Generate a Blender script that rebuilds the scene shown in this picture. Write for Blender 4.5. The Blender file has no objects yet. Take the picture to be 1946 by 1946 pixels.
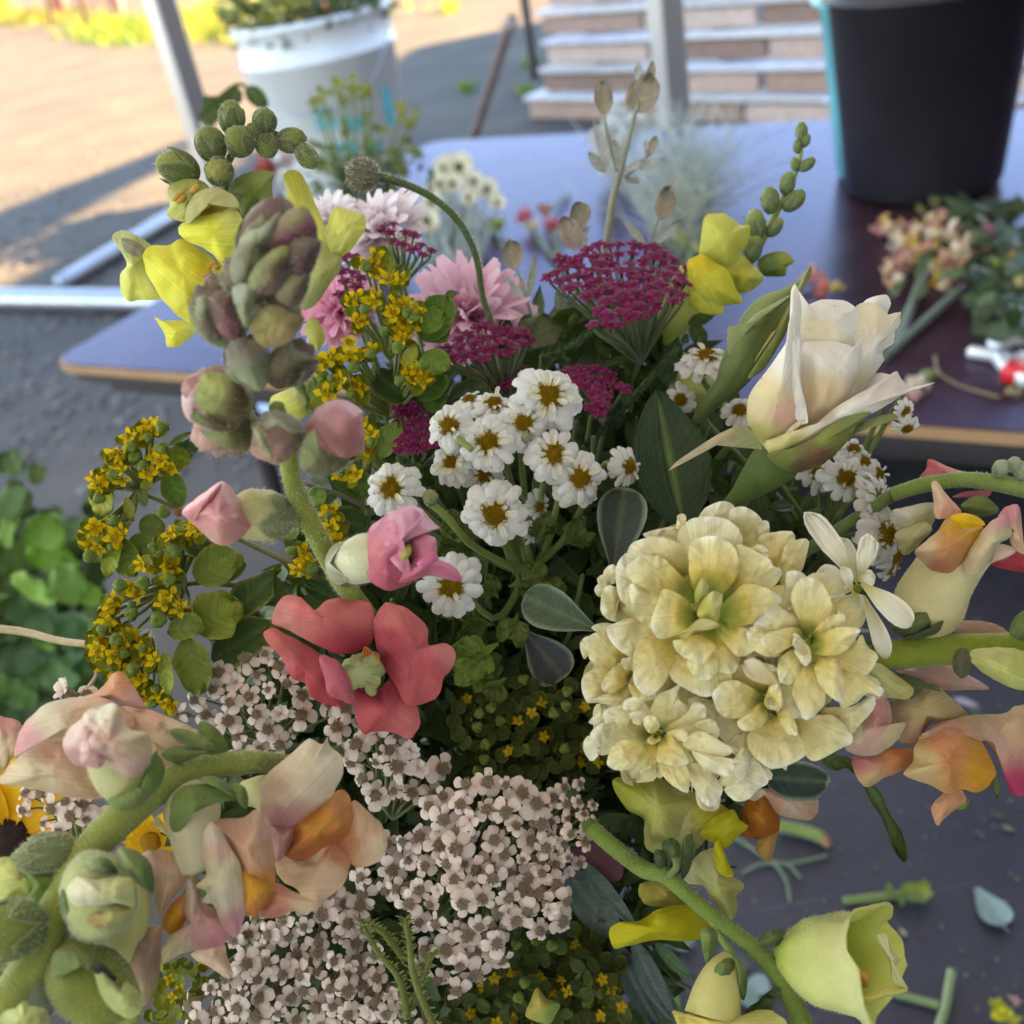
import bpy, math, random
import numpy as np
from mathutils import Vector, Matrix, noise as mnoise

SC = bpy.context.scene
COL = SC.collection
rad = math.radians
# ------------------------------------------------------------------ camera
FPX = 1995.0
CAM = Vector((0.0, 0.0, 1.35))
PITCH, ROLL = rad(31.8), rad(11.0)
_f = Vector((0, math.cos(PITCH), -math.sin(PITCH)))
_r0 = Vector((1, 0, 0)); _u0 = Vector((0, math.sin(PITCH), math.cos(PITCH)))
CR = _r0 * math.cos(ROLL) - _u0 * math.sin(ROLL)      # camera right
CU = _u0 * math.cos(ROLL) + _r0 * math.sin(ROLL)      # camera up
CF = _f                                                # camera forward
cd = bpy.data.cameras.new("camera"); cam = bpy.data.objects.new("camera", cd); COL.objects.link(cam)
M = Matrix.Identity(4)
for i in range(3):
    M[i][0] = CR[i]; M[i][1] = CU[i]; M[i][2] = -CF[i]; M[i][3] = CAM[i]
cam.matrix_world = M
cd.sensor_width = 36; cd.lens = 36 * FPX / 1946.0
cd.clip_start = 0.01; cd.clip_end = 400
cd.dof.use_dof = True; cd.dof.focus_distance = 0.295; cd.dof.aperture_fstop = cd.lens / 2.9
SC.camera = cam
# ------------------------------------------------------------------ sky, sun, exposure
SUN_EL, SUN_AZ = rad(33), rad(92)     # sun stands ahead and to the right; azimuth from +Y towards +X
w = bpy.data.worlds.new("World"); SC.world = w; w.use_nodes = True
nt = w.node_tree; nt.nodes.clear()
sky = nt.nodes.new("ShaderNodeTexSky"); sky.sky_type = 'NISHITA'; sky.sun_disc = False
sky.sun_elevation = SUN_EL; sky.sun_rotation = SUN_AZ; sky.air_density = 1.0; sky.dust_density = 0.0; sky.ozone_density = 2.0
bg = nt.nodes.new("ShaderNodeBackground"); bg.inputs[1].default_value = 0.12
wo = nt.nodes.new("ShaderNodeOutputWorld")
nt.links.new(sky.outputs[0], bg.inputs[0]); nt.links.new(bg.outputs[0], wo.inputs[0])
SUND = Vector((math.sin(SUN_AZ) * math.cos(SUN_EL), math.cos(SUN_AZ) * math.cos(SUN_EL), math.sin(SUN_EL)))
ld = bpy.data.lights.new("sun", 'SUN'); ld.energy = 5.0; ld.angle = rad(0.5); ld.color = (1.0, 0.77, 0.43)
sun = bpy.data.objects.new("sun", ld); COL.objects.link(sun)
sun.rotation_euler = SUND.to_track_quat('Z', 'Y').to_euler(); sun.location = (0, 0, 6)
SC.view_settings.view_transform = 'Standard'; SC.view_settings.look = 'None'
SC.view_settings.exposure = 3.12; SC.view_settings.use_white_balance = True; SC.view_settings.white_balance_temperature = 7800; SC.view_settings.white_balance_tint = 12; SC.view_settings.gamma = 1.0; SC.view_settings.use_curve_mapping = False
SC.render.engine = 'CYCLES'
SC.cycles.use_denoising = True
SC.cycles.max_bounces = 8; SC.cycles.diffuse_bounces = 4; SC.cycles.glossy_bounces = 3
SC.cycles.transmission_bounces = 6; SC.cycles.transparent_max_bounces = 8
SC.cycles.sample_clamp_indirect = 6.0

# ------------------------------------------------------------------ helpers: space
def P(x, y, d):
    """photo pixel (0..1946) at depth d metres along the lens axis -> world"""
    return CAM + CR * ((x - 973) / FPX * d) - CU * ((y - 973) / FPX * d) + CF * d
def G(x, y, z):
    """photo pixel onto the level plane at height z"""
    r = P(x, y, 1.0) - CAM
    return CAM + r * ((z - CAM.z) / r.z)
def PXM(d):      # metres of one photo pixel at depth d
    return d / FPX
class Fr:        # a zoomed frame of the photo used while measuring
    def __init__(s, ox, oy, k=700 / 1932.0): s.ox, s.oy, s.k = ox, oy, k
    def __call__(s, x, y): return (s.ox + x * s.k, s.oy + y * s.k)
ZA, ZB, ZC = Fr(0, 0), Fr(650, 0), Fr(1246, 0)
ZD, ZE, ZF = Fr(0, 600), Fr(600, 600), Fr(1246, 600)
ZG, ZH, ZI = Fr(0, 1246), Fr(600, 1246), Fr(1246, 1246)
V = Vector
rng = random.Random(7)
def U(a, b): return rng.uniform(a, b)
def lerp(a, b, t): return a + (b - a) * t
def mixc(a, b, t): return tuple(a[i] + (b[i] - a[i]) * t for i in range(3))
def nz(v, s=1.0, seed=0.0): return mnoise.noise(Vector((v[0] * s + seed, v[1] * s - seed * 1.7, v[2] * s + seed * .3)))
def S(r, g, b):
    """sRGB 0..255 -> linear"""
    f = lambda c: (c / 255 / 12.92) if c / 255 <= 0.04045 else ((c / 255 + 0.055) / 1.055) ** 2.4
    return (f(r), f(g), f(b))
def crom(pts, n, closed=False):
    """Catmull-Rom through tuples of any length -> n samples"""
    pts = [np.array(p, float) for p in pts]; m = len(pts); out = []
    if m == 2 and not closed:
        return [lerp(pts[0], pts[1], i / (n - 1)) for i in range(n)]
    segs = m if closed else m - 1
    for i in range(n):
        t = i / (n if closed else n - 1) * segs
        k = min(int(t), segs - 1); t -= k
        g = (lambda j: pts[j % m]) if closed else (lambda j: pts[max(0, min(m - 1, j))])
        p0, p1, p2, p3 = g(k - 1), g(k), g(k + 1), g(k + 2)
        out.append(0.5 * ((2 * p1) + (-p0 + p2) * t + (2 * p0 - 5 * p1 + 4 * p2 - p3) * t * t + (-p0 + 3 * p1 - 3 * p2 + p3) * t ** 3))
    return out

# ------------------------------------------------------------------ helpers: mesh soup
class MB:
    def __init__(s): s.v = []; s.f = []; s.c = []
    def add(s, v, f, c):
        o = len(s.v); s.v += v; s.f += [tuple(i + o for i in q) for q in f]
        s.c += c if isinstance(c, list) else [c] * len(v)
        return s
    def join(s, m, mat=None):
        return s.add([mat @ p for p in m.v] if mat is not None else list(m.v), m.f, list(m.c))
    def mesh(s, name, mat, smooth=True):
        me = bpy.data.meshes.new(name)
        me.from_pydata([tuple(p) for p in s.v], [], s.f)
        at = me.color_attributes.new("Col", 'FLOAT_COLOR', 'POINT')
        a = np.zeros((len(s.v), 4), np.float32); a[:, :3] = np.array([c[:3] for c in s.c], np.float32)
        a[:, 3] = [c[3] if len(c) > 3 else 0.0 for c in s.c]
        at.data.foreach_set("color", a.ravel())
        if smooth: me.polygons.foreach_set("use_smooth", [True] * len(me.polygons))
        me.materials.append(mat); me.update()
        return me
def link(name, me, parent=None, mat=None):
    o = bpy.data.objects.new(name, me); COL.objects.link(o)
    if parent is not None: o.parent = parent
    if mat is not None: o.matrix_basis = mat
    return o
def tag(o, label, cat, group=None):
    o["label"] = label; o["category"] = cat
    if group: o["group"] = group
    return o
def thing(name, loc, label, cat, group=None):
    o = bpy.data.objects.new(name, None); COL.objects.link(o); o.location = loc; o.empty_display_size = 0.01
    o["_loc"] = 0
    del o["_loc"]
    return tag(o, label, cat, group)
def org(o):      # world position of a thing / part (parts sit at their thing's origin unless moved)
    p = Vector(o.location)
    while o.parent: o = o.parent; p += Vector(o.location)
    return p
def part(name, mb, mat, parent, smooth=True, kind=None, label=None):
    """mb is in world coordinates; stored relative to parent"""
    if parent is not None:
        L = org(parent); mb.v = [Vector(p) - L for p in mb.v]
    o = link(name, mb.mesh(name, mat, smooth), parent)
    if kind: o["kind"] = kind
    if label: o["label"] = label
    return o
def structure(name, mb, mat, smooth=False):
    o = link(name, mb.mesh(name, mat, smooth)); o["kind"] = "structure"; return o

def grid_faces(nu, nv, close_v=False):
    f = []
    for i in range(nu - 1):
        for j in range(nv - (0 if close_v else 1)):
            k = (j + 1) % nv
            f.append((i * nv + j, i * nv + k, (i + 1) * nv + k, (i + 1) * nv + j))
    return f
def box(lo, hi, c=(1, 1, 1), mat=None, bev=0.0):
    x0, y0, z0 = lo; x1, y1, z1 = hi
    if bev <= 0:
        v = [V((x, y, z)) for z in (z0, z1) for y in (y0, y1) for x in (x0, x1)]
        f = [(0, 2, 3, 1), (4, 5, 7, 6), (0, 1, 5, 4), (2, 6, 7, 3), (0, 4, 6, 2), (1, 3, 7, 5)]
    else:
        b = bev; v = []; f = []
        for z, k in ((z0, b), (z0 + b, 0), (z1 - b, 0), (z1, b)):
            v += [V((x0 + k + b * (k == 0), y0 + k, z)), V((x1 - k - b * (k == 0), y0 + k, z)), V((x1 - k, y0 + k + b * (k == 0), z)), V((x1 - k, y1 - k - b * (k == 0), z)),
                  V((x1 - k - b * (k == 0), y1 - k, z)), V((x0 + k + b * (k == 0), y1 - k, z)), V((x0 + k, y1 - k - b * (k == 0), z)), V((x0 + k, y0 + k + b * (k == 0), z))]
        f = grid_faces(4, 8, True); f.append(tuple(range(7, -1, -1))); f.append(tuple(range(24, 32)))
    m = MB(); m.add([mat @ p for p in v] if mat is not None else v, f, c); return m
def tube(pts, radii, c=(1, 1, 1), n=8, steps=None, cap=True, wob=0.0, cols=None):
    """pts: world Vectors; smoothed"""
    steps = steps or max(4, len(pts) * 4)
    if not isinstance(radii, (list, tuple)): radii = [radii] * len(pts)
    if len(radii) != len(pts): radii = [lerp(radii[0], radii[-1], i / (len(pts) - 1)) for i in range(len(pts))]
    q = crom([(*p, r) for p, r in zip(pts, radii)], steps)
    v = []; cc = []; up = None
    for i, s in enumerate(q):
        p = V(s[:3]); a = V(q[max(0, i - 1)][:3]); b = V(q[min(steps - 1, i + 1)][:3]); t = (b - a)
        if t.length < 1e-9: t = V((0, 0, 1))
        t.normalize()
        if up is None: up = t.orthogonal().normalized()
        up = (up - t * up.dot(t));
        if up.length < 1e-6: up = t.orthogonal()
        up.normalize(); sd = t.cross(up)
        for j in range(n):
            an = 2 * math.pi * j / n; r = max(s[3], 1e-5) * (1 + (wob * nz(p, 300, j) if wob else 0))
            v.append(p + up * (math.cos(an) * r) + sd * (math.sin(an) * r))
            cc.append(cols(i / (steps - 1), j / n) if cols else c)
    f = grid_faces(steps, n, True)
    if cap: f.append(tuple(range(n - 1, -1, -1))); f.append(tuple(range((steps - 1) * n, steps * n)))
    m = MB(); m.add(v, f, cc); return m
def ptube(pp, radii_px, c, **k):
    """pp: list of (x,y,d); radii in photo px at that depth"""
    if not isinstance(radii_px, (list, tuple)): radii_px = [radii_px] * len(pp)
    if len(radii_px) != len(pp): radii_px = [lerp(radii_px[0], radii_px[-1], i / (len(pp) - 1)) for i in range(len(pp))]
    return tube([P(*p) for p in pp], [r * PXM(p[2]) for r, p in zip(radii_px, pp)], c, **k)
def lathe(prof, n=32, c=(1, 1, 1), mat=None):
    v = []
    for r, z in prof:
        for j in range(n): a = 2 * math.pi * j / n; v.append(V((r * math.cos(a), r * math.sin(a), z)))
    m = MB(); m.add([mat @ p for p in v] if mat is not None else v, grid_faces(len(prof), n, True), c); return m
def ball(cen, r, c, axis=None, sc=(1, 1, 1), nu=8, nv=10, bump=0.0, seed=0):
    v = []; cc = []
    ax = (axis or V((0, 0, 1))).normalized(); q = ax.to_track_quat('Z', 'Y')
    for i in range(nu):
        th = math.pi * i / (nu - 1)
        for j in range(nv):
            ph = 2 * math.pi * j / nv
            d = V((math.sin(th) * math.cos(ph), math.sin(th) * math.sin(ph), math.cos(th)))
            k = 1 + bump * nz(d, 2.5, seed)
            v.append(V(cen) + q @ V((d.x * sc[0], d.y * sc[1], d.z * sc[2])) * (r * k)); cc.append(c(i / (nu - 1)) if callable(c) else c)
    m = MB(); m.add(v, grid_faces(nu, nv, True), cc); return m

# ------------------------------------------------------------------ petals and leaves
def prof_ob(u):   return (0.16 + 0.84 * math.sin(min(1, u / 0.72) * math.pi / 2) ** 1.3) * (1 if u < .72 else math.sqrt(max(0, 1 - ((u - .72) / .28) ** 2.2)))
def prof_leaf(u): return math.sin(math.pi * min(1, u ** 0.8)) ** 0.8 if u < 1 else 0
def prof_round(u): return math.sqrt(max(0, 1 - (2 * u - 1) ** 2)) * .98 + .02
def prof_strap(u): return (0.55 + .45 * math.sin(min(1, u / .5) * math.pi / 2)) * (1 if u < .8 else math.sqrt(max(0, 1 - ((u - .8) / .2) ** 2)))
def prof_point(u): return (0.4 + .6 * math.sin(min(1, u / .45) * math.pi / 2)) * (1 if u < .45 else (1 - ((u - .45) / .55) ** 1.5))
PROF = dict(ob=prof_ob, leaf=prof_leaf, round=prof_round, strap=prof_strap, point=prof_point)
def petal(B, T, W, N, cup=0.0, curl=0.0, bend=0.0, shape='ob', nu=9, nv=7, col=None, ruf=0.0, seed=0.0, roll=0.0, thick=0.0, edge=0.0, notch=0.0, fold=0.0, mid=0.0, lat=False):
    """a petal or leaf from base B to tip T (world), full width W, facing N.
    cup: sides rise towards N (fraction of width); curl: tip rises towards N, mid: belly bulges towards N (fractions of length);
    bend: sideways bow; ruf: ruffled edge; notch: dent in the tip; col(u, v) -> colour"""
    B, T = V(B), V(T); ax = T - B; L = ax.length; ax.normalize()
    N = V(N) - ax * V(N).dot(ax)
    if N.length < 1e-6: N = ax.orthogonal()
    N.normalize()
    if roll: N.rotate(Matrix.Rotation(roll, 3, ax))
    sd = ax.cross(N); pf = PROF[shape] if isinstance(shape, str) else shape
    v = []; cc = []
    for i in range(nu):
        u = i / (nu - 1); u2 = 0.5 - 0.5 * math.cos(math.pi * u) if nu > 5 else u
        wd = max(pf(u2), 0.012) * W / 2
        for j in range(nv):
            t = 2 * j / (nv - 1) - 1
            e = 1 + edge * nz((u2 * 6, t * 2, seed), 1.0, seed)
            ll = u2 * L * (1 - notch * (1 - abs(t)) ** 1.5 * max(0, (u2 - .5) * 2) ** 2)
            p = B + ax * ll + sd * (t * wd * e + bend * L * math.sin(math.pi * u2 * .9))
            h = cup * W * (t * t) * (.3 + .7 * u2) - fold * abs(t) * wd * 2 + curl * L * u2 ** 2.2 + mid * L * math.sin(math.pi * u2) * (1 - .5 * t * t)
            if ruf: h += ruf * W * (abs(t) ** 2 * (.3 + u2) + u2 ** 4 * .6) * nz((u2 * 3.2, t * 2.6, seed), 1.0, seed + 3) * 1.8
            v.append(p + N * h); cc.append((*(col(u2, t) if callable(col) else (col or (1, 1, 1)))[:3], (u2 * L * 1000 - abs(t) * W * 380 + 40) if lat else t * W * 500 + 20 + seed))
    m = MB(); f = grid_faces(nu, nv)
    if thick > 0:
        n0 = len(v); v2 = [p - N * thick for p in v]
        f += [tuple(reversed([i + n0 for i in q])) for q in grid_faces(nu, nv)]
        v = v + v2; cc = cc + cc
        rim = [i * nv for i in range(nu)] + [(nu - 1) * nv + j for j in range(1, nv)] + [i * nv + nv - 1 for i in range(nu - 2, -1, -1)]
        k = len(v); v += [v[i] for i in rim] + [v[i + n0] for i in rim]; cc += [cc[i] for i in rim] * 2; q = len(rim)
        f += [(k + i, k + i + 1, k + i + 1 + q, k + i + q) for i in range(q - 1)]
    m.add(v, f, cc); return m
def pp(b, t, wpx, d, dt=None, nrm=(0, 0), **k):
    """petal from photo px b to t, width in px, at depth d (dt at the tip); nrm tilts its face from the lens by (right, up)"""
    dt = d if dt is None else dt
    N = -CF + CR * nrm[0] + CU * nrm[1]
    return petal(P(b[0], b[1], d), P(t[0], t[1], dt), wpx * PXM((d + dt) / 2), N, **k)
def shell(pts, d, bulge=0.0, tilt=(0, 0), cols=None, col=(1, 1, 1), n=60, rings=12, frill=0.0, fk=5, thick=0.0004, cen=None, wr=0.0, seed=0.0, edge=0.0, base=None, sink=0.0, pw=2.0):
    """closed smooth outline (photo px, optional 3rd value = extra depth in mm) filled as a bulging thin sheet with real thickness.
    tilt: mm of depth per 100 px; cols: [(x, y, colour), ...] pigment blended by distance"""
    o = crom([(p[0], p[1], (p[2] if len(p) > 2 else 0)) for p in pts], n, True)
    o = [np.array((q[0], q[1], q[2] * .001)) for q in o]
    if cen is None: cen = (sum(q[0] for q in o) / n, sum(q[1] for q in o) / n)
    cx, cy = cen; ez = sum(q[2] for q in o) / n
    v = []; cc = []
    M2 = np.cov(np.array([(q[0], q[1]) for q in o]).T); mx_ = np.linalg.eigh(M2)[1][:, 0]; bs = -mx_[1] * 0
    if base is not None: far = max(math.hypot(q[0] - base[0], q[1] - base[1]) for q in o)
    def dz_(x, y): return sink * .001 * max(0, 1 - math.hypot(x - base[0], y - base[1]) / far) ** 1.6 if base is not None else 0
    def colat(x, y):
        if base is not None:
            dx, dy = x - base[0], y - base[1]; an = math.atan2(dx * (cy - base[1]) - dy * (cx - base[0]), dx * (cx - base[0]) + dy * (cy - base[1]))
            return (*(cols(math.hypot(dx, dy) / far) if callable(cols) else colat0(x, y))[:3], an * far * .75 * PXM(d) * 1000 + 20 + seed)
        return (*colat0(x, y)[:3], ((x - cx) * mx_[0] + (y - cy) * mx_[1]) * PXM(d) * 1000 * (1 + .25 * math.sin(((x - cx) * mx_[1] - (y - cy) * mx_[0]) * .012)) + 20 + seed)
    def colat0(x, y):
        if not cols: return col
        ws = [(1.0 / ((x - c[0]) ** 2 + (y - c[1]) ** 2 + 60) ** 1.6, c[2]) for c in cols]; t = sum(a for a, _ in ws)
        return tuple(sum(a * c[i] for a, c in ws) / t for i in range(3))
    for k in range(rings):
        r = (k + 1) / rings; r = 1 - (1 - r) ** 1.25
        for i, q in enumerate(o):
            th_ = 2 * math.pi * i / n; e = 1 + (edge * nz((math.cos(th_) * 4, math.sin(th_) * 4, seed), 1, seed) * r ** 3 if edge else 0)
            x = cx + (q[0] - cx) * r * e; y = cy + (q[1] - cy) * r * e
            z = d + q[2] * r ** 1.5 + ez * (1 - r ** 1.5) * .5 - bulge * .001 * (1 - r ** pw) + (tilt[0] * (x - cx) + tilt[1] * (y - cy)) * 1e-5
            z += dz_(x, y)
            if frill: z += frill * .001 * math.sin(fk * 2 * math.pi * i / n + seed) * r ** 3
            if wr: z += wr * .001 * (nz((x * .028, y * .028, seed), 1, seed) + .38 * nz((x * .085, y * .085, seed), 1, seed + 9) + .7 * r ** 4 * nz((math.cos(th_) * 3.2, math.sin(th_) * 3.2, 1), 1, seed + 5))
            v.append(P(x, y, z)); cc.append(colat(x, y))
    m = len(v); zc = d + ez * .5 - bulge * .001 + (wr * .001 * nz((cx * .028, cy * .028, seed), 1, seed) if wr else 0) + dz_(cx, cy)
    v.append(P(cx, cy, zc)); cc.append(colat(cx, cy))
    f = grid_faces(rings, n, True) + [(m, (i + 1) % n, i) for i in range(n)]
    if thick > 0:
        k = len(v); v2 = [p + CF * thick for p in v]
        f2 = [tuple(reversed([i + k for i in q])) for q in f]; b = (rings - 1) * n
        v = v + v2; cc = cc + cc; e = len(v)
        v += [v[b + i] for i in range(n)] + [v[b + i + k] for i in range(n)]; cc += [cc[b + i] for i in range(n)] * 2
        f = f + f2 + [(e + i, e + (i + 1) % n, e + (i + 1) % n + n, e + i + n) for i in range(n)]
    mb = MB(); mb.add(v, f, cc); return mb
def fuzz(src, parent, count, length, col=(.75, .78, .62), seed=1):
    """fine hairs standing on a mesh (MB in world coordinates, taken before it is stored)"""
    r = random.Random(seed); m = MB(); fs = src[1]; vs = src[0]
    areas = []
    for q in fs:
        a, b, c = vs[q[0]], vs[q[1]], vs[q[2]]; areas.append((b - a).cross(c - a).length)
    cum = np.cumsum(areas); tot = cum[-1]
    cen = sum(vs, V((0, 0, 0))) / len(vs)
    for _ in range(int(count * .7)):
        q = fs[int(np.searchsorted(cum, r.random() * tot))]
        a, b, c = vs[q[0]], vs[q[1]], vs[q[2]]; s, t = r.random(), r.random()
        if s + t > 1: s, t = 1 - s, 1 - t
        p = a + (b - a) * s + (c - a) * t; n = (b - a).cross(c - a)
        if n.length < 1e-12: continue
        n.normalize()
        if n.dot(p - cen) < 0: n = -n
        dr = (n + V((r.gauss(0, .35), r.gauss(0, .35), r.gauss(0, .35)))).normalized(); l = length * r.uniform(.5, 1.1)
        w = dr.cross(CF); w = w.normalized() * 0.000032 if w.length > 1e-6 else V((5e-5, 0, 0))
        m.add([p - w, p + w, p + dr * l * .6 + w * .6, p + dr * l], [(0, 1, 2), (0, 2, 3)], col)
    o = part("fuzz", m, MAT['fuzz'], parent, smooth=False, kind="stuff"); return o
def keep(mb): return ([V(p) for p in mb.v], [f if len(f) <= 4 else f[:4] for f in mb.f])
# ------------------------------------------------------------------ materials
MAT = {}
class NT:
    def __init__(s, name):
        s.m = bpy.data.materials.new(name); s.m.use_nodes = True; s.t = s.m.node_tree; s.t.nodes.clear()
        s.out = s.n("ShaderNodeOutputMaterial"); MAT[name] = s.m
    def n(s, typ, **kw):
        x = s.t.nodes.new(typ)
        for k, val in kw.items(): setattr(x, k, val)
        return x
    def l(s, a, b): s.t.links.new(a, b)
    def noise(s, scale, detail=3, rough=.5, coord=None, dist=0):
        x = s.n("ShaderNodeTexNoise"); x.inputs['Scale'].default_value = scale; x.inputs['Detail'].default_value = detail
        x.inputs['Roughness'].default_value = rough; x.inputs['Distortion'].default_value = dist
        if coord is not None: s.l(coord, x.inputs['Vector'])
        return x
    def ramp(s, fac, stops):
        x = s.n("ShaderNodeValToRGB"); s.l(fac, x.inputs[0]); e = x.color_ramp.elements
        while len(e) < len(stops): e.new(.5)
        for i, (p, c) in enumerate(stops): e[i].position = p; e[i].color = (*(c if isinstance(c, tuple) else (c, c, c)), 1)
        return x
    def mix(s, a, b, fac, mode='MIX'):
        x = s.n("ShaderNodeMix", data_type='RGBA', blend_type=mode)
        for sock, val in ((x.inputs[0], fac), (x.inputs[6], a), (x.inputs[7], b)):
            if hasattr(val, 'is_output'): s.l(val, sock)
            elif isinstance(val, tuple): sock.default_value = (*val, 1)
            else: sock.default_value = val
        return x.outputs[2]
    def bump(s, h, strength, dist):
        x = s.n("ShaderNodeBump"); x.inputs['Strength'].default_value = strength; x.inputs['Distance'].default_value = dist
        s.l(h, x.inputs['Height']); return x.outputs[0]
def plant(name, rough=.5, trans=.3, spec=.3, var=.18, vscale=260, bump=.25, bscale=900, sheen=0.0, tint=None, speck=None, coat=0.0, veins=0.0, vfreq=1.6):
    t = NT(name); vc = t.n("ShaderNodeVertexColor", layer_name="Col"); tc = t.n("ShaderNodeTexCoord").outputs['Object']
    nn = t.noise(vscale, 4, .6, tc); r = t.ramp(nn.outputs[0], [(.25, 1 - var), (.75, 1 + var * .6)])
    c = t.mix(vc.outputs[0], r.outputs[0], 1.0, 'MULTIPLY')
    if speck:
        n2 = t.noise(speck[0], 2, .5, tc); r2 = t.ramp(n2.outputs[0], [(speck[1], 0.0), (speck[1] + .05, speck[3] if len(speck) > 3 else .8)])
        c = t.mix(c, speck[2], r2.outputs[0])
    if veins:
        mm = t.n("ShaderNodeMath", operation='MULTIPLY'); t.l(vc.outputs[1], mm.inputs[0]); mm.inputs[1].default_value = vfreq
        nd = t.noise(90, 2, .5, tc); ad = t.n("ShaderNodeMath", operation='MULTIPLY_ADD'); t.l(nd.outputs[0], ad.inputs[0]); ad.inputs[1].default_value = .9; t.l(mm.outputs[0], ad.inputs[2])
        nv_ = t.n("ShaderNodeTexNoise", noise_dimensions='1D'); t.l(ad.outputs[0], nv_.inputs['W']); nv_.inputs['Scale'].default_value = 1.0; nv_.inputs['Detail'].default_value = 3
        rv = t.ramp(nv_.outputs[0], [(.35, 1 - veins), (.62, 1 + veins * .35)]); c = t.mix(c, rv.outputs[0], 1.0, 'MULTIPLY')
    b = t.n("ShaderNodeBsdfPrincipled"); t.l(c, b.inputs['Base Color']); b.inputs['Roughness'].default_value = rough
    b.inputs['Specular IOR Level'].default_value = spec
    b.inputs['Sheen Weight'].default_value = sheen; b.inputs['Sheen Roughness'].default_value = .45
    if coat: b.inputs['Coat Weight'].default_value = coat; b.inputs['Coat Roughness'].default_value = .25
    n3 = t.noise(bscale, 3, .6, tc)
    nb = t.bump(n3.outputs[0], bump, .0006)
    if veins:
        b2 = t.n("ShaderNodeBump"); b2.inputs['Strength'].default_value = min(1, veins * 4); b2.inputs['Distance'].default_value = .0005; t.l(nv_.outputs[0], b2.inputs['Height']); t.l(nb, b2.inputs['Normal']); nb = b2.outputs[0]
    t.l(nb, b.inputs['Normal'])
    if trans > 0:
        tr = t.n("ShaderNodeBsdfTranslucent"); c2 = t.mix(c, tint or (1, 1, 1), 1.0, 'MULTIPLY'); t.l(c2, tr.inputs[0]); t.l(nb, tr.inputs['Normal'])
        mx = t.n("ShaderNodeMixShader"); mx.inputs[0].default_value = trans
        t.l(b.outputs[0], mx.inputs[1]); t.l(tr.outputs[0], mx.inputs[2]); t.l(mx.outputs[0], t.out.inputs[0])
    else: t.l(b.outputs[0], t.out.inputs[0])
    return t.m
plant('petal', .55, .36, .20, .12, 130, .35, 420, sheen=.04, veins=.07)
plant('petal_white', .55, .3, .2, .05, 260, .3, 900, sheen=.1, veins=.06, vfreq=3)
plant('petal_rose', .45, .3, .35, .06, 120, .25, 300, sheen=.05, veins=.025, speck=(380, .71, (.42, .05, .10), .6))
plant('petal_silk', .38, .25, .45, .14, 160, .5, 520, sheen=.25, veins=.06)
plant('leaf', .45, .25, .32, .22, 140, .5, 480, tint=(1.1, 1.2, .5), veins=.16, vfreq=.75)
plant('leaf_matte', .6, .12, .25, .25, 120, .4, 500, sheen=.08, veins=.12, vfreq=.75)
plant('stem', .55, .08, .3, .18, 200, .5, 700, sheen=.3)
plant('downy', .7, .16, .10, .22, 130, .7, 1100, sheen=.22, speck=(330, .72, (.05, .035, .02), .35))
plant('fuzz', .6, .4, .2, .05)
plant('floret', .6, .28, .25, .25, 900, .9, 2600)
plant('papery', .65, .35, .15, .15, 300, .5, 900)
def simple(name, col, rough=.5, var=.15, scale=20, spec=.4, metal=0, bump=0.2, bscale=80, bdist=.002, usecol=False, stretch=None, coat=0):
    t = NT(name); tc = t.n("ShaderNodeTexCoord").outputs['Object']
    if stretch:
        mp = t.n("ShaderNodeMapping"); mp.inputs['Scale'].default_value = stretch; t.l(tc, mp.inputs[0]); tc = mp.outputs[0]
    n1 = t.noise(scale, 5, .6, tc); r = t.ramp(n1.outputs[0], [(.3, 1 - var), (.7, 1 + var)])
    if usecol: cs = t.n("ShaderNodeVertexColor", layer_name="Col").outputs[0]
    else: cs = col
    c = t.mix(cs, r.outputs[0], 1.0, 'MULTIPLY'); b = t.n("ShaderNodeBsdfPrincipled"); t.l(c, b.inputs['Base Color'])
    b.inputs['Roughness'].default_value = rough; b.inputs['Specular IOR Level'].default_value = spec; b.inputs['Metallic'].default_value = metal
    if coat: b.inputs['Coat Weight'].default_value = coat
    n2 = t.noise(bscale, 4, .6, tc); t.l(t.bump(n2.outputs[0], bump, bdist), b.inputs['Normal']); t.l(b.outputs[0], t.out.inputs[0])
    return t.m
simple('aluminium', (.40, .42, .48), .42, .08, 8, metal=.85, bump=.05, stretch=(1, 1, .1))
simple('white_plastic', (.72, .76, .78), .4, .08, 5, bump=.08, bscale=30)
simple('teal_paint', (.05, .42, .48), .45, .2, 8)
simple('black_plastic', (.022, .021, .030), .42, .25, 6, bump=.12, bscale=40)
simple('teal_plastic', (.12, .50, .62), .4, .1, 8)
simple('timber', (1, 1, 1), .62, .28, 9, usecol=True, stretch=(1, 6, 6), bump=.4, bscale=30, bdist=.004)
simple('bark', (.10, .065, .045), .8, .3, 12, bump=.6, bscale=60, bdist=.01)
simple('edge_band', (.38, .23, .12), .5, .1, 30)
simple('table_dark', (.035, .03, .035), .5, .2, 10)
simple('red_plastic', (.62, .02, .03), .35, .05, 10)
simple('white_metal', (.7, .72, .76), .3, .05, 20, metal=.3)
simple('machine', (1, 1, 1), .5, .1, 3, usecol=True)
simple('fabric', (.8, .8, .82), .8, .05, 3)
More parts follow.
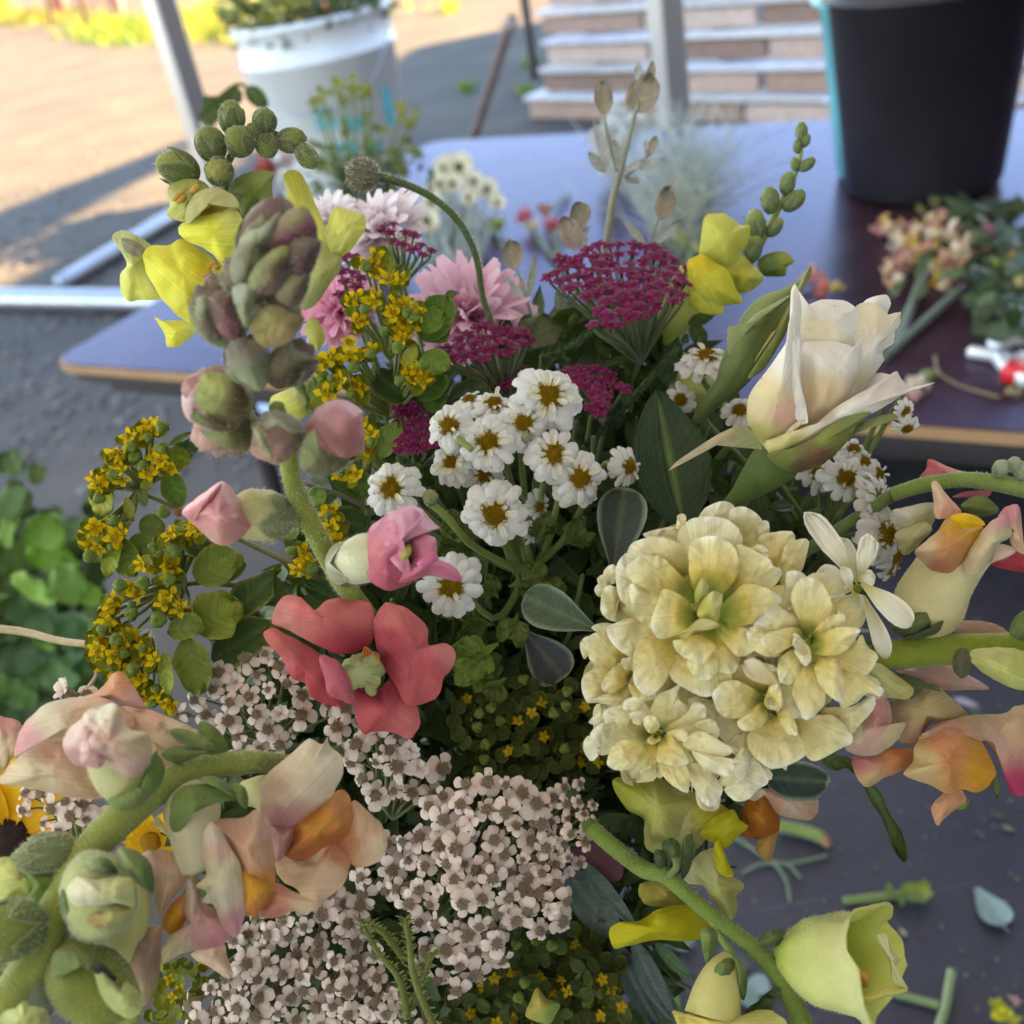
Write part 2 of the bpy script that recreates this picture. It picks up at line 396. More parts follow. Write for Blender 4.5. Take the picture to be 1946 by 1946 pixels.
# the brown laminate table top: dusty gloss, tinted blue to paint in sky reflection
t = NT('table_top'); tc = t.n("ShaderNodeTexCoord").outputs['Object']
n1 = t.noise(6, 6, .6, tc, .6); n2 = t.noise(45, 5, .7, tc)
c = t.mix((.038, .018, .022), (.07, .038, .048), t.ramp(n1.outputs[0], [(.35, 0.0), (.7, 1.0)]).outputs[0])
c = t.mix(c, (.03, .018, .02), t.ramp(n2.outputs[0], [(.62, 0.0), (.75, .5)]).outputs[0])
b = t.n("ShaderNodeBsdfPrincipled"); t.l(c, b.inputs['Base Color'])
t.l(t.ramp(n1.outputs[0], [(.2, .20), (.8, .32)]).outputs[0], b.inputs['Roughness']); b.inputs['Specular IOR Level'].default_value = .12; b.inputs['Coat Weight'].default_value = .0; b.inputs['Coat Roughness'].default_value = .28; b.inputs['Coat Tint'].default_value = (.85, .9, 1, 1)
bn = t.bump(n2.outputs[0], .25, .0015); t.l(bn, b.inputs['Normal'])
gl = t.n('ShaderNodeBsdfGlossy'); gl.inputs[0].default_value = (.03, .085, .34, 1); gl.inputs['Roughness'].default_value = .28; t.l(bn, gl.inputs['Normal'])
lw = t.n('ShaderNodeLayerWeight'); lw.inputs[0].default_value = .32; mg_ = t.n('ShaderNodeMixShader'); t.l(lw.outputs[0], mg_.inputs[0]); t.l(b.outputs[0], mg_.inputs[1]); t.l(gl.outputs[0], mg_.inputs[2]); t.l(mg_.outputs[0], t.out.inputs[0])
# the near bench: dark blue-grey board with drops and stains
t = NT('bench_top'); tc = t.n("ShaderNodeTexCoord").outputs['Object']
n1 = t.noise(7, 6, .65, tc, .4); n2 = t.noise(24, 4, .6, tc)
c = t.mix((.011, .014, .030), (.026, .028, .046), t.ramp(n1.outputs[0], [(.3, 0.0), (.7, 1.0)]).outputs[0])
vo = t.n("ShaderNodeTexVoronoi"); vo.inputs['Scale'].default_value = 13; vo.inputs['Randomness'].default_value = 1; t.l(tc, vo.inputs['Vector'])
c = t.mix(c, (.012, .012, .022), t.ramp(vo.outputs['Distance'], [(.06, .9), (.20, 0.0)]).outputs[0])
mp = t.n('ShaderNodeMapping'); mp.inputs['Scale'].default_value = (1, 26, 1); mp.inputs['Rotation'].default_value = (0, 0, .5); t.l(tc, mp.inputs[0]); n5 = t.noise(11, 5, .75, mp.outputs[0])
c = t.mix(c, (.12, .12, .16), t.ramp(n5.outputs[0], [(.60, 0.0), (.74, .45)]).outputs[0])
n6 = t.noise(130, 3, .8, tc); c = t.mix(c, (.16, .15, .17), t.ramp(n6.outputs[0], [(.66, 0.0), (.74, .5)]).outputs[0])
b = t.n("ShaderNodeBsdfPrincipled"); t.l(c, b.inputs['Base Color']); b.inputs['Roughness'].default_value = .5; b.inputs['Specular IOR Level'].default_value = .45
t.l(t.bump(n2.outputs[0], .3, .002), b.inputs['Normal']); t.l(b.outputs[0], t.out.inputs[0])
# sandy ground
t = NT('ground'); tc = t.n("ShaderNodeTexCoord").outputs['Object']
n1 = t.noise(1.3, 8, .65, tc, .3); n2 = t.noise(30, 6, .7, tc); n3 = t.noise(5.5, 5, .6, tc)
c = t.mix((.085, .075, .070), (.130, .110, .092), t.ramp(n1.outputs[0], [(.35, 0.0), (.65, 1.0)]).outputs[0])
c = t.mix(c, (.07, .058, .05), t.ramp(n2.outputs[0], [(.56, 0.0), (.76, .3)]).outputs[0])
c = t.mix(c, (.09, .08, .065), t.ramp(n3.outputs[0], [(.58, 0.0), (.66, .55)]).outputs[0])
b = t.n("ShaderNodeBsdfPrincipled"); t.l(c, b.inputs['Base Color']); b.inputs['Roughness'].default_value = .9; b.inputs['Specular IOR Level'].default_value = .15
t.l(t.bump(n2.outputs[0], .35, .012), b.inputs['Normal']); t.l(b.outputs[0], t.out.inputs[0])
# canopy cloth: lets soft light through
t = NT('canopy_cloth'); d = t.n("ShaderNodeBsdfDiffuse"); d.inputs[0].default_value = (.8, .8, .8, 1)
tr = t.n("ShaderNodeBsdfTranslucent"); tr.inputs[0].default_value = (.75, .77, .8, 1)
mx = t.n("ShaderNodeMixShader"); mx.inputs[0].default_value = .22
t.l(d.outputs[0], mx.inputs[1]); t.l(tr.outputs[0], mx.inputs[2]); t.l(mx.outputs[0], t.out.inputs[0])
# ================================================================== THE PLACE
m = MB()
nx, ny = 60, 90
xs = [(-1 if a < 0 else 1) * abs(a) ** 2.2 * 180 for a in [(-1 + 2 * i / nx) for i in range(nx + 1)]]
ys = [-30 + 330 * (j / ny) ** 2 for j in range(ny + 1)]
v = [V((x, y, .012 * nz((x, y, 0), 1.1))) for y in ys for x in xs]
m.add(v, grid_faces(ny + 1, nx + 1), (1, 1, 1)); structure('ground', m, MAT['ground'], True)
# far backdrop: a low wooded rise closing the yard (above the frame)
# added unseen block on the right, shaped to cast shade over the bench
def up_sun(p, h): return V(p) + SUND * (h / SUND.z)
def prism(poly, z0, z1, c=(1, 1, 1)):
    n = len(poly); m = MB()
    v = [V((p[0], p[1], z0)) for p in poly] + [V((p[0], p[1], z1)) for p in poly]
    m.add(v, [tuple(range(n - 1, -1, -1)), tuple(range(n, 2 * n))] + [(i, (i + 1) % n, (i + 1) % n + n, i + n) for i in range(n)], c); return m
H = 7.5
e = [up_sun(p, H) for p in (G(-260, 700, 0), G(0, 545, 0), G(400, 345, 0), G(785, 92, 0))]
barn = thing('barn', (11, 2, 0), 'tall timber barn standing to the right of the yard and shading the work tables', 'barn')
d0 = (e[0] - e[1]).normalized(); near = e[0] + d0 * 9
poly = [near, e[0], e[1], e[2], e[3], e[3] + V((14, 1.5, 0)), near + V((14, -2, 0))]
part('shade_wall', prism(poly, 0, H, S(150, 120, 100)), MAT['timber'], barn, False)
rp = [G(-60, 430, 0), G(0, 402, 0), G(365, 262, 0), G(335, 305, 0), G(170, 392, 0), G(0, 482, 0), G(-60, 520, 0)]
q = [up_sun(p, H) for p in rp]
aw = prism(q, H - .02, H + .02, (.5, .5, .5)); part('shadow_panel', aw, MAT['fabric'], barn, False)  # panel and its struts added to cast the shadow band on the sand
part('strut', tube([q[2], e[2] + V((.4, 0, 0))], .03, (.4, .3, .2)), MAT['timber'], barn)
part('strut', tube([q[0], e[0] + V((.4, 0, 0))], .03, (.4, .3, .2)), MAT['timber'], barn)

# ---- grass patches at the far edge of the yard
m = MB(); r = random.Random(5)
for (cx, cy, sx, sy, n, gc) in ((215, 62, 75, 22, 2600, (.13, .20, .035)), (60, 36, 120, 16, 1800, (.20, .19, .04)), (430, 48, 75, 30, 2600, (.18, .21, .035)), (560, 15, 160, 14, 1200, (.19, .20, .04)),
                                (855, 22, 14, 8, 60, (.3, .33, .06)), (1010, 125, 12, 6, 60, (.12, .2, .05)), (1000, 180, 16, 8, 60, (.1, .2, .04)), (890, 170, 14, 8, 50, (.1, .2, .04))):
    for _ in range(n):
        x, y = r.gauss(cx, sx * .55), r.gauss(cy, sy * .5)
        if y < -60: continue
        g = G(x, max(y, -35), 0); h = r.uniform(.05, .22) * (1 if y < 100 else .4); a = r.uniform(0, 6.28); wd = .012
        s = V((math.cos(a) * wd, math.sin(a) * wd, 0)); b = V((r.gauss(0, .05), r.gauss(0, .05), h))
        k = r.uniform(.7, 1.3); c = (gc[0] * k, gc[1] * k, gc[2] * k)
        if r.random() < .06: c = (.5, .40, .02); s *= 2.2
        m.add([g - s, g + s, g + b], [(0, 1, 2)], c)
o = link('grass', m.mesh('grass', MAT['leaf'], False)); tag(o, 'sunlit tufts of yellow-flowered grass along the far edge of the sandy yard', 'grass'); o['kind'] = 'stuff'
# ---- far posts, machine and crate seen at the very top left
for (x0, w_, top, c, nm, lab) in ((118, 26, 2.2, S(150, 95, 85), 'fence_post', 'reddish wooden post, left one of the two standing in the far grass'),
                                  (228, 18, 2.0, S(165, 115, 105), 'fence_post', 'pinkish wooden post, right one of the two standing in the far grass')):
    g = G(x0, 30, 0); d = (g - CAM).length; wd = w_ * d / FPX / 2
    o = thing(nm, g, lab, 'post', 'posts at the far edge of the yard')
    part('shaft', box((g.x - wd, g.y - wd, 0), (g.x + wd, g.y + wd, top), c, bev=.01), MAT['timber'], o, False)
    part('cap', box((g.x - wd * 1.2, g.y - wd * 1.2, top), (g.x + wd * 1.2, g.y + wd * 1.2, top + .05), c, bev=.01), MAT['timber'], o, False)
g = G(176, 14, 0); d = (g - CAM).length; k = d / FPX
o = thing('crate', g, 'pale pinkish crate between the two far posts', 'crate')
for i in range(3): part('slat', box((g.x - 42 * k, g.y, .06 + i * .26), (g.x + 42 * k, g.y + .03, .06 + i * .26 + .22), S(200, 160, 150), bev=.008), MAT['timber'], o, False)
part('side', box((g.x - 42 * k, g.y + .03, 0), (g.x - 42 * k + .04, g.y + .7, .84), S(190, 150, 140), bev=.006), MAT['timber'], o, False)
part('side', box((g.x + 42 * k - .04, g.y + .03, 0), (g.x + 42 * k, g.y + .7, .84), S(190, 150, 140), bev=.006), MAT['timber'], o, False)
g = G(2, 34, 0); k = (g - CAM).length / FPX
o = thing('barrel', g, 'orange-yellow barrel cut off by the top left corner', 'barrel')
part('body', lathe([(.01, 0), (22 * k, 0), (24 * k, .1), (22 * k, .3), (24 * k, .5), (24 * k, .7), (22 * k, .9), (22 * k, 1.0), (.01, 1.0)], 28, (.75, .36, .02), Matrix.Translation(g)), MAT['machine'], o)
part('hoop', lathe([(24.5 * k, .46), (26 * k, .5), (24.5 * k, .54)], 28, (.5, .2, .02), Matrix.Translation(g)), MAT['machine'], o)
# two far bushes whose trunks cast the thin shadows
for (x, y, s, lab) in ((86, 52, 1.0, 'leafy young tree at the far left whose shadow crosses the sand'), (150, 62, .8, 'second, smaller young tree right of the leftmost one in the far grass')):
    g = G(x, y, 0); sx = G(x + 300, y, 0)
    # stands out of view on the sunny side so that only its shadow lies on the sand
    b = g + V((SUND.x, SUND.y, 0)).normalized() * .15
    o = thing('young_tree', b, lab, 'tree', 'young trees at the far edge')
    part('trunk', tube([b, b + V((.1, 0, .8)), b + V((.0, .1, 2.0))], [.05 * s, .045, .03], (.08, .05, .035)), MAT['bark'], o)
    cm = MB()
    for _ in range(260):
        p = b + V((r.gauss(0, .35), r.gauss(0, .35), 2.3 + r.gauss(0, .35))); dv = V((r.gauss(0, 1), r.gauss(0, 1), r.gauss(0, 1))).normalized()
        cm.join(petal(p, p + dv * .13, .07, V((r.gauss(0, 1), r.gauss(0, 1), 1)), shape='leaf', nu=4, nv=3, col=(.09, .14, .03)))
    part('crown', cm, MAT['leaf'], o, kind='stuff')

# ---- tent poles
def pole(x1, y1, ylow, d, wpx, lab):
    """square aluminium post through photo px (x1, y1), standing on the ground"""
    p = P(x1, y1, d); wd = wpx * PXM(d) / 2 / 1.25
    o = thing('tent_pole', (p.x, p.y, 0), lab, 'pole', 'aluminium tent poles')
    a = math.atan2(p.y, p.x) - math.pi / 2 + .5; Mx = Matrix.Translation((p.x, p.y, 0)) @ Matrix.Rotation(a, 4, 'Z')
    part('shaft', box((-wd, -wd, 0.01), (wd, wd, 2.4), (1, 1, 1), Mx, wd * .18), MAT['aluminium'], o, False)
    part('foot_plate', box((-wd * 2.4, -wd * 2.4, 0), (wd * 2.4, wd * 2.4, .01), (1, 1, 1), Mx, .002), MAT['aluminium'], o, False)
    return o
pole(325, 70, 0, 2.75, 58, 'leaning-looking aluminium tent pole at the upper left beside the white bucket')
pole(1268, 60, 0, 3.3, 66, 'aluminium tent pole in front of the stacked pale boards')
# ---- the tent roof over the tables (above the frame), carried by the poles
tr_ = thing('tent_roof', (.4, 1.0, 2.42), 'white cloth tent roof over the flower tables, carried on aluminium poles', 'tent')
vv = []
for j in range(9):
    for i in range(13):
        x = lerp(-2.6, 3.6, i / 12); y = lerp(-2.6, 3.05, j / 8); pk_ = min(1 - abs(i / 12 - .5) * 2, 1 - abs(j / 8 - .5) * 2); vv.append(V((x, y, 2.42 + .9 * pk_)))
rm = MB(); rm.add(vv, grid_faces(9, 13), (1, 1, 1)); part('cloth', rm, MAT['canopy_cloth'], tr_, False)
wl = MB(); wl.add([V((lerp(-2.6, 3.6, i / 8), -1.9 + .04 * math.sin(i * 2), z)) for z in (.02, 1.2, 2.4) for i in range(9)], grid_faces(3, 9), (1, 1, 1)); part('shade_cloth', wl, MAT['canopy_cloth'], tr_, False)  # unseen cloth added to cut the light from behind the camera
for y in (-2.6, 3.05): part('rail', tube([V((-2.6, y, 2.41)), V((3.6, y, 2.41))], .02, (1, 1, 1), n=8), MAT['aluminium'], tr_)
for x in (-2.6, 3.6): part('rail', tube([V((x, -2.6, 2.41)), V((x, 3.05, 2.41))], .02, (1, 1, 1), n=8), MAT['aluminium'], tr_)
# ---- fallen rail and tubes on the ground at left
o = thing('metal_rail', G(0, 568, 0.05), 'pale blue-grey metal rail lying across the ground left of the brown table', 'rail')
part('tube', tube([G(-120, 566, .05), G(150, 570, .05), G(420, 575, .05)], .048, (1, 1, 1), n=14), MAT['aluminium'], o)
part('end_cap', tube([G(420, 575, .05), G(432, 575, .05)], .052, (1, 1, 1), n=14), MAT['black_plastic'], o)
o = thing('metal_strut', G(130, 535, .04), 'thin grey metal strut slanting up from the rail on the ground', 'strut')
part('tube', tube([G(115, 540, .04), G(240, 465, .04), G(330, 410, .04)], .04, (1, 1, 1), n=10), MAT['aluminium'], o)
part('end_cap', tube([G(330, 410, .04), G(338, 405, .04)], .044, (1, 1, 1), n=10), MAT['black_plastic'], o)
o = thing('wooden_stake', G(905, 255, 0), 'thin brown wooden stake leaning beside the pale boards', 'stake')
b0 = G(900, 262, 0); tp = P(975, 30, b0.y * .97 / 1.0 * .92)
part('shaft', tube([b0, lerp(b0, tp, .5), tp], .026, S(120, 95, 85), n=8), MAT['timber'], o)
part('tie', ball(lerp(b0, tp, .93), .05, S(215, 190, 180), sc=(1, 1, .7)), MAT['papery'], o)

# ---- brown folding table behind the bouquet
TZ = .75
A = G(88, 690, TZ); B = G(1960, 824, TZ); Cc = G(2000, 225, TZ); D = G(815, 268, TZ)
tab = thing('folding_table', ((A.x + B.x) / 2, (A.y + Cc.y) / 2, 0), 'long brown laminate folding table with a tan edge, cut stems and flowers strewn on it', 'table')
def rounded(poly, r, k=6):
    out = []; n = len(poly)
    for i in range(n):
        p = V((poly[i].x, poly[i].y, 0)); a = V((poly[i - 1].x, poly[i - 1].y, 0)); b = V((poly[(i + 1) % n].x, poly[(i + 1) % n].y, 0))
        da, db = (a - p).normalized(), (b - p).normalized()
        for j in range(k):
            t = j / (k - 1); out.append((p + da * r * (1 - t)) * (1 - t) + (p + db * r * t) * t if False else p + da * r * (1 - t) ** 2 + db * r * t ** 2)
    return out
B2 = V((1.25, G(1946, 822, TZ).y - .02, TZ)); B2 = lerp(A, B, 1.5)
poly = rounded([A, B2, B2 + (D - A) * 1.0, D], .06)
cx_, cy_ = sum(p.x for p in poly) / len(poly), sum(p.y for p in poly) / len(poly)
def inset(pl, k): return [V((p.x + (cx_ - p.x) * k, p.y + (cy_ - p.y) * k, 0)) for p in pl]
top = prism(inset(poly, .004), TZ - .002, TZ); part('table_top', top, MAT['table_top'], tab, False)
part('edge_band', prism(poly, TZ - .016, TZ - .0021), MAT['edge_band'], tab, False)
part('underside', prism(inset(poly, .012), TZ - .034, TZ - .0161), MAT['table_dark'], tab, False)
u = (B2 - A).normalized(); v_ = (D - A); v_.z = 0; v_.normalize()
for k, (a, b) in enumerate(((.30, .12), (1.9, .12), (.30, .8), (1.9, .8))):
    p = A + u * a + v_ * b
    part('leg', tube([V((p.x, p.y, TZ - .035)), V((p.x, p.y, 0.0))], .016, (1, 1, 1), n=12), MAT['table_dark'], tab)
p0 = A + u * .07 + v_ * .05; p1 = A + u * .9 + v_ * .05; 
rl = MB(); Mx = Matrix.Translation((p0.x, p0.y, 0)) @ Matrix.Rotation(math.atan2(u.y, u.x), 4, 'Z')
part('apron', box((0, 0, TZ - .075), (2.0, .02, TZ - .0345), (1, 1, 1), Mx, .002), MAT['table_dark'], tab, False)

# ---- near work bench the bouquet stands over
BZ = .60
o = thing('work_bench', (.55, .45, 0), 'low dark blue-grey work bench with spots and plant scraps under the bouquet', 'bench')
part('bench_top', box((-.12, -.35, BZ - .03), (1.7, 1.45, BZ), (1, 1, 1), None, .003), MAT['bench_top'], o, False)
for x, y in ((-.1, -.3), (1.42, -.3), (-.06, 1.38), (1.6, 1.38)): part('leg', box((x - .025, y - .025, 0), (x + .025, y + .025, BZ - .031), (1, 1, 1), None, .003), MAT['table_dark'], o, False)

# ---- pallet boards stacked like steps behind the table
pb = thing('pallet_stack', G(1300, 235, 0), 'stack of pale weathered pallet boards stepped behind the tent pole', 'pallet stack')
org_ = G(1010, 226, 0); e2 = G(1640, 240, 0); ux = (e2 - org_); L = ux.length; ux.normalize(); uy = V((-ux.y, ux.x, 0))
Mp = Matrix.Translation((org_.x, org_.y, 0)) @ Matrix.Rotation(math.atan2(ux.y, ux.x), 4, 'Z')
k_ = (org_ - CAM).length / FPX
def plank(x0, x1, y, z, hh, dep, c, nm='board'):
    part(nm, box((x0, y, z), (x1, y + dep, z + hh), c, Mp, .006), MAT['timber'], pb, False)
cl = [S(186, 156, 142), S(164, 134, 120), S(196, 172, 160), S(140, 112, 100)]
ZT = [(0.0, -.05, 0.0), (.13, .03, .06), (.27, .10, .06), (.41, .17, -.02), (.55, .24, .0), (.69, .31, .02)]
for i, (z, y, x) in enumerate(ZT):
    for q_ in range(3): plank(x + q_ * L * .45 + (q_ > 0) * .012, x + (q_ + 1) * L * .45, y + .01 * ((i + q_) % 2), z + .112, .026, .20, (S(214, 208, 206), S(196, 188, 186), S(205, 205, 212))[(i + q_) % 3])                 # deck board seen from above, sky sheen painted into its pale colour
    for q_ in range(4): plank(x + .02 + q_ * L * .34 + (q_ > 0) * .03, x + .02 + (q_ + 1) * L * .34, y + .025 + .012 * ((i * 3 + q_) % 2), z + .010, .088, .03, cl[(i * 3 + q_ * 5) % 4])                  # face board
    for q_ in range(4): plank(x + .3 + q_ * L * .4, x + .42 + q_ * L * .4, y + .08, z, .074, .2, cl[3], 'block')
part('post', tube([G(1018, 150, 0) + V((0, .0, 0)), G(1018, 150, 0) + V((0, .0, .62))], .03, (.03, .025, .03)), MAT['table_dark'], pb)

# ---- white tub with teal marks, full of stems
g = G(668, 352, 0); d = (g - CAM).length; kk = d / FPX
def bucket(name, g, base_r, top_r, h, mat, lab, mat2=None):
    o = thing(name, g, lab, 'bucket')
    pr = [(.001, .004), (base_r * .96, .004), (base_r, .015), (lerp(base_r, top_r, .78), h * .78), (lerp(base_r, top_r, .8) + .012, h * .785), (lerp(base_r, top_r, .82) + .012, h * .80), (lerp(base_r, top_r, .82), h * .81),
          (top_r, h * .965), (top_r + .014, h * .97), (top_r + .014, h), (top_r, h + .004), (top_r - .006, h), (base_r - .008, .03), (.001, .03)]
    part('body', lathe(pr, 48, (1, 1, 1), Matrix.Translation(g)), mat, o)
    return o
# solve the tub height from the rim line in the photo
bk = bucket('white_bucket', g, 119 * kk, 130 * kk, .84, MAT['white_plastic'], 'white plastic bucket with teal marks, full of green stems, standing on the sandy yard')
def on_lathe(g, ang, r, z): return V((g.x + math.cos(ang) * r, g.y + math.sin(ang) * r, z))
for (a0, a1, z0, z1) in ((-1.75, -1.5, .36, .47), (-1.45, -1.1, .33, .40), (-1.62, -1.3, .22, .29), (-.75, -.60, .3, .48), (-1.2, -.9, .2, .26)):
    mm = MB(); vv = []
    for i in range(6):
        for j in range(4):
            z = lerp(z0, z1, j / 3) + .03 * nz((i * .9, j, a0), 1); a = lerp(a0, a1, i / 5)
            vv.append(on_lathe(g, a, lerp(119 * kk, 130 * kk, z / .84) + .003, z))
    mm.add(vv, grid_faces(6, 4), (1, 1, 1)); part('paint_mark', mm, MAT['teal_paint'], bk)
part('handle', tube([on_lathe(g, -2.7, 146 * kk, .76), on_lathe(g, -2.2, 156 * kk, .55), on_lathe(g, -1.6, 156 * kk, .45), on_lathe(g, -1.0, 156 * kk, .55), on_lathe(g, -.5, 146 * kk, .76)], .005, (1, 1, 1)), MAT['aluminium'], bk)
# greenery in it
mg = MB(); r = random.Random(11)
for i in range(900):
    a = r.uniform(0, 6.28); q = r.uniform(0, 1) ** .5 * 128 * kk; p = V((g.x + math.cos(a) * q, g.y + math.sin(a) * q, r.uniform(.76, 1.06)))
    dv = V((math.cos(a) * .6, math.sin(a) * .6, r.uniform(-.2, 1))).normalized()
    mg.join(petal(p, p + dv * r.uniform(.05, .11), r.uniform(.02, .045), V((r.gauss(0, .6), r.gauss(0, .6), 1)), shape='leaf', nu=4, nv=3, curl=-.2, col=mixc((.03, .07, .03), (.14, .17, .07), r.random())))
o = thing('bunch_in_bucket', V((g.x, g.y, .04)), 'dark leafy bunch with pale buds filling the white bucket', 'flower bunch')
part('foliage', mg, MAT['leaf'], o, kind='stuff')
sm = MB()
for i in range(26):
    a = r.uniform(0, 6.28); q = r.uniform(0, 1) * 100 * kk
    sm.join(tube([V((g.x + math.cos(a) * q * .5, g.y + math.sin(a) * q * .5, .04)), V((g.x + math.cos(a) * q, g.y + math.sin(a) * q, .85))], .004, (.12, .16, .06), n=5, steps=3))
part('stems', sm, MAT['stem'], o, kind='stuff')
dn = g.y
def hang(pts, d):    # stems drooping over the rim
    part('drooping_stem', ptube([(x, y, d) for x, y in pts], 4, S(110, 115, 105), n=6), MAT['stem'], o)
dd = (G(668, 345, 0) - CAM).dot(CF) - .25
hang([(520, 20), (515, 70), (505, 120)], dd); hang([(545, 10), (555, 70), (568, 120)], dd)
part('leaf', pp((503, 128), (535, 160), 22, dd, dd, shape='leaf', col=S(75, 100, 60)), MAT['leaf'], o)
for (x, y, s) in ((496, 25, 22), (610, 15, 20), (560, 18, 14)):
    part('bud', ball(P(x, y, dd), s * PXM(dd), S(150, 150, 100) if x < 600 else S(190, 150, 170), nu=7, bump=.3), MAT['petal'], o)

# ---- black bucket on the table, teal one nested behind
g = G(1752, 352, TZ); d = (g - CAM).dot(CF); kk = PXM(d)
bb = bucket('black_bucket', g, 140 * kk, 180 * kk, .40, MAT['black_plastic'], 'black plastic bucket with water drops standing on the brown table')
for (x, y, s) in ((1616, 90, 8), (1637, 172, 9), (1628, 202, 11)):
    part('water_drop', ball(P(x + 4, y, d - 120 * kk * .2), s * kk * .5, (.5, .6, .7), sc=(1, 1, 1.2)), MAT['black_plastic'], bb)
g2 = g + CR * (17 * kk) + V((0, .1, 0)); g2.z = TZ
tb = bucket('teal_bucket', g2, 134 * kk, 174 * kk, .38, MAT['teal_plastic'], 'light teal bucket mostly hidden behind the black one')
part('handle', tube([on_lathe(g2, 2.2, 172 * kk, TZ + .34), on_lathe(g2, 1.4, 182 * kk, TZ + .2), on_lathe(g2, .6, 172 * kk, TZ + .34)], .003, (1, 1, 1)), MAT['aluminium'], tb)
part('handle', tube([on_lathe(g, -.2, 188 * kk, TZ + .36), on_lathe(g, .8, 200 * kk, TZ + .25), on_lathe(g, 1.8, 188 * kk, TZ + .36)], .003, (1, 1, 1)), MAT['aluminium'], bb)
o = thing('bunch_in_bucket', V((g.x, g.y, TZ + .03)), 'pale flower bunch whose drooping tips hang over the black bucket', 'flower bunch')
dd = d - .14
for b_, t_, w_, c_ in (((1745, -40), (1768, 60), 34, S(130, 150, 105)), ((1790, -30), (1772, 40), 22, S(120, 140, 100)), ((1690, -30), (1678, 12), 14, S(150, 150, 110)), ((1662, 5), (1656, 38), 16, S(215, 165, 165))):
    part('leaf' if w_ != 16 else 'bud', pp(b_, t_, w_, dd, shape='leaf', col=c_), MAT['leaf'], o)
part('stems', tube([V((g.x, g.y, TZ + .03)), V((g.x, g.y, TZ + .43)), P(1740, -60, dd + .02)], .012, (.1, .15, .06)), MAT['stem'], o)
for b_ in ((1745, -40), (1790, -30), (1690, -30)): part('stalk', tube([V((g.x, g.y, TZ + .42)), P(*b_, dd)], .003, (.1, .15, .06), n=6), MAT['stem'], o)
# ================================================================== BOUQUET: makers
BIND = P(1010, 1500, .47)
FOOT = V((BIND.x + .01, BIND.y + .02, BZ + .012))
_sr = random.Random(21)
GR = dict(stem=(.13, .20, .05), dark=(.035, .07, .02), leaf=(.07, .13, .025), yel=(.22, .26, .03), grey=(.12, .17, .12), silver=(.42, .47, .45))
def stem_down(parent, start, rpx, c, via=(), n=8, nm='stem', wob=.0, mat='stem'):
    """stem from photo px (x, y, d) through the tie point to the bench"""
    j = V((_sr.uniform(-.012, .012), _sr.uniform(-.012, .012), 0)); r = rpx * PXM(start[2])
    pts = [P(*start)] + [P(*q) for q in via] + [BIND + j, FOOT - j * 2.2]
    return part(nm, tube(pts, [r] * (1 + len(via)) + [r * .8, r * .8], c, n=n, wob=wob, steps=10 + 6 * len(via)), MAT[mat], parent)
def FPp(f, b, t, w, d, dt=None, **k): return pp(f(*b), f(*t), w * f.k, d, dt, **k)
def FSh(f, pts, d, **k):
    q = [(*f(p[0], p[1]), *(p[2:])) for p in pts]
    if k.get('base') is not None: k['base'] = f(*k['base'])
    if 'cols' in k and k['cols'] and not callable(k['cols']): k['cols'] = [(*f(c[0], c[1]), c[2]) for c in k['cols']]
    if 'cen' in k and k['cen']: k['cen'] = f(*k['cen'])
    return shell(q, d, **k)
def leafcol(base, tipc=None, rim=None, mid=None):
    tipc = tipc or base; mid = mid or mixc(base, (.4, .5, .2), .12)
    def f(u, v):
        c = mixc(base, tipc, u)
        if abs(v) < .08: c = mid
        if rim and (abs(v) > .93 or u > .97): c = rim
        return c
    return f
def leaf(parent, b, t, w, d, dt=None, col=None, f=None, nm='leaf', mat='leaf', **k):
    """leaf between two photo px, rounded, with a lighter midrib groove"""
    if f: b, t, w = f(*b), f(*t), w * f.k
    k.setdefault('shape', 'leaf'); k.setdefault('nu', 11); k.setdefault('nv', 9); k.setdefault('fold', -.10); k.setdefault('seed', b[0] * .1)
    k.setdefault('ruf', .22); k.setdefault('thick', .00025); k.setdefault('lat', True); k.setdefault('edge', .05)
    return part(nm, pp(b, t, w, d, dt, col=leafcol(col or GR['leaf'], rim=k.pop('rim', None), mid=k.pop('midc', None)), **k), MAT[mat], parent)
def sepal_patch(cen, ax, r, sc, phi0, half, th1, off=1.05, flare=0.0, col=None, nu=7, nv=5):
    """pointed patch hugging an ellipsoid from its base"""
    q = V(ax).normalized().to_track_quat('Z', 'Y'); v = []; cc = []
    for i in range(nu):
        u = i / (nu - 1); th = math.pi - u * th1; wdt = half * (math.sin(math.pi * min(1, .15 + u * .5)) if u < .5 else math.sin(math.pi * .4) * (1 - ((u - .5) / .5) ** 1.6)) / max(.35, math.sin(th)) if u > 0 else half * 1.2
        for j in range(nv):
            t = 2 * j / (nv - 1) - 1; ph = phi0 + t * wdt
            k = off + flare * u * u + .05 * (1 - t * t)
            d = V((math.sin(th) * math.cos(ph) * sc[0], math.sin(th) * math.sin(ph) * sc[1], math.cos(th) * sc[2]))
            v.append(V(cen) + q @ d * (r * k)); cc.append(col(u, t) if callable(col) else col)
    m = MB(); m.add(v, grid_faces(nu, nv), cc); return m
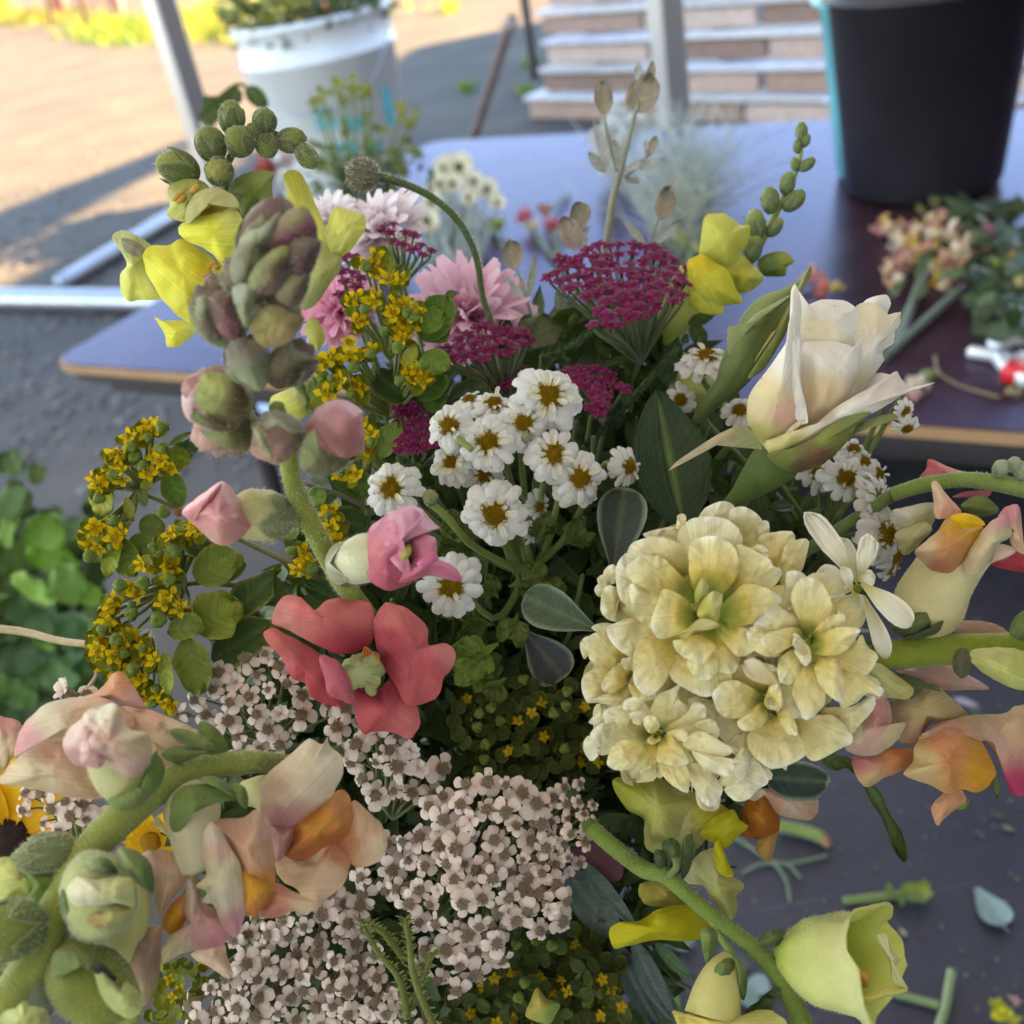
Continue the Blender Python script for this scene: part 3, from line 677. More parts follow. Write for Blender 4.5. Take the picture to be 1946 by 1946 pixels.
def budx(parent, x, y, d, rpx, dirpx=(0, -1), dz=0.0, elong=1.25, cb=(.3, .35, .12), cs=(.10, .16, .04), ctip=None, ns=5, th1=1.9, flare=.0, fz=0, fl=.0012, nm='bud', mat='downy', smat='downy', bump=.12, seed=0, sq=1.0, stip=(.20, .08, .09), stm=.35):
    """plump flower bud with sepals hugging it; dirpx = direction of its tip in the photo, dz = towards (+) the lens"""
    c = P(x, y, d); r = rpx * PXM(d)
    ax = (CR * dirpx[0] - CU * dirpx[1] - CF * dz).normalized(); sc = (sq, 1, elong)
    bm = ball(c, r, (lambda t: mixc(cb, ctip, max(0, 1 - t * 2.2))) if ctip else cb, ax, sc, 12, 16, bump, seed + x)
    bk = keep(bm); o = part(nm, bm, MAT[mat], parent)
    r_ = random.Random(int(x * 7 + y)); sps = []
    for k in range(ns):
        sp = sepal_patch(c, ax, r, sc, 2 * math.pi * k / ns + r_.uniform(-.2, .2) + seed, 1.25 / ns * 3.0, th1 * r_.uniform(.88, 1.08), 1.04, flare, leafcol(cs, mixc(cs, stip, stm), rim=mixc(cs, (.6, .65, .4), .35)), 9, 7)
        sps.append(keep(sp)); part('sepal', sp, MAT[smat], o)
    if fz:
        src = sps + [bk]; vs = []; fs = []
        for a, b in src: k = len(vs); vs += a; fs += [tuple(i + k for i in q) for q in b]
        fuzz((vs, fs), parent, fz, fl, seed=int(x + y))
    return o

# ---- shared small meshes, made once and placed many times
def place(name, me, parent, Mx):
    o = bpy.data.objects.new(name, me); COL.objects.link(o); o.parent = parent; o.matrix_basis = Mx; return o
def frame(nrm, spin=0.0):
    q = V(nrm).normalized().to_track_quat('Z', 'Y').to_matrix().to_4x4(); return q @ Matrix.Rotation(spin, 4, 'Z')
X0, Y0, Z0, O0 = V((1, 0, 0)), V((0, 1, 0)), V((0, 0, 1)), V((0, 0, 0))
def cup_at(cx, cy, d, nrm): return P(cx, cy, d), (-CF + CR * nrm[0] + CU * nrm[1]).normalized()
WH = (.80, .79, .74)
# feverfew: unit = outer radius 1
fev_pet = []
for s in range(5):
    fev_pet.append(petal(V((.22, 0, .02)), V((1.0 - .05 * (s % 2), 0, -.06 - .04 * s)), .36 + .02 * s, Z0, cup=-.22, curl=-.12, shape='strap', nu=8, nv=7, seed=s, ruf=.10, notch=.10, edge=.08, fold=.0, mid=.06,
                         col=lambda u, v: mixc((.74, .70, .48), WH, min(1, u * 3))).mesh('petal', MAT['petal_white']))
fev_in = []
for s in range(3):
    fev_in.append(petal(V((.28, 0, .06)), V((.58 + .05 * s, 0, .13 - .02 * s)), .16, Z0, cup=.5, curl=-.25, shape='strap', nu=6, nv=5, seed=s, notch=.25, col=lambda u, v: mixc((.72, .62, .22), (.78, .76, .66), min(1, u * 2))).mesh('petal', MAT['petal_white']))
def disc_mesh(seed):
    m = ball((0, 0, -.02), .37, (.62, .35, .01), Z0, (1, 1, .55), 8, 18); r = random.Random(seed)
    for i in range(150):     # golden-angle florets
        q = math.sqrt((i + .5) / 150) * .38; a = i * 2.39996; z = .14 * (1 - (q / .33) ** 2) + .02 + (-.06 if q < .07 else 0)
        c = mixc((.60, .34, .02), (.86, .52, .02), min(1, q / .2)); 
        if q > .25: c = mixc(c, (.72, .60, .22), r.random() * .8)
        c = mixc(c, (.38, .17, .01), r.random() ** 2 * .8)
        p = V((q * math.cos(a), q * math.sin(a), z)); h = r.uniform(.04, .13); w_ = .016
        up = V((math.cos(a) * q * 2, math.sin(a) * q * 2, 1)).normalized(); t1 = up.orthogonal().normalized(); t2 = up.cross(t1)
        ring = [p + (t1 * math.cos(k * 1.2566) + t2 * math.sin(k * 1.2566)) * w_ for k in range(5)]
        tr = [q_ + up * h + (q_ - p) * .35 for q_ in ring]
        m.add(ring + tr + [p + up * h * .6], [(k, (k + 1) % 5, (k + 1) % 5 + 5, k + 5) for k in range(5)] + [(k + 5, (k + 1) % 5 + 5, 10) for k in range(5)], c)
    return m.mesh('disc', MAT['floret'])
fev_disc = [disc_mesh(i) for i in range(3)]
fev_cup = lathe([(.01, -.34), (.16, -.30), (.28, -.18), (.30, -.03)], 14, (.10, .15, .05)).mesh('bract_cup', MAT['leaf'])
def feverfew(parent, x, y, d, R, nrm=(0, 0), seed=0, n=15, inner=16, disc=1.0, droop=0.0):
    r = random.Random(seed * 13 + 5); p, N = cup_at(x, y, d, nrm); k = R * 1.10 * PXM(d)
    h = place('flower_head', fev_disc[seed % 3], parent, Matrix.Translation(p - org(parent)) @ frame(N, r.uniform(0, 6)) @ Matrix.Diagonal((k * disc, k * disc, k * disc, 1)))
    inv = 1 / disc
    place('bract_cup', fev_cup, h, Matrix.Diagonal((inv, inv, inv, 1)))
    for ring, (nn, sc, tilt, z) in enumerate(((n, 1.0, .05 + droop, -.03), (n - 2, .84, -.12 + droop, .02))):
        off = r.uniform(0, 6)
        for i in range(nn):
            a = off + 2 * math.pi * i / nn + r.uniform(-.07, .07); s = sc * r.uniform(.88, 1.08) * inv
            place('petal', fev_pet[r.randrange(5)], h, Matrix.Rotation(a, 4, 'Z') @ Matrix.Rotation(tilt + r.uniform(-.12, .16), 4, 'Y') @ Matrix.Rotation(r.uniform(-.25, .25), 4, 'X') @ Matrix.Translation((0, 0, z * inv)) @ Matrix.Diagonal((s, s * r.uniform(.85, 1.1), s, 1)))
    for i in range(inner):
        a = 2 * math.pi * i / max(1, inner) + r.uniform(-.2, .2)
        if r.random() < .25: continue
        s = r.uniform(.75, 1.15) * inv
        place('petal', fev_in[r.randrange(3)], h, Matrix.Rotation(a, 4, 'Z') @ Matrix.Rotation(r.uniform(-.5, .1), 4, 'Y') @ Matrix.Diagonal((s, s, s, 1)))
    return h
# white yarrow floret: unit = outer radius 1; petals are round and toothed
yar_pet = []
for s in range(4):
    yar_pet.append(petal(V((.20, 0, .10)), V((1.0, 0, .02 - .05 * s)), .86, Z0, cup=-.10, curl=-.10, shape=lambda u: (.35 + .65 * math.sin(min(1, u / .62) * math.pi / 2)) * (1 if u < .62 else (1 - ((u - .62) / .38) ** 3.0 * .55)), nu=6, nv=7, notch=-.0, seed=s + 2, edge=.05, ruf=.09,
                         col=lambda u, v: mixc((.72, .54, .44), (.87, .73, .65), min(1, u * 1.8))).mesh('petal', MAT['petal_white']))
def yar_disc(seed, c1=(.88, .70, .50), c2=(.70, .52, .34)):
    r = random.Random(seed); m = lathe([(.05, -.9), (.16, -.75), (.26, -.4), (.30, 0.0), (.24, .15), (.02, .20)], 10, (.60, .46, .30))
    for i in range(17):
        q = math.sqrt((i + .5) / 17) * .34; a = i * 2.39996; p = V((q * math.cos(a), q * math.sin(a), .14)); w_ = .050; hh = r.uniform(.05, .11) - q * .08
        ring = [p + V((math.cos(k * 1.2566), math.sin(k * 1.2566), 0)) * w_ for k in range(5)]
        tr = [q_ + V((0, 0, hh)) + (q_ - p) * .7 for q_ in ring]; c = mixc(c1, (.86, .72, .52), r.random())
        m.add(ring + tr + [p + V((0, 0, hh * .3))], [(k, (k + 1) % 5, (k + 1) % 5 + 5, k + 5) for k in range(5)] + [(k + 5, (k + 1) % 5 + 5, 10) for k in range(5)], [c1] * 5 + [c] * 5 + [c2])
    return m.mesh('floret', MAT['floret'])
yar_discs = [yar_disc(0), yar_disc(1, (.70, .50, .32)), yar_disc(2, (.82, .70, .52), (.6, .48, .34)), yar_disc(3, (.58, .38, .20))]
def yarrow_floret(parent, x, y, d, R, nrm, r):
    p, N = cup_at(x, y, d, nrm); k = R * 1.13 * PXM(d) * (r.uniform(.55, .8) if r.random() < .16 else r.uniform(.85, 1.08)); cl_ = r.random() < .09
    h = place('floret', yar_discs[r.randrange(4)], parent, Matrix.Translation(p - org(parent)) @ frame(N, r.uniform(0, 6)) @ Matrix.Scale(k * 1.3, 4))
    n = 5 if r.random() < .75 else (4 if r.random() < .6 else 6)
    for i in range(n):
        if r.random() < .04: continue
        s = r.uniform(.85, 1.1) / 1.22
        place('petal', yar_pet[r.randrange(4)], h, Matrix.Rotation(2 * math.pi * i / n + r.uniform(-.12, .12), 4, 'Z') @ Matrix.Rotation(r.uniform(-1.1, -.8) if cl_ else r.uniform(-.3, .5), 4, 'Y') @ Matrix.Rotation(r.uniform(-.3, .3), 4, 'X') @ Matrix.Diagonal((s, s * r.uniform(.7, 1.1), s, 1)))
    return p, N
def inside(x, y, poly):
    c = False; n = len(poly)
    for i in range(n):
        x1, y1 = poly[i][:2]; x2, y2 = poly[i - 1][:2]
        if (y1 > y) != (y2 > y) and x < (x2 - x1) * (y - y1) / (y2 - y1) + x1: c = not c
    return c
def poisson(poly, rmin, seed, tries=4000):
    r = random.Random(seed); xs = [p[0] for p in poly]; ys = [p[1] for p in poly]; out = []
    for _ in range(tries):
        x, y = r.uniform(min(xs), max(xs)), r.uniform(min(ys), max(ys))
        if inside(x, y, poly) and all((x - a) ** 2 + (y - b) ** 2 > rmin ** 2 for a, b in out): out.append((x, y))
    return out
def yarrow_head(label, polys, hub, seed, R=26, dome=.012, group='white yarrow heads at the front of the bouquet', gap=34, wmin=20):
    """polys: list of (polygon px, depth, (nx, ny)); every small cluster's pedicels run to the hub"""
    r = random.Random(seed); t = thing('yarrow', P(*hub), label, 'yarrow', group)
    ped = MB()
    for poly, d, nrm in polys:
        cx = sum(p[0] for p in poly) / len(poly); cy = sum(p[1] for p in poly) / len(poly)
        ext = max(math.hypot(p[0] - cx, p[1] - cy) for p in poly)
        pts = poisson(poly, gap, seed + int(cx))
        for (x, y) in pts:
            e = math.hypot(x - cx, y - cy) / ext
            dd = d + dome * e * e + r.uniform(-.0035, .0035)
            nn = (nrm[0] + (x - cx) / ext * .55 + r.gauss(0, .2), nrm[1] - (y - cy) / ext * .45 + r.gauss(0, .2))
            p, N = yarrow_floret(t, x, y, dd, R * r.uniform(.82, 1.12), nn, r)
            h = P(lerp(hub[0], cx, .45), lerp(hub[1], cy, .45), lerp(hub[2], d, .4)); L = (h - p)
            a = p - N * (R * PXM(dd) * .8); ped.join(tube([a, a - N * .006 + L * .12, lerp(p, h, .55), h], [.00035, .0004, .0006, .0009], (.14, .17, .06), n=5, steps=7))
    part('pedicels', ped, MAT['stem'], t, kind='stuff')
    stem_down(t, hub, 7, (.14, .19, .07))
    return t
# crimson yarrow floret: one five-lobed sheet round a small disc
def maroon_mesh(seed):
    r = random.Random(seed); m = MB(); c1, c2 = (.16, .004, .05), (.34, .012, .15)
    n = 30; rings = 4; v = []; cc = []
    for k in range(rings):
        for i in range(n):
            a = 2 * math.pi * i / n; lobe = .30 + .70 * abs(math.sin(a * 2.5)) ** .45; q = (.25 + .75 * (k / (rings - 1)) * lobe) if k else .22
            v.append(V((q * math.cos(a), q * math.sin(a), .05 - .16 * (k / (rings - 1)) ** 2 + .05 * nz((math.cos(a), math.sin(a), k), 2, seed)))); cc.append(mixc(c1, c2, k / 3 * (.5 + .5 * r.random())))
    m.add(v, grid_faces(rings, n, True), cc)
    m.join(lathe([(.04, -1.0), (.14, -.8), (.2, -.3), (.22, .05), (.16, .16), (.01, .16)], 8, (.10, .09, .05)))
    for i in range(9):
        a = i * 2.4; q = .05 + .014 * i; m.join(ball((q * math.cos(a), q * math.sin(a), .18), .05, (.30, .12, .12) if i % 3 else (.5, .35, .12), nu=3, nv=5))
    return m.mesh('floret', MAT['petal'])
mar = [maroon_mesh(i) for i in range(3)]
def crimson(label, poly, d, tilt, hub, seed, R=15, gap=17, nrm=(0, 1.0), slope=2.0):
    """flat-topped umbel: farther towards the top of the picture"""
    r = random.Random(seed); t = thing('yarrow', P(*hub), label, 'yarrow', 'crimson yarrow heads')
    cx = sum(p[0] for p in poly) / len(poly); cy = sum(p[1] for p in poly) / len(poly); ped = MB()
    for (x, y) in poisson(poly, gap, seed):
        dd = d - (y - cy) * PXM(d) * slope + r.uniform(-.003, .003); p, N = cup_at(x, y, dd, (nrm[0] + r.gauss(0, .25) + (x - cx) * .004, nrm[1] + r.gauss(0, .25)))
        k = R * PXM(dd) * r.uniform(.95, 1.3)
        place('floret', mar[r.randrange(3)], t, Matrix.Translation(p - org(t)) @ frame(N, r.uniform(0, 6)) @ Matrix.Scale(k, 4))
        h = P(*hub); a = p - N * k
        ped.join(tube([a, a - N * k * .5, lerp(a, h, .5), h], [.0004, .0005, .0007, .0012], (.13, .18, .07), n=5, steps=6))
    part('pedicels', ped, MAT['stem'], t, kind='stuff'); stem_down(t, hub, 5, (.11, .16, .06)); return t
# spurge: starry yellow flowers, green seed balls, round bracts; unit radius 1
def spurge_star(seed, c=(.90, .66, .02)):
    r = random.Random(seed); m = MB()
    m.join(lathe([(.05, -.5), (.3, -.3), (.42, .0), (.3, .1), (.02, .06)], 10, (.46, .44, .03)))
    n = 4 + seed % 2
    for i in range(n):
        a = 2 * math.pi * i / n + r.uniform(-.2, .2); dv = V((math.cos(a), math.sin(a), r.uniform(.0, .45)))
        m.join(petal(dv * .25, dv * 1.0, .62, V((0, 0, 1)), cup=.25, curl=.1, shape='point', nu=6, nv=5, seed=i + seed, ruf=.2, col=lambda u, v: mixc((.80, .58, .02), c, u)))
    for i in range(7):
        a = r.uniform(0, 6.28); q = r.uniform(.05, .4); p = V((q * math.cos(a), q * math.sin(a), .1))
        m.join(tube([p, p + V((.05 * math.cos(a), .05 * math.sin(a), r.uniform(.25, .5)))], [.05, .035], (.60, .40, .03), n=4, steps=3)); m.join(ball(p + V((.05 * math.cos(a), .05 * math.sin(a), .5)), .085, (.78, .52, .02), nu=3, nv=5))
    return m
star = [spurge_star(i).mesh('blossom', MAT['papery']) for i in range(4)]
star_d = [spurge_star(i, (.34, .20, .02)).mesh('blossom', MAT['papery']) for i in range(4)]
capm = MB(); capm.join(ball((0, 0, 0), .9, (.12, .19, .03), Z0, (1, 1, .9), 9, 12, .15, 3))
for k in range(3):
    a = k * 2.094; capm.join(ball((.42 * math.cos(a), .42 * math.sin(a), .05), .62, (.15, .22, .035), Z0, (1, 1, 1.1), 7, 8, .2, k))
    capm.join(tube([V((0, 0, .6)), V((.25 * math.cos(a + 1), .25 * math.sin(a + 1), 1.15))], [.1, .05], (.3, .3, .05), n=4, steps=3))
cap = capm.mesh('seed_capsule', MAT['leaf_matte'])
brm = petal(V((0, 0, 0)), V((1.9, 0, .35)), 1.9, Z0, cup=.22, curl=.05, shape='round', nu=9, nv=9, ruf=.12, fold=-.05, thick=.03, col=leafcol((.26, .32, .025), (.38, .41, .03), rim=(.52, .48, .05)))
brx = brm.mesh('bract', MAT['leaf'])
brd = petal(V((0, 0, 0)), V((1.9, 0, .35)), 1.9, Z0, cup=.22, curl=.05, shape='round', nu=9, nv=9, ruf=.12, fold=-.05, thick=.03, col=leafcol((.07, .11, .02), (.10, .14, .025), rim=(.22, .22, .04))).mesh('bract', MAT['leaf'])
def sp_add(parent, kind, x, y, d, R, r, dark=False, nrm=None, spin=None):
    nrm = nrm or (r.gauss(0, .45), r.gauss(.25, .4)); p, N = cup_at(x, y, d, nrm); k = R * PXM(d)
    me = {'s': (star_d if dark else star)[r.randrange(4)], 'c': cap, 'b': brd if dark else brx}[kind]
    nm = {'s': 'blossom', 'c': 'seed_capsule', 'b': 'bract'}[kind]
    Mx = Matrix.Translation(p - org(parent)) @ frame(N, spin if spin is not None else r.uniform(0, 6.28)) @ Matrix.Scale(k, 4)
    return place(nm, me, parent, Mx)
def spurge(parent, f, stars, caps=(), bracts=(), d=.32, seed=1, sc=1.0, dark=False, hub=None):
    """stars/caps: zoom px; each star gets two cupped bracts under it and a pedicel"""
    r = random.Random(seed); ped = MB(); H_ = P(*hub) if hub else None
    stars = [q for s in stars for q in (s, (s[0] + r.gauss(0, 34), s[1] + r.gauss(0, 34), 46))] if not dark else stars
    for s in stars:
        x, y = f(*s[:2]); R = (s[2] if len(s) > 2 else 52) * f.k * sc * 1.12; dd = d + r.uniform(-.004, .004)
        sp_add(parent, 's', x, y, dd, R, r, dark)
        if r.random() < .8:
            a = r.uniform(0, 6.28); nr = (r.gauss(0, .3), r.gauss(.3, .3))
            for q in (0, 3.14): sp_add(parent, 'b', x, y + R * .25, dd + .0022, R * .72, r, dark, nr, a + q + r.uniform(-.4, .4))
        if H_: p = P(x, y, dd + .003); ped.join(tube([p, lerp(p, H_, .4) + CF * .004, H_], [.0005, .0006, .0009], (.20, .24, .06), n=5, steps=6))
    for s in caps:
        x, y = f(*s[:2]); sp_add(parent, 'c', x, y, d - .003 + r.uniform(-.002, .002), (s[2] if len(s) > 2 else 38) * .85 * f.k * sc, r, dark)
    if H_: part('pedicels', ped, MAT['stem'], parent, kind='stuff')
# cornflower: trumpet florets with pointed teeth
def trumpet(seed, cb, ct):
    r = random.Random(seed); nt_ = 6; nu = 6; nv = 19; v = []; cc = []
    for i in range(nu):
        u = i / (nu - 1)
        for j in range(nv):
            a = 2 * math.pi * j / (nv - 1) * .86 + .45; tooth = (.5 + .5 * math.cos(a * nt_ / .86)) ** 1.5 * (1 if i == nu - 1 else .25 if i == nu - 2 else 0)
            rr = .045 + .36 * u ** 1.7 * (1 - .1 * (i == nu - 1)); x = u * .74 + tooth * .42
            v.append(V((x, math.cos(a) * rr * (1 + tooth * .25), math.sin(a) * rr * .8 + .02 * r.random()))); cc.append(mixc(cb, ct, u))
    m = MB(); m.add(v, grid_faces(nu, nv), cc); return m
def cornflower(label, x, y, d, R, nrm, cb, ct, seed, n=12, half=None):
    r = random.Random(seed); p, N = cup_at(x, y, d, nrm); k = R * PXM(d)
    t = thing('cornflower', p, label, 'cornflower', 'pale cornflowers behind the euphorbia')
    mesh = [trumpet(seed + i, cb, ct).mesh('ray_floret', MAT['petal']) for i in range(3)]
    for ring, (nn, el, s) in enumerate(((n - 2, .12, 1.0), (n - 5, .55, .8), (4, 1.1, .5))):
        for i in range(nn):
            a = 2 * math.pi * i / nn + r.uniform(-.2, .2) + ring
            place('ray_floret', mesh[r.randrange(3)], t, frame(N, a) @ Matrix.Rotation(-el + r.uniform(-.12, .12), 4, 'Y') @ Matrix.Rotation(r.uniform(-.6, .6), 4, 'X') @ Matrix.Scale(k * s * r.uniform(.9, 1.08), 4))
    part('involucre', ball(p - N * k * .35, k * .26, (.12, .15, .08), N, (1, 1, 1.3), 8, 12, .3), MAT['leaf_matte'], t)
    s = p - N * k * .6; dd = (s - CAM).dot(CF)
    j = V((_sr.uniform(-.012, .012), _sr.uniform(-.012, .012), 0))
    part('stem', tube([s, s - N * .01, BIND + j, FOOT - j * 2], [.0012] * 4, (.14, .19, .09), n=7), MAT['stem'], t)
    return t
# double stock floret
def stock(parent, x, y, d, R, nrm=(0, 0), seed=0, rings=((8, 1.0, .10, .62), (7, .74, .32, .55), (5, .46, .62, .5)), cen=True, wid=1.0, white=0.0, cR=1.0):
    r = random.Random(seed * 31 + 3); p, N = cup_at(x, y, d, nrm); k = R * PXM(d); Mx = frame(N, r.uniform(0, 6)).to_3x3()
    c0, c1, c2 = (.12, .19, .01), mixc((.76, .62, .17), (.82, .74, .36), white), mixc((.86, .80, .42), (.88, .86, .64), white)
    def col(u, v):
        a = mixc(c0, c1, min(1, u / .34)) if u < .34 else mixc(c1, c2, (u - .34) / .5 if u < .84 else 1)
        return mixc(a, (.88, .82, .60), .5) if abs(v) > .92 or u > .95 else a
    cm = MB()
    for i in range(4 if cen else 2):
        a = r.uniform(0, 6.28); dv = Mx @ V((math.cos(a) * .10, math.sin(a) * .10, .30)); 
        cm.join(petal(p + Mx @ V((math.cos(a) * .04, math.sin(a) * .04, -.05)) * k, p + dv * k * cR, .17 * k, Mx @ V((math.cos(a), math.sin(a), .3)), cup=.6, curl=.3, ruf=.7, seed=i, shape='strap', nu=7, nv=5, col=lambda u, v: mixc((.36, .38, .04), (.66, .58, .20), u)))
    o = part('flower', cm, MAT['petal'], parent)
    off = 0
    for ri, (n, L, el, wd) in enumerate(rings):
        off += r.uniform(.2, .6)
        for i in range(n):
            a = off + 2 * math.pi * i / n + r.uniform(-.16, .16); e = el + r.uniform(-.13, .13); l = L * r.uniform(.88, 1.1)
            dv = Mx @ V((math.cos(a) * math.cos(e), math.sin(a) * math.cos(e), math.sin(e))); nn = Mx @ V((-math.cos(a) * math.sin(e), -math.sin(a) * math.sin(e), math.cos(e)))
            b = p + Mx @ V((math.cos(a) * .03, math.sin(a) * .03, -.12 + ri * .05)) * k
            mb = petal(b, b + dv * l * k, L * wd * wid * k * r.uniform(.9, 1.2), nn, cup=-.05 + r.uniform(-.08, .14), curl=-.12 + r.uniform(-.20, .12), mid=.08, ruf=.34, seed=r.uniform(0, 50), edge=.07, notch=r.choice((.0, .05, .12)), roll=r.uniform(-.3, .3), shape='ob', nu=16, nv=13, col=col, thick=.00025)
            part('petal', mb, MAT['petal'], o)
    return o
# ================================================================== BOUQUET: the things, back to front
# ---- feverfew spray in the centre
t = thing('feverfew', P(1010, 1100, .345), 'feverfew spray of white daisy heads with yellow centres in the middle of the bouquet', 'feverfew')
FV = [(1225, 420, 188, .3025, (.1, .25), 19, 20), (700, 578, 135, .300, (-.35, .25), 14, 14), (905, 668, 165, .297, (-.1, .1), 16, 18), (1090, 566, 135, .300, (.1, .3), 14, 14),
      (1245, 728, 155, .2975, (.15, .25), 16, 14), (1382, 852, 155, .300, (.35, .0), 17, 12), (940, 1038, 178, .2945, (0, 0), 15, 14), (400, 905, 158, .297, (-.1, .1), 15, 12),
      (712, 768, 140, .305, (-.4, .1), 14, 16), (935, 462, 115, .309, (0, .9), 14, 10), (712, 1418, 172, .2965, (-.05, -.05), 13, 10), (885, 835, 120, .306, (-.1, -.5), 12, 18),
      (1640, 790, 110, .315, (.8, .0), 12, 8), (805, 440, 85, .318, (-.3, 1.1), 12, 0), (1170, 1000, 85, .322, (.8, -.3), 12, 6), (1150, 1130, 85, .325, (.6, -.6), 12, 6)]
r = random.Random(3); hubp = P(1000, 1090, .335); lp = MB()
for i, (x, y, R, d, nr, n, inn) in enumerate(FV):
    px, py = ZE(x, y); feverfew(t, px, py, d, R * .3623, nr, i, n, inn, disc=1.0 if i != 8 else .8)
    p, N = cup_at(px, py, d, nr); hb = P(lerp(px, 1000, .6), py + 70 + (1090 - py) * .3, .33)
    part('pedicel', tube([p - N * .0035, p - N * .012, hb, hubp], [.0009, .0009, .0011, .0013], (.16, .22, .05), n=7, steps=12), MAT['stem'], t)
for (x, y, R) in ((600, 955, 40), (1105, 640, 26)):
    px, py = ZE(x, y); budx(t, px, py, .298, R * .3623, (.2, -1), .5, 1.0, (.42, .42, .22), (.16, .21, .08), th1=1.3, bump=.5, mat='floret', smat='leaf')
part('pedicel', tube([P(*ZE(605, 985), .299), P(*ZE(690, 1060), .303), P(*ZE(830, 1210), .312), hubp], [.0011] * 4, (.20, .27, .05), n=7), MAT['stem'], t)
part('pedicel', tube([P(*ZE(745, 640), .296), P(*ZE(820, 705), .294)], [.0011, .0009], (.20, .27, .05), n=7), MAT['stem'], t)
stem_down(t, (1000, 1090, .335), 9, (.13, .18, .05), via=((1010, 1250, .37),))
# lobed feverfew leaves
def lobed(parent, b, tp, w, d, col, f=None, n=5, dt=None, nrm=(0, .3), seed=0, mat='leaf'):
    """soft leaf cut into rounded lobes: blade pieces joined along one midrib"""
    if f: b, tp, w = f(*b), f(*tp), w * f.k
    m = MB(); r = random.Random(seed + int(b[0])); dt = dt or d; B_, T_ = P(*b, d), P(*tp, dt); ax = T_ - B_; L = ax.length; N = (-CF + CR * nrm[0] + CU * nrm[1]).normalized(); sd = ax.normalized().cross(N).normalized(); W = w * PXM(d)
    cf = leafcol(col, mixc(col, (.3, .4, .08), .25))
    for i in range(n):
        u = .25 + .6 * i / n; 
        for s in (-1, 1):
            q = B_ + ax * u; l = W * (.62 - .25 * abs(u - .45)); dv = (sd * s + ax.normalized() * .75 + N * r.uniform(-.15, .25)).normalized()
            m.join(petal(q, q + dv * l, l * .75, N + sd * s * -.2, cup=.12, ruf=.45, seed=r.uniform(0, 9), shape='ob', nu=7, nv=7, notch=.18, edge=.3, col=cf))
    m.join(petal(B_, T_, W * .42, N, cup=.15, fold=-.1, ruf=.4, seed=seed, shape='ob', nu=10, nv=7, edge=.3, col=cf))
    return part('leaf', m, MAT[mat], parent)
for a in (((850, 1480), (640, 1530), 150), ((940, 1620), (770, 1620), 180), ((960, 1720), (720, 1860), 230), ((900, 1700), (860, 1900), 200), ((1010, 1420), (1200, 1380), 200), ((1160, 1200), (1180, 1050), 170),
          ((1300, 1200), (1420, 1120), 160), ((900, 1180), (660, 1060), 150), ((880, 1230), (650, 1190), 160), ((1060, 1560), (1020, 1700), 160), ((1200, 1350), (1240, 1480), 150), ((960, 1480), (880, 1400), 130), ((1000, 1900), (880, 1990), 170)):
    lobed(t, a[0], a[1], a[2], .318 + .01 * r.random(), mixc((.06, .11, .02), (.12, .17, .03), r.random()) if a[0] != (960, 1720) else (.16, .26, .03), ZE, seed=r.randrange(99))
# ---- second feverfew stem at the right behind the rose
t = thing('feverfew', P(1590, 1060, .36), 'second feverfew spray, tumbling down between the rose and the right-hand snapdragons', 'feverfew')
for i, (x, y, R, d, nr, n, inn) in enumerate([(1170, 962, 120, .33, (1.1, .2), 14, 14), (1205, 1145, 140, .328, (.8, 0), 15, 14), (1000, 850, 110, .335, (.1, .1), 10, 10), (1090, 770, 85, .34, (.3, .6), 10, 6), (1040, 700, 70, .342, (0, .8), 10, 4),
                                            (1170, 830, 70, .338, (.8, .3), 9, 6), (1260, 1260, 95, .335, (.9, -.6), 11, 6), (1240, 1330, 70, .338, (.7, -.9), 9, 4), (270, 220, 125, .35, (-.1, 1.5), 14, 16), (440, 500, 80, .345, (-.2, .4), 11, 0),
                                            (1310, 500, 55, .325, (.3, -.5), 9, 10), (1320, 590, 60, .326, (.2, -1.3), 9, 0), (850, 830, 85, .35, (-.2, .3), 9, 6), (130, 440, 70, .355, (-.2, -.2), 9, 0)]):
    px, py = ZF(x, y); feverfew(t, px, py, d - .004, R * .3623 * 1.22, nr, i + 40, n, inn)
    p, N = cup_at(px, py, d, nr)
    part('pedicel', tube([p - N * .003, p - N * .010, P(1560, 1040, .36), P(1540, 1120, .37)], [.0009] * 4, (.16, .22, .05), n=6, steps=10), MAT['stem'], t)
stem_down(t, (1540, 1120, .37), 8, (.12, .17, .05))

# ---- crimson yarrow
crimson('large crimson yarrow head left of the right-hand yellow snapdragon', [(1030, 520), (1078, 484), (1150, 458), (1250, 468), (1310, 498), (1303, 560), (1280, 572), (1262, 555), (1240, 590), (1165, 628), (1112, 612), (1150, 575), (1090, 552)], .355, 0, (1215, 690, .37), 5, R=15, gap=16)
crimson('small crimson yarrow head in front of the white cornflower', [(712, 425), (745, 413), (800, 445), (822, 474), (800, 486), (740, 462)], .352, 0, (765, 540, .37), 7, R=13)
crimson('crimson yarrow head lowest at the left, below the purple-tipped snapdragon buds', [(634, 485), (668, 478), (690, 510), (680, 545), (645, 560)], .365, 0, (690, 620, .38), 8, R=13)
crimson('crimson yarrow head above the middle of the daisies, under the pink cornflower', [ZE(640, 210), ZE(740, 110), ZE(880, 35), ZE(1060, 60), ZE(1145, 100), ZE(1130, 145), ZE(900, 215), ZE(700, 245)], .345, 0, (960, 760, .36), 9, R=14.5, gap=16)
crimson('dim crimson yarrow tier right above the daisy cluster', [ZE(820, 290), ZE(930, 250), ZE(1120, 250), ZE(1100, 330), ZE(960, 390), ZE(900, 350)], .352, 0, (970, 790, .365), 10, R=13)
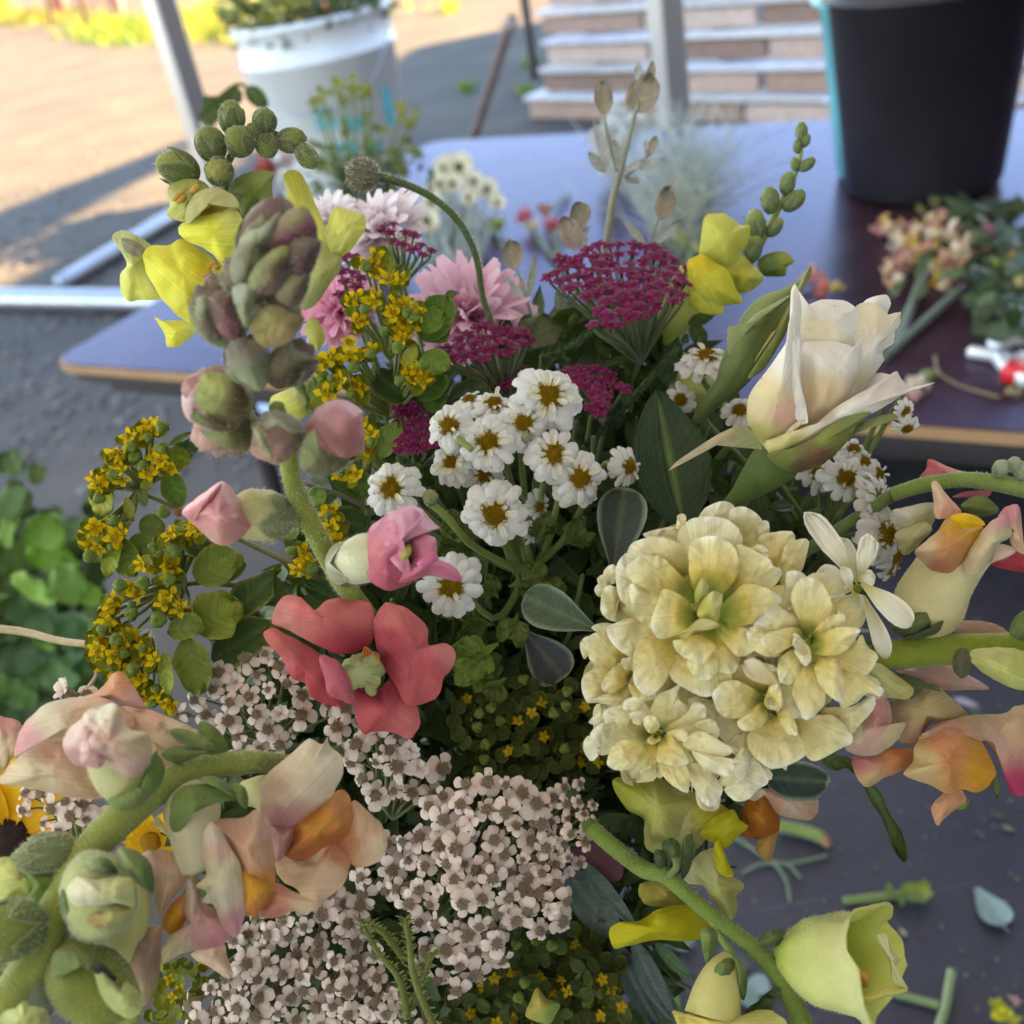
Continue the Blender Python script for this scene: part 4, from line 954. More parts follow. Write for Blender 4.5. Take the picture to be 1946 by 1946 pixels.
crimson('small crimson yarrow head right of the tallest daisy', [ZE(1290, 290), ZE(1400, 255), ZE(1520, 270), ZE(1645, 385), ZE(1560, 380), ZE(1510, 510), ZE(1430, 500), ZE(1430, 410), ZE(1340, 330)], .33, 0, (1150, 800, .35), 11, R=14, gap=15)
crimson('crimson yarrow head at the left edge of the daisy cluster', [ZE(390, 480), ZE(480, 455), ZE(570, 500), ZE(640, 560), ZE(650, 660), ZE(560, 690), ZE(400, 725), ZE(430, 600), ZE(500, 560)], .325, 0, (790, 900, .345), 12, R=13, gap=13)
# ---- cornflowers
cornflower('white cornflower with a lilac tint beside the nodding hairy bud', 722, 440, .395, 92, (-.35, .9), (.78, .52, .62), (.90, .84, .88), 1, 12)
cornflower('white cornflower half hidden behind the yellow snapdragon petal', 628, 425, .40, 68, (-.3, .8), (.78, .6, .7), (.90, .86, .88), 2, 10)
cornflower('large pale pink cornflower behind the curved bud stem', 893, 600, .385, 118, (-.1, .75), (.70, .24, .42), (.90, .62, .74), 3, 13)
cornflower('bright pink cornflower behind the left euphorbia', 648, 592, .39, 78, (-.4, .5), (.76, .22, .44), (.92, .50, .66), 4, 12)
# ---- nodding hairy bud
t = thing('nodding_bud', P(688, 330, .33), 'grey-green hairy bud nodding at the end of a long curved stem', 'flower bud')
pts = [(714, 334), (770, 350), (824, 377), (868, 417), (896, 464), (909, 507), (917, 562), (935, 616)]
tb = ptube([(x, y, .335 + .004 * i) for i, (x, y) in enumerate(pts)], [9, 7.5, 7, 7, 6.5, 6.5, 6, 6], (.10, .15, .06), n=12, steps=44); kt = keep(tb); part('stem', tb, MAT['downy'], t)
stem_down(t, (935, 616, .363), 6, (.10, .15, .06), nm='stem')
fuzz(kt, t, 1400, .0014, seed=3)
budx(t, 688, 331, .333, 29, (-1, -.1), .1, 1.05, (.13, .11, .09), (.14, .15, .10), th1=2.6, ns=9, fz=900, fl=.0016, bump=.35)
# ---- silver-leaved foliage (eucalyptus-like) rising at the back
t = thing('silver_foliage', P(1150, 460, .42), 'tall silvery foliage stem with round brownish leaf tips rising at the back', 'foliage')
SL, BR = (.44, .47, .45), (.33, .29, .21)
def fst(pts, w0, w1, d, c=(.30, .32, .24)): part('stem', ptube([(*ZB(x, y), d) for x, y in pts], [w0 * .3623, w1 * .3623], c, n=8), MAT['downy'], t)
fst([(1385, 1290), (1420, 1050), (1455, 920), (1470, 870)], 20, 16, .42); fst([(1470, 870), (1500, 740), (1535, 600), (1560, 540)], 14, 9, .42); fst([(1440, 900), (1400, 760), (1375, 600)], 9, 7, .42); fst([(1480, 930), (1560, 870), (1610, 800)], 8, 6, .42)
for (b, tp, w, c, d, sh) in (((1550, 590), (1625, 400), 150, BR, .42, 'round'), ((1500, 560), (1600, 440), 120, BR, .424, 'round'), ((1375, 600), (1368, 430), 100, BR, .42, 'round'), ((1610, 430), (1630, 320), 50, BR, .42, 'leaf'), ((1345, 480), (1340, 420), 36, BR, .42, 'leaf'), ((1545, 420), (1560, 320), 40, SL, .42, 'leaf'),
                           ((1400, 880), (1320, 630), 62, SL, .418, 'leaf'), ((1440, 860), (1385, 690), 55, SL, .421, 'leaf'), ((1460, 860), (1420, 730), 60, SL, .425, 'leaf'), ((1490, 900), (1600, 830), 52, SL, .42, 'leaf'), ((1560, 890), (1690, 830), 50, SL, .42, 'leaf'), ((1600, 820), (1650, 720), 55, BR, .42, 'round'), ((1600, 790), (1590, 730), 26, SL, .42, 'leaf'),
                           ((1380, 900), (1290, 800), 70, SL, .43, 'leaf'), ((1480, 940), (1560, 950), 40, SL, .423, 'leaf')):
    leaf(t, b, tp, w, d, col=c, f=ZB, shape=sh, mat='leaf_matte', nrm=(0, .3))
stem_down(t, (*ZB(1385, 1290), .42), 6, (.20, .22, .14))
t = thing('silver_foliage', P(1250, 460, .40), 'silvery foliage sprig with a round brownish leaf right of the tall silver stem', 'foliage')
fst([(1605, 1300), (1640, 1200), (1675, 1120)], 7, 6, .41)
for (b, tp, w, c, sh) in (((1675, 1150), (1720, 990), 110, BR, 'round'), ((1740, 1010), (1745, 930), 30, SL, 'leaf'), ((1595, 1290), (1465, 1140), 42, SL, 'leaf'), ((1620, 1290), (1775, 1155), 50, SL, 'leaf')): leaf(t, b, tp, w, .41, col=c, f=ZB, shape=sh, mat='leaf_matte')
stem_down(t, (*ZB(1605, 1300), .41), 4, (.20, .22, .14))
t = thing('silver_foliage', P(1005, 590, .37), 'silvery foliage sprig with one coin-shaped brown leaf left of the large crimson yarrow', 'foliage')
fst([(990, 1650), (965, 1560), (940, 1470), (905, 1400)], 9, 6, .375)
for (b, tp, w, c, sh) in (((900, 1410), (890, 1265), 110, BR, 'round'), ((960, 1570), (835, 1440), 44, SL, 'leaf'), ((975, 1560), (1020, 1310), 40, (.30, .33, .27), 'leaf'), ((880, 1280), (880, 1235), 16, SL, 'leaf')): leaf(t, b, tp, w, .375, col=c, f=ZB, shape=sh, mat='leaf_matte')
stem_down(t, (*ZB(990, 1650), .375), 4, (.20, .22, .14))
t = thing('silver_foliage', P(1100, 470, .40), 'pair of round pinkish-brown silver leaves standing left of the tall silver stem', 'foliage')
fst([(1260, 1330), (1235, 1250), (1240, 1180)], 7, 6, .40)
for (b, tp, w, c, sh) in (((1235, 1200), (1260, 1060), 110, BR, 'round'), ((1225, 1310), (1165, 1140), 120, (.40, .34, .29), 'round'), ((1240, 1260), (1300, 1185), 44, SL, 'leaf'), ((1250, 1300), (1290, 1240), 40, SL, 'leaf')): leaf(t, b, tp, w, .40, col=c, f=ZB, shape=sh, mat='leaf_matte')
stem_down(t, (*ZB(1260, 1330), .40), 4, (.20, .22, .14))
# ---- round grey-green eucalyptus leaves
t = thing('eucalyptus', P(1100, 700, .37), 'eucalyptus branch with round dull green leaves under the large crimson yarrow', 'foliage')
for (b, tp, w, d, c, sh) in (((1000, 1830), (1060, 1640), 230, .37, (.12, .14, .06), 'round'), ((1225, 1760), (1270, 1640), 130, .372, (.10, .14, .04), 'round'), ((1470, 1790), (1460, 1660), 150, .378, (.08, .13, .03), 'round'), ((1610, 1830), (1600, 1660), 110, .376, (.13, .15, .07), 'round'), ((1190, 1690), (1120, 1530), 80, .378, (.30, .36, .30), 'leaf'), ((1340, 1850), (1420, 1760), 140, .375, (.07, .12, .03), 'round')):
    leaf(t, b, tp, w, d, col=c, f=ZB, shape=sh, rim=mixc(c, (.1, .05, .04), .5))
stem_down(t, (1110, 700, .375), 5, (.12, .1, .06))
for (x0, y0, x1, y1, lab) in ((1400, 690, 1940, 130, 'dark feathery sprig of needle leaves slanting above the daisies'), (1180, 210, 1490, 80, 'short dark feathery sprig beside the round eucalyptus leaf')):
    t = thing('feathery_sprig', P(*ZE(x0, y0), .335), lab, 'foliage', 'dark feathery sprigs'); d = .335; m = MB(); r = random.Random(x0)
    a, b = ZE(x0, y0), ZE(x1, y1); pts = [(lerp(a[0], b[0], u), lerp(a[1], b[1], u) + 6 * math.sin(u * 5), d) for u in (0, .33, .66, 1)]
    part('stem', ptube(pts, 4, (.05, .09, .03), n=6), MAT['stem'], t)
    L = math.hypot(b[0] - a[0], b[1] - a[1])
    for i in range(int(L * 7)):
        u = r.random(); x = lerp(a[0], b[0], u); y = lerp(a[1], b[1], u) + 6 * math.sin(u * 5); an = r.uniform(0, 6.28); p = P(x, y, d); dv = (CR * math.cos(an) * .5 + CR * .55 + CU * .3 + CU * math.sin(an) * .6 - CF * r.uniform(-.6, .8)).normalized()
        m.join(petal(p, p + dv * r.uniform(7, 14) * PXM(d), 2.6 * PXM(d), -CF, nu=3, nv=2, shape='leaf', col=mixc((.02, .05, .018), (.05, .10, .03), r.random())))
    part('needles', m, MAT['leaf'], t, kind='stuff'); stem_down(t, (*a, d), 3, (.05, .09, .03))

# ---- euphorbia sprays
def euph(label, hub, nm='euphorbia'): return thing(nm, P(*hub), label, 'euphorbia', 'yellow-green euphorbia sprays')
t = euph('euphorbia spray with mustard-yellow flowers between the pink cornflowers and the daisies', (800, 800, .345))
spurge(t, ZB, [(180, 1350, 55), (75, 1560), (90, 1690), (250, 1470, 62), (170, 1560), (300, 1600, 60), (350, 1740, 60), (270, 1650), (160, 1430), (330, 1690), (390, 1640, 50)], [(120, 1620), (340, 1640), (380, 1660, 40), (130, 1400)], d=.325, seed=3, hub=(740, 680, .34))
spurge(t, ZE, [(430, 60), (470, 110), (80, 220, 60), (240, 210, 50), (130, 345, 55), (240, 370, 58), (50, 410, 60), (495, 265, 60), (500, 330, 55), (560, 350, 50), (20, 240), (180, 200)], [(290, 200, 36), (200, 270, 42), (30, 315, 42), (565, 255, 40), (440, 340, 38), (185, 410, 32), (360, 80, 36), (430, 170, 44), (80, 330, 30)], d=.322, seed=4, hub=(740, 790, .345))
spurge(t, ZE, [(270, 630, 55), (265, 700, 60), (130, 830, 62), (180, 830)], [(290, 660, 30), (130, 820, 30)], d=.315, seed=5, hub=(700, 900, .33))
spurge(t, ZD, [(1890, 620), (1740, 1040, 62), (1740, 1115, 58), (1760, 1185, 55), (1600, 1290, 55), (1590, 1240), (1620, 1330)], [(1640, 1330, 48), (1530, 1240, 42), (1760, 1175, 26), (1720, 1050, 26)], d=.318, seed=6, hub=(700, 1000, .34))
for (f, b, tp, w, d, c) in ((ZB, (430, 1790), (560, 1555), 190, .334, (.08, .17, .02)), (ZB, (420, 1740), (530, 1620), 120, .328, (.12, .22, .02)), (ZB, (280, 1490), (330, 1390), 110, .335, (.09, .15, .03)), (ZB, (540, 1560), (605, 1530), 60, .336, (.06, .12, .02)), (ZB, (250, 1450), (250, 1340), 70, .33, (.28, .30, .03)), (ZB, (360, 1700), (370, 1560), 70, .321, (.34, .34, .03)),
                            (ZE, (560, 200), (690, 290), 150, .327, (.14, .24, .02)), (ZE, (560, 120), (690, 10), 190, .336, (.08, .17, .02)), (ZE, (480, 430), (310, 300), 210, .338, (.035, .08, .012)), (ZE, (510, 420), (680, 300), 190, .333, (.06, .13, .015)), (ZE, (470, 260), (530, 150), 80, .32, (.28, .30, .03)), (ZE, (700, 440), (900, 360), 130, .34, (.035, .07, .015)), (ZE, (590, 500), (660, 400), 130, .335, (.06, .12, .015)),
                            (ZE, (330, 740), (435, 560), 140, .318, (.12, .20, .03)), (ZE, (330, 640), (270, 590), 60, .316, (.5, .42, .02)), (ZE, (200, 790), (250, 960), 130, .322, (.08, .16, .02)), (ZE, (400, 780), (560, 850), 150, .325, (.06, .13, .015)), (ZE, (60, 1060), (280, 1110), 170, .33, (.035, .08, .015)),
                            (ZD, (1620, 1000), (1700, 900), 110, .322, (.10, .18, .03)), (ZD, (1640, 480), (1560, 330), 130, .335, (.12, .20, .05)), (ZD, (1620, 420), (1720, 300), 110, .33, (.12, .18, .05)), (ZD, (1680, 1420), (1590, 1390), 60, .326, (.03, .07, .015)), (ZD, (1780, 1500), (1600, 1400), 110, .33, (.03, .08, .015)), (ZD, (1700, 1290), (1770, 1400), 100, .33, (.06, .13, .02))):
    leaf(t, b, tp, w, d, col=tuple(v * 1.25 for v in c), f=f, shape='round' if w > 100 else 'leaf', rim=mixc(c, (.45, .45, .08), .35), nrm=(U(-.2, .2), U(.1, .5)))
for p_ in ([(1560, 870), (1760, 930), (1932, 1010)], [(1700, 930), (1650, 900), (1620, 890)]): part('stem', ptube([(*ZD(x, y), .33) for x, y in p_], 4, (.10, .10, .04), n=7), MAT['stem'], t)
stem_down(t, (745, 800, .345), 7, (.12, .12, .05), via=((860, 1000, .38),))
t = euph('euphorbia spray with bright yellow flowers hanging out at the left side', (520, 1180, .335))
spurge(t, ZD, [(800, 600, 58), (760, 590), (640, 730, 60), (620, 770), (720, 680, 55), (820, 740, 58), (850, 760), (780, 830, 52), (550, 880, 60), (520, 900), (560, 850), (500, 1110, 50), (600, 1160, 62), (480, 1210, 60), (530, 1100), (640, 1140)],
       [(850, 580, 42), (690, 690, 38), (600, 840, 44), (600, 1075, 40), (520, 955, 40), (470, 1260, 44), (590, 1210, 36), (850, 695, 44), (750, 790, 40), (705, 740, 40), (855, 1030, 44), (780, 640, 34)], d=.318, seed=11, hub=(262, 930, .33))
spurge(t, ZD, [(980, 1130, 60), (900, 1170, 58), (1010, 1120), (880, 1310, 66), (910, 1330), (790, 1320, 40), (690, 1430, 52), (900, 1480, 66), (860, 1510, 55), (940, 1540, 55), (600, 1490, 48), (580, 1560, 55), (620, 1640, 66), (560, 1620)],
       [(910, 1235, 50), (890, 1385, 44), (750, 1400, 48), (630, 1415, 46), (830, 1595, 55), (690, 1565, 46), (960, 1110, 40), (915, 1490, 28), (830, 1240, 36), (800, 1210, 30), (690, 1520, 30)], d=.312, seed=12, hub=(345, 1100, .33))
spurge(t, ZD, [(520, 1700, 58), (540, 1770, 58), (740, 1720, 70), (790, 1790, 55), (650, 1720, 50), (700, 1860, 55), (620, 1830, 50), (590, 1790), (650, 1900, 60), (510, 1740)], [(610, 1700, 44), (540, 1650, 40), (750, 1745, 30), (700, 1850, 42), (650, 1770, 36), (590, 1840, 34)], d=.308, seed=13, hub=(285, 1200, .33))
spurge(t, ZG, [(640, 20, 50), (680, 60, 50), (700, 130, 55), (740, 170, 50), (560, 10, 45), (830, 200, 45), (870, 250, 45)], [(690, 90, 44), (640, 60, 34), (800, 250, 36), (880, 280, 36), (820, 170, 30)], d=.31, seed=14, hub=(285, 1230, .33))
for (f, b, tp, w, d, c, sh) in ((ZD, (860, 800), (990, 720), 140, .325, (.16, .24, .02), 'round'), (ZD, (880, 820), (950, 1000), 130, .328, (.11, .19, .02), 'round'), (ZD, (900, 720), (1070, 680), 110, .33, (.05, .10, .03), 'round'), (ZD, (880, 680), (1000, 610), 40, .328, (.10, .15, .03), 'leaf'), (ZD, (730, 1090), (860, 1120), 130, .328, (.13, .20, .03), 'round'),
                                (ZD, (610, 1180), (560, 1370), 100, .322, (.26, .32, .03), 'round'), (ZD, (620, 1170), (700, 1370), 150, .325, (.17, .24, .04), 'round'), (ZD, (700, 1150), (800, 1280), 130, .327, (.13, .2, .03), 'round'), (ZD, (1020, 1380), (1240, 1240), 220, .318, (.11, .16, .015), 'round'), (ZD, (1030, 1640), (1250, 1500), 270, .315, (.14, .19, .015), 'round'), (ZD, (880, 1650), (1070, 1620), 150, .31, (.12, .17, .03), 'round'),
                                (ZD, (1230, 1560), (1470, 1330), 200, .324, (.04, .09, .015), 'leaf'), (ZD, (1110, 1810), (1440, 1600), 260, .32, (.035, .08, .012), 'leaf'), (ZD, (1290, 1300), (1110, 1390), 100, .33, (.07, .13, .02), 'round'), (ZD, (980, 1690), (1050, 1990), 190, .31, (.12, .17, .02), 'round'), (ZD, (860, 1760), (900, 2020), 90, .306, (.20, .25, .03), 'leaf'), (ZD, (760, 1000), (740, 890), 60, .325, (.14, .19, .05), 'leaf'),
                                (ZD, (660, 950), (700, 1080), 60, .323, (.3, .33, .06), 'leaf'), (ZD, (960, 1180), (1110, 1240), 120, .322, (.07, .12, .02), 'round'), (ZD, (560, 900), (520, 1050), 150, .321, (.30, .32, .03), 'round'), (ZD, (1480, 1560), (1560, 1390), 90, .335, (.06, .13, .03), 'leaf'), (ZD, (950, 1330), (960, 1470), 60, .318, (.15, .2, .04), 'leaf')):
    leaf(t, b, tp, w, d, col=tuple(v * 1.3 for v in c), f=f, shape=sh, rim=mixc(c, (.5, .48, .08), .5), nrm=(U(-.3, .1), U(0, .5)))
for p_ in ([(650, 900), (780, 945), (920, 1010), (1250, 1170), (1560, 1320), (1750, 1420)], [(800, 1300), (1000, 1260), (1200, 1260)], [(720, 1500), (900, 1430), (1050, 1400), (1300, 1420)]):
    part('stem', ptube([(*ZD(x, y), .325 + .002 * i) for i, (x, y) in enumerate(p_)], [4, 6], (.17, .17, .06), n=7), MAT['stem'], t)
part('node', ball(P(*ZD(935, 1030), .327), 9 * PXM(.327), (.30, .12, .05), nu=6), MAT['stem'], t)
stem_down(t, (640, 1120, .345), 7, (.12, .15, .05))
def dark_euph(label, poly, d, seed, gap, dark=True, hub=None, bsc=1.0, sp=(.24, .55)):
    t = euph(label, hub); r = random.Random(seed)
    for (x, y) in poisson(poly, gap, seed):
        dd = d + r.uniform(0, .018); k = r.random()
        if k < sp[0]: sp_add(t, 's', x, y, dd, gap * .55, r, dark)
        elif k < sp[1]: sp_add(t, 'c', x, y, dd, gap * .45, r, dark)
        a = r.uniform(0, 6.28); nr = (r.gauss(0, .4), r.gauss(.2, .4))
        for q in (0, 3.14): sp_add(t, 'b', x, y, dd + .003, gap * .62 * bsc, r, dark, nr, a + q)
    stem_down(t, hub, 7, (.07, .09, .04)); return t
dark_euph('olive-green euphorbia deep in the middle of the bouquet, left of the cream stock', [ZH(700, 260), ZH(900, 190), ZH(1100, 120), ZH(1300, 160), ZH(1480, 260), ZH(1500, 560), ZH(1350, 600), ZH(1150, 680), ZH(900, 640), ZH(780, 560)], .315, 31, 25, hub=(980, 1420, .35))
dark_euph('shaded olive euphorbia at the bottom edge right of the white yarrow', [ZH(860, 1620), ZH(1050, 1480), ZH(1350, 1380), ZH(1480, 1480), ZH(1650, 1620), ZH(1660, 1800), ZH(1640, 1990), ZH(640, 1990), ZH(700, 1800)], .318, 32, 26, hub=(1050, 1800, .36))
t = dark_euph('yellow-flowered euphorbia peeping out at the bottom left corner behind the peach snapdragon', [ZG(830, 1620), ZG(1080, 1580), ZG(1060, 1760), ZG(1000, 1960), ZG(800, 1960), ZG(820, 1800)], .30, 33, 21, dark=False, hub=(340, 1900, .33))
# ================================================================== BOUQUET: the large blooms
CRM, YW, PINK, PEACH = (.80, .74, .52), (.74, .70, .08), (.62, .15, .19), (.76, .45, .30)
def sh(t, f, pts, d, nm='petal', mat='petal', **k):
    k.setdefault('edge', .045); k['thick'] = .0003
    k.setdefault('seed', pts[0][0] * .01); k.setdefault('wr', .8); k['wr'] = k['wr'] * .8
    return part(nm, FSh(f, pts, d, **k), MAT[mat], t)
# ---------------- white yarrow
W1 = [(ZH(90, 300), ZH(160, 260), ZH(300, 400), ZH(420, 400), ZH(540, 520), ZH(680, 590), ZH(660, 740), ZH(500, 760), ZH(330, 760), ZH(170, 640), ZH(110, 440))]
yarrow_head('white yarrow between the coral bloom and the peach snapdragon, topmost of the white heads', [(list(W1[0]), .300, (-.05, .2))], (760, 1650, .345), 51, 25, gap=33)
yarrow_head('largest white yarrow head, in the middle of the lower bouquet', [([ZH(720, 680), ZH(920, 620), ZH(1100, 660), ZH(1200, 800), ZH(1260, 960), ZH(1200, 1180), ZH(900, 1140), ZH(700, 1060), ZH(600, 900), ZH(580, 800)], .292, (0, .15)),
    ([ZH(430, 980), ZH(600, 930), ZH(760, 1020), ZH(960, 1150), ZH(1100, 1180), ZH(1060, 1400), ZH(980, 1600), ZH(830, 1560), ZH(560, 1420), ZH(420, 1240)], .290, (-.05, .05)),
    ([ZH(540, 1560), ZH(700, 1450), ZH(990, 1440), ZH(960, 1600), ZH(780, 1760), ZH(560, 1720)], .294, (0, -.2)),
    ([ZH(1080, 1240), ZH(1160, 1130), ZH(1280, 1140), ZH(1340, 1280), ZH(1300, 1440), ZH(1120, 1500)], .296, (.25, 0)),
    ([ZH(190, 1080), ZH(330, 950), ZH(480, 1060), ZH(480, 1240), ZH(330, 1260), ZH(200, 1240)], .300, (-.1, .1))], (870, 1660, .350), 52, 25, gap=32)
yarrow_head('smaller-flowered white yarrow crowding the right shoulder of the largest head', [([ZH(1120, 760), ZH(1220, 700), ZH(1370, 650), ZH(1500, 830), ZH(1420, 980), ZH(1380, 1160), ZH(1280, 1160), ZH(1180, 960)], .300, (.4, .3))], (960, 1620, .345), 53, 17, gap=24)
yarrow_head('white yarrow under the left coral petal and euphorbia leaves', [([ZG(1080, 100), ZG(1200, 20), ZG(1440, -20), ZG(1500, 60), ZG(1560, 170), ZG(1760, 240), ZG(1560, 420), ZG(1420, 500), ZG(1260, 520), ZG(1180, 400), ZG(900, 320), ZG(1000, 260)], .312, (-.1, .3))], (560, 1500, .355), 54, 24, gap=32)
yarrow_head('white yarrow along the bottom edge, left of the green yarrow stalks', [([ZG(1180, 1480), ZG(1300, 1340), ZG(1500, 1360), ZG(1700, 1180), ZG(1880, 1260), ZG(1932, 1500), ZG(1700, 1540), ZG(1500, 1500), ZG(1300, 1580)], .298, (-.1, .15)),
    ([ZG(960, 1900), ZG(1060, 1700), ZG(1180, 1600), ZG(1460, 1600), ZG(1560, 1800), ZG(1560, 2000), ZG(960, 2000)], .292, (-.1, 0)),
    ([ZG(1560, 1560), ZG(1760, 1520), ZG(1932, 1640), ZG(1990, 1980), ZG(1620, 1980), ZG(1580, 1760)], .294, (0, 0)), ([ZH(140, 1600), ZH(340, 1560), ZH(440, 1800), ZH(600, 1990), ZH(120, 1990)], .296, (0, -.1))], (700, 1800, .345), 55, 23.5, gap=31)
yarrow_head('small white yarrow head at the left under the peach snapdragon, before the yellow flower', [([ZG(130, 720), ZG(300, 700), ZG(520, 760), ZG(560, 860), ZG(330, 920), ZG(200, 900), ZG(120, 820)], .305, (-.2, .1)), ([ZG(310, 230), ZG(330, 160), ZG(480, 150), ZG(500, 230)], .312, (-.1, .4))], (230, 1650, .35), 56, 22, gap=29)
t = thing('yarrow_leaf', P(780, 1800, .30), 'feathery olive-green yarrow stalks among the white heads at the bottom', 'foliage')
for i, pts in enumerate(([(640, 1990), (520, 1700), (490, 1500), (470, 1380)], [(480, 1900), (440, 1700), (330, 1560), (250, 1420)], [(500, 1850), (560, 1700), (610, 1560)], [(470, 1600), (350, 1450), (240, 1400)])):
    pw = [(*ZH(x, y), .289 + .002 * i) for x, y in pts]; part('stem', ptube(pw, [8, 4], (.16, .18, .05), n=8, wob=.15), MAT['downy'], t)
    m = MB(); r = random.Random(i); cv = crom(pw, 30)
    for q in cv:
        for s in (-1, 1):
            p = P(*q); dv = (CR * s * r.uniform(.5, 1) + CU * r.uniform(.2, .9) - CF * r.uniform(-.3, .5)).normalized(); m.join(petal(p, p + dv * r.uniform(10, 26) * PXM(q[2]), 4 * PXM(q[2]), -CF, nu=5, nv=3, shape='leaf', curl=.2, col=mixc((.12, .15, .03), (.2, .22, .06), r.random())))
    part('leaflets', m, MAT['leaf_matte'], t, kind='stuff')

# ---------------- cream stock
t = thing('stock', P(1380, 1230, .30), 'large cream-yellow double stock head, the biggest bloom right of the centre', 'stock')
b_, mrd = ((9, 1.0, .02, .66), (7, .78, .28, .6), (5, .50, .62, .5)), ((8, 1.0, .05, .55), (6, .72, .45, .5))
stock(t, 1335, 1165, .277, 165, (-.05, .1), 1, ((8, 1.0, .0, .8),), white=.1, cen=False)
stock(t, 1525, 1225, .279, 120, (.25, -.05), 2, ((7, 1.0, .05, .8),), white=.2, cen=False)
stock(t, 1257, 1395, .279, 120, (-.15, -.35), 3, ((8, 1.0, .0, .7),), white=.3, cen=False)
stock(t, 1463, 1345, .279, 115, (.15, -.35), 4, ((7, 1.0, .0, .8),), white=.1, cen=False)
stock(t, 1400, 1050, .290, 95, (.1, .75), 5, ((7, 1.0, .0, .88),), white=.5, cen=False)
stock(t, 1185, 1290, .288, 90, (-.8, -.1), 6, ((6, 1.0, .0, .8),), white=.15, cen=False)
stock(t, 1400, 1455, .284, 95, (.1, -.9), 7, ((7, 1.0, .0, .8),), white=.5, cen=False)
ZK = Fr(1090, 930, 600 / 1932.0)
def floret(base, petals, seed=0, g=.34):
    """a double stock floret: petal outlines measured in the zoomed photo, every petal sinking to the green throat"""
    c0 = P(*ZK(*base), min(q[1] for q in petals) + .0105); o = part('flower', ball(c0, 12 * PXM(.27), (.20, .26, .02), nu=6, bump=.4), MAT['petal'], t)
    for i, (pts, d, wt, *rest) in enumerate(petals):
        y0_ = mixc((.77, .59, .13), (.82, .74, .36), wt); y1_ = mixc((.86, .80, .44), (.88, .87, .68), wt); G0 = (.09, .19, .004)
        gg = rest[0] if rest else g
        def col(s): 
            s = min(1, s)
            if s < gg * 1.25: return mixc(G0, y0_, (s / gg / 1.25) ** 2.1)
            return mixc(y0_, y1_, (s - gg) / (.9 - gg)) if s < .9 else mixc(y1_, (.92, .91, .80), (s - .9) * 9)
        m = FSh(ZK, pts, d, bulge=.5 + .4 * (i % 3), cols=col, base=base, sink=5.0, frill=.45, fk=3 + i % 3, thick=.00025, wr=1.5, edge=.035, seed=seed + i * 1.7, n=48, rings=10, tilt=((i * 37 % 5 - 2) * .8, (i * 53 % 5 - 2) * .8))
        part('petal', m, MAT['petal'], o)
floret((820, 760), [([(640, 270), (700, 190), (800, 170), (910, 175), (1000, 230), (1035, 310), (1010, 380), (900, 450), (700, 470), (640, 380)], .2705, .6), ([(340, 350), (400, 310), (500, 290), (600, 310), (660, 350), (720, 500), (600, 540), (450, 450), (338, 420)], .2705, .5),
 ([(258, 500), (290, 420), (340, 390), (420, 450), (430, 650), (360, 720), (280, 660)], .2745, .6), ([(325, 480), (400, 410), (500, 405), (560, 430), (620, 490), (745, 620), (730, 700), (560, 670), (430, 600), (350, 560)], .2665, .2), ([(350, 580), (450, 590), (580, 640), (560, 760), (490, 850), (400, 800), (352, 700)], .2685, .3),
 ([(710, 350), (760, 300), (850, 285), (920, 312), (980, 350), (1007, 430), (1000, 530), (940, 610), (860, 660), (760, 640), (715, 540), (705, 440)], .2630, .0), ([(1000, 340), (1100, 370), (1200, 430), (1222, 470), (1268, 490), (1262, 550), (1200, 610), (1100, 640), (960, 680), (890, 690), (960, 580), (1010, 440)], .2650, .2),
 ([(885, 740), (960, 655), (1050, 580), (1150, 595), (1240, 640), (1272, 690), (1200, 725), (1150, 765), (1080, 820), (1000, 832), (885, 790)], .2600, .1), ([(880, 810), (1000, 830), (1080, 870), (1135, 960), (1020, 1025), (950, 970), (890, 890)], .2632, .1), ([(790, 870), (860, 850), (940, 950), (1015, 1030), (975, 1125), (880, 1110), (800, 1010)], .2648, .0),
 ([(585, 1050), (640, 1000), (760, 1010), (900, 1060), (972, 1130), (940, 1210), (830, 1270), (740, 1250), (610, 1170), (578, 1110)], .2675, .1), ([(695, 1060), (740, 1040), (860, 1030), (892, 1100), (820, 1167), (740, 1140)], .2635, .1), ([(370, 1000), (420, 910), (520, 890), (640, 910), (650, 1010), (605, 1080), (560, 1180), (465, 1262), (380, 1205), (365, 1100)], .2660, .1),
 ([(473, 830), (490, 760), (520, 680), (543, 613), (610, 625), (705, 685), (730, 760), (710, 830), (630, 890), (540, 917), (490, 880)], .2590, .1), ([(608, 930), (650, 920), (760, 890), (868, 955), (830, 1020), (785, 1075), (700, 1040), (630, 990)], .2580, .1), ([(205, 850), (250, 820), (350, 790), (450, 830), (500, 900), (400, 980), (362, 1030), (280, 985), (220, 920)], .2735, .5)], 3, .46)
cc_ = lambda pts, d, c, **k: sh(t, ZK, pts, d, cols=[(*pts[0], c), (*pts[len(pts) // 2], mixc(c, (.78, .72, .40), .5))], bulge=1.2, n=40, rings=6, **k)
cc_([(745, 680), (745, 620), (790, 545), (828, 600), (805, 680), (760, 710)], .2560, (.34, .36, .05)); cc_([(755, 760), (790, 680), (850, 625), (908, 645), (900, 730), (878, 810), (800, 800)], .2545, (.50, .48, .10), frill=.8); cc_([(618, 880), (700, 850), (780, 790), (885, 820), (860, 852), (760, 870), (690, 907), (640, 897)], .2525, (.56, .50, .12), frill=.6)
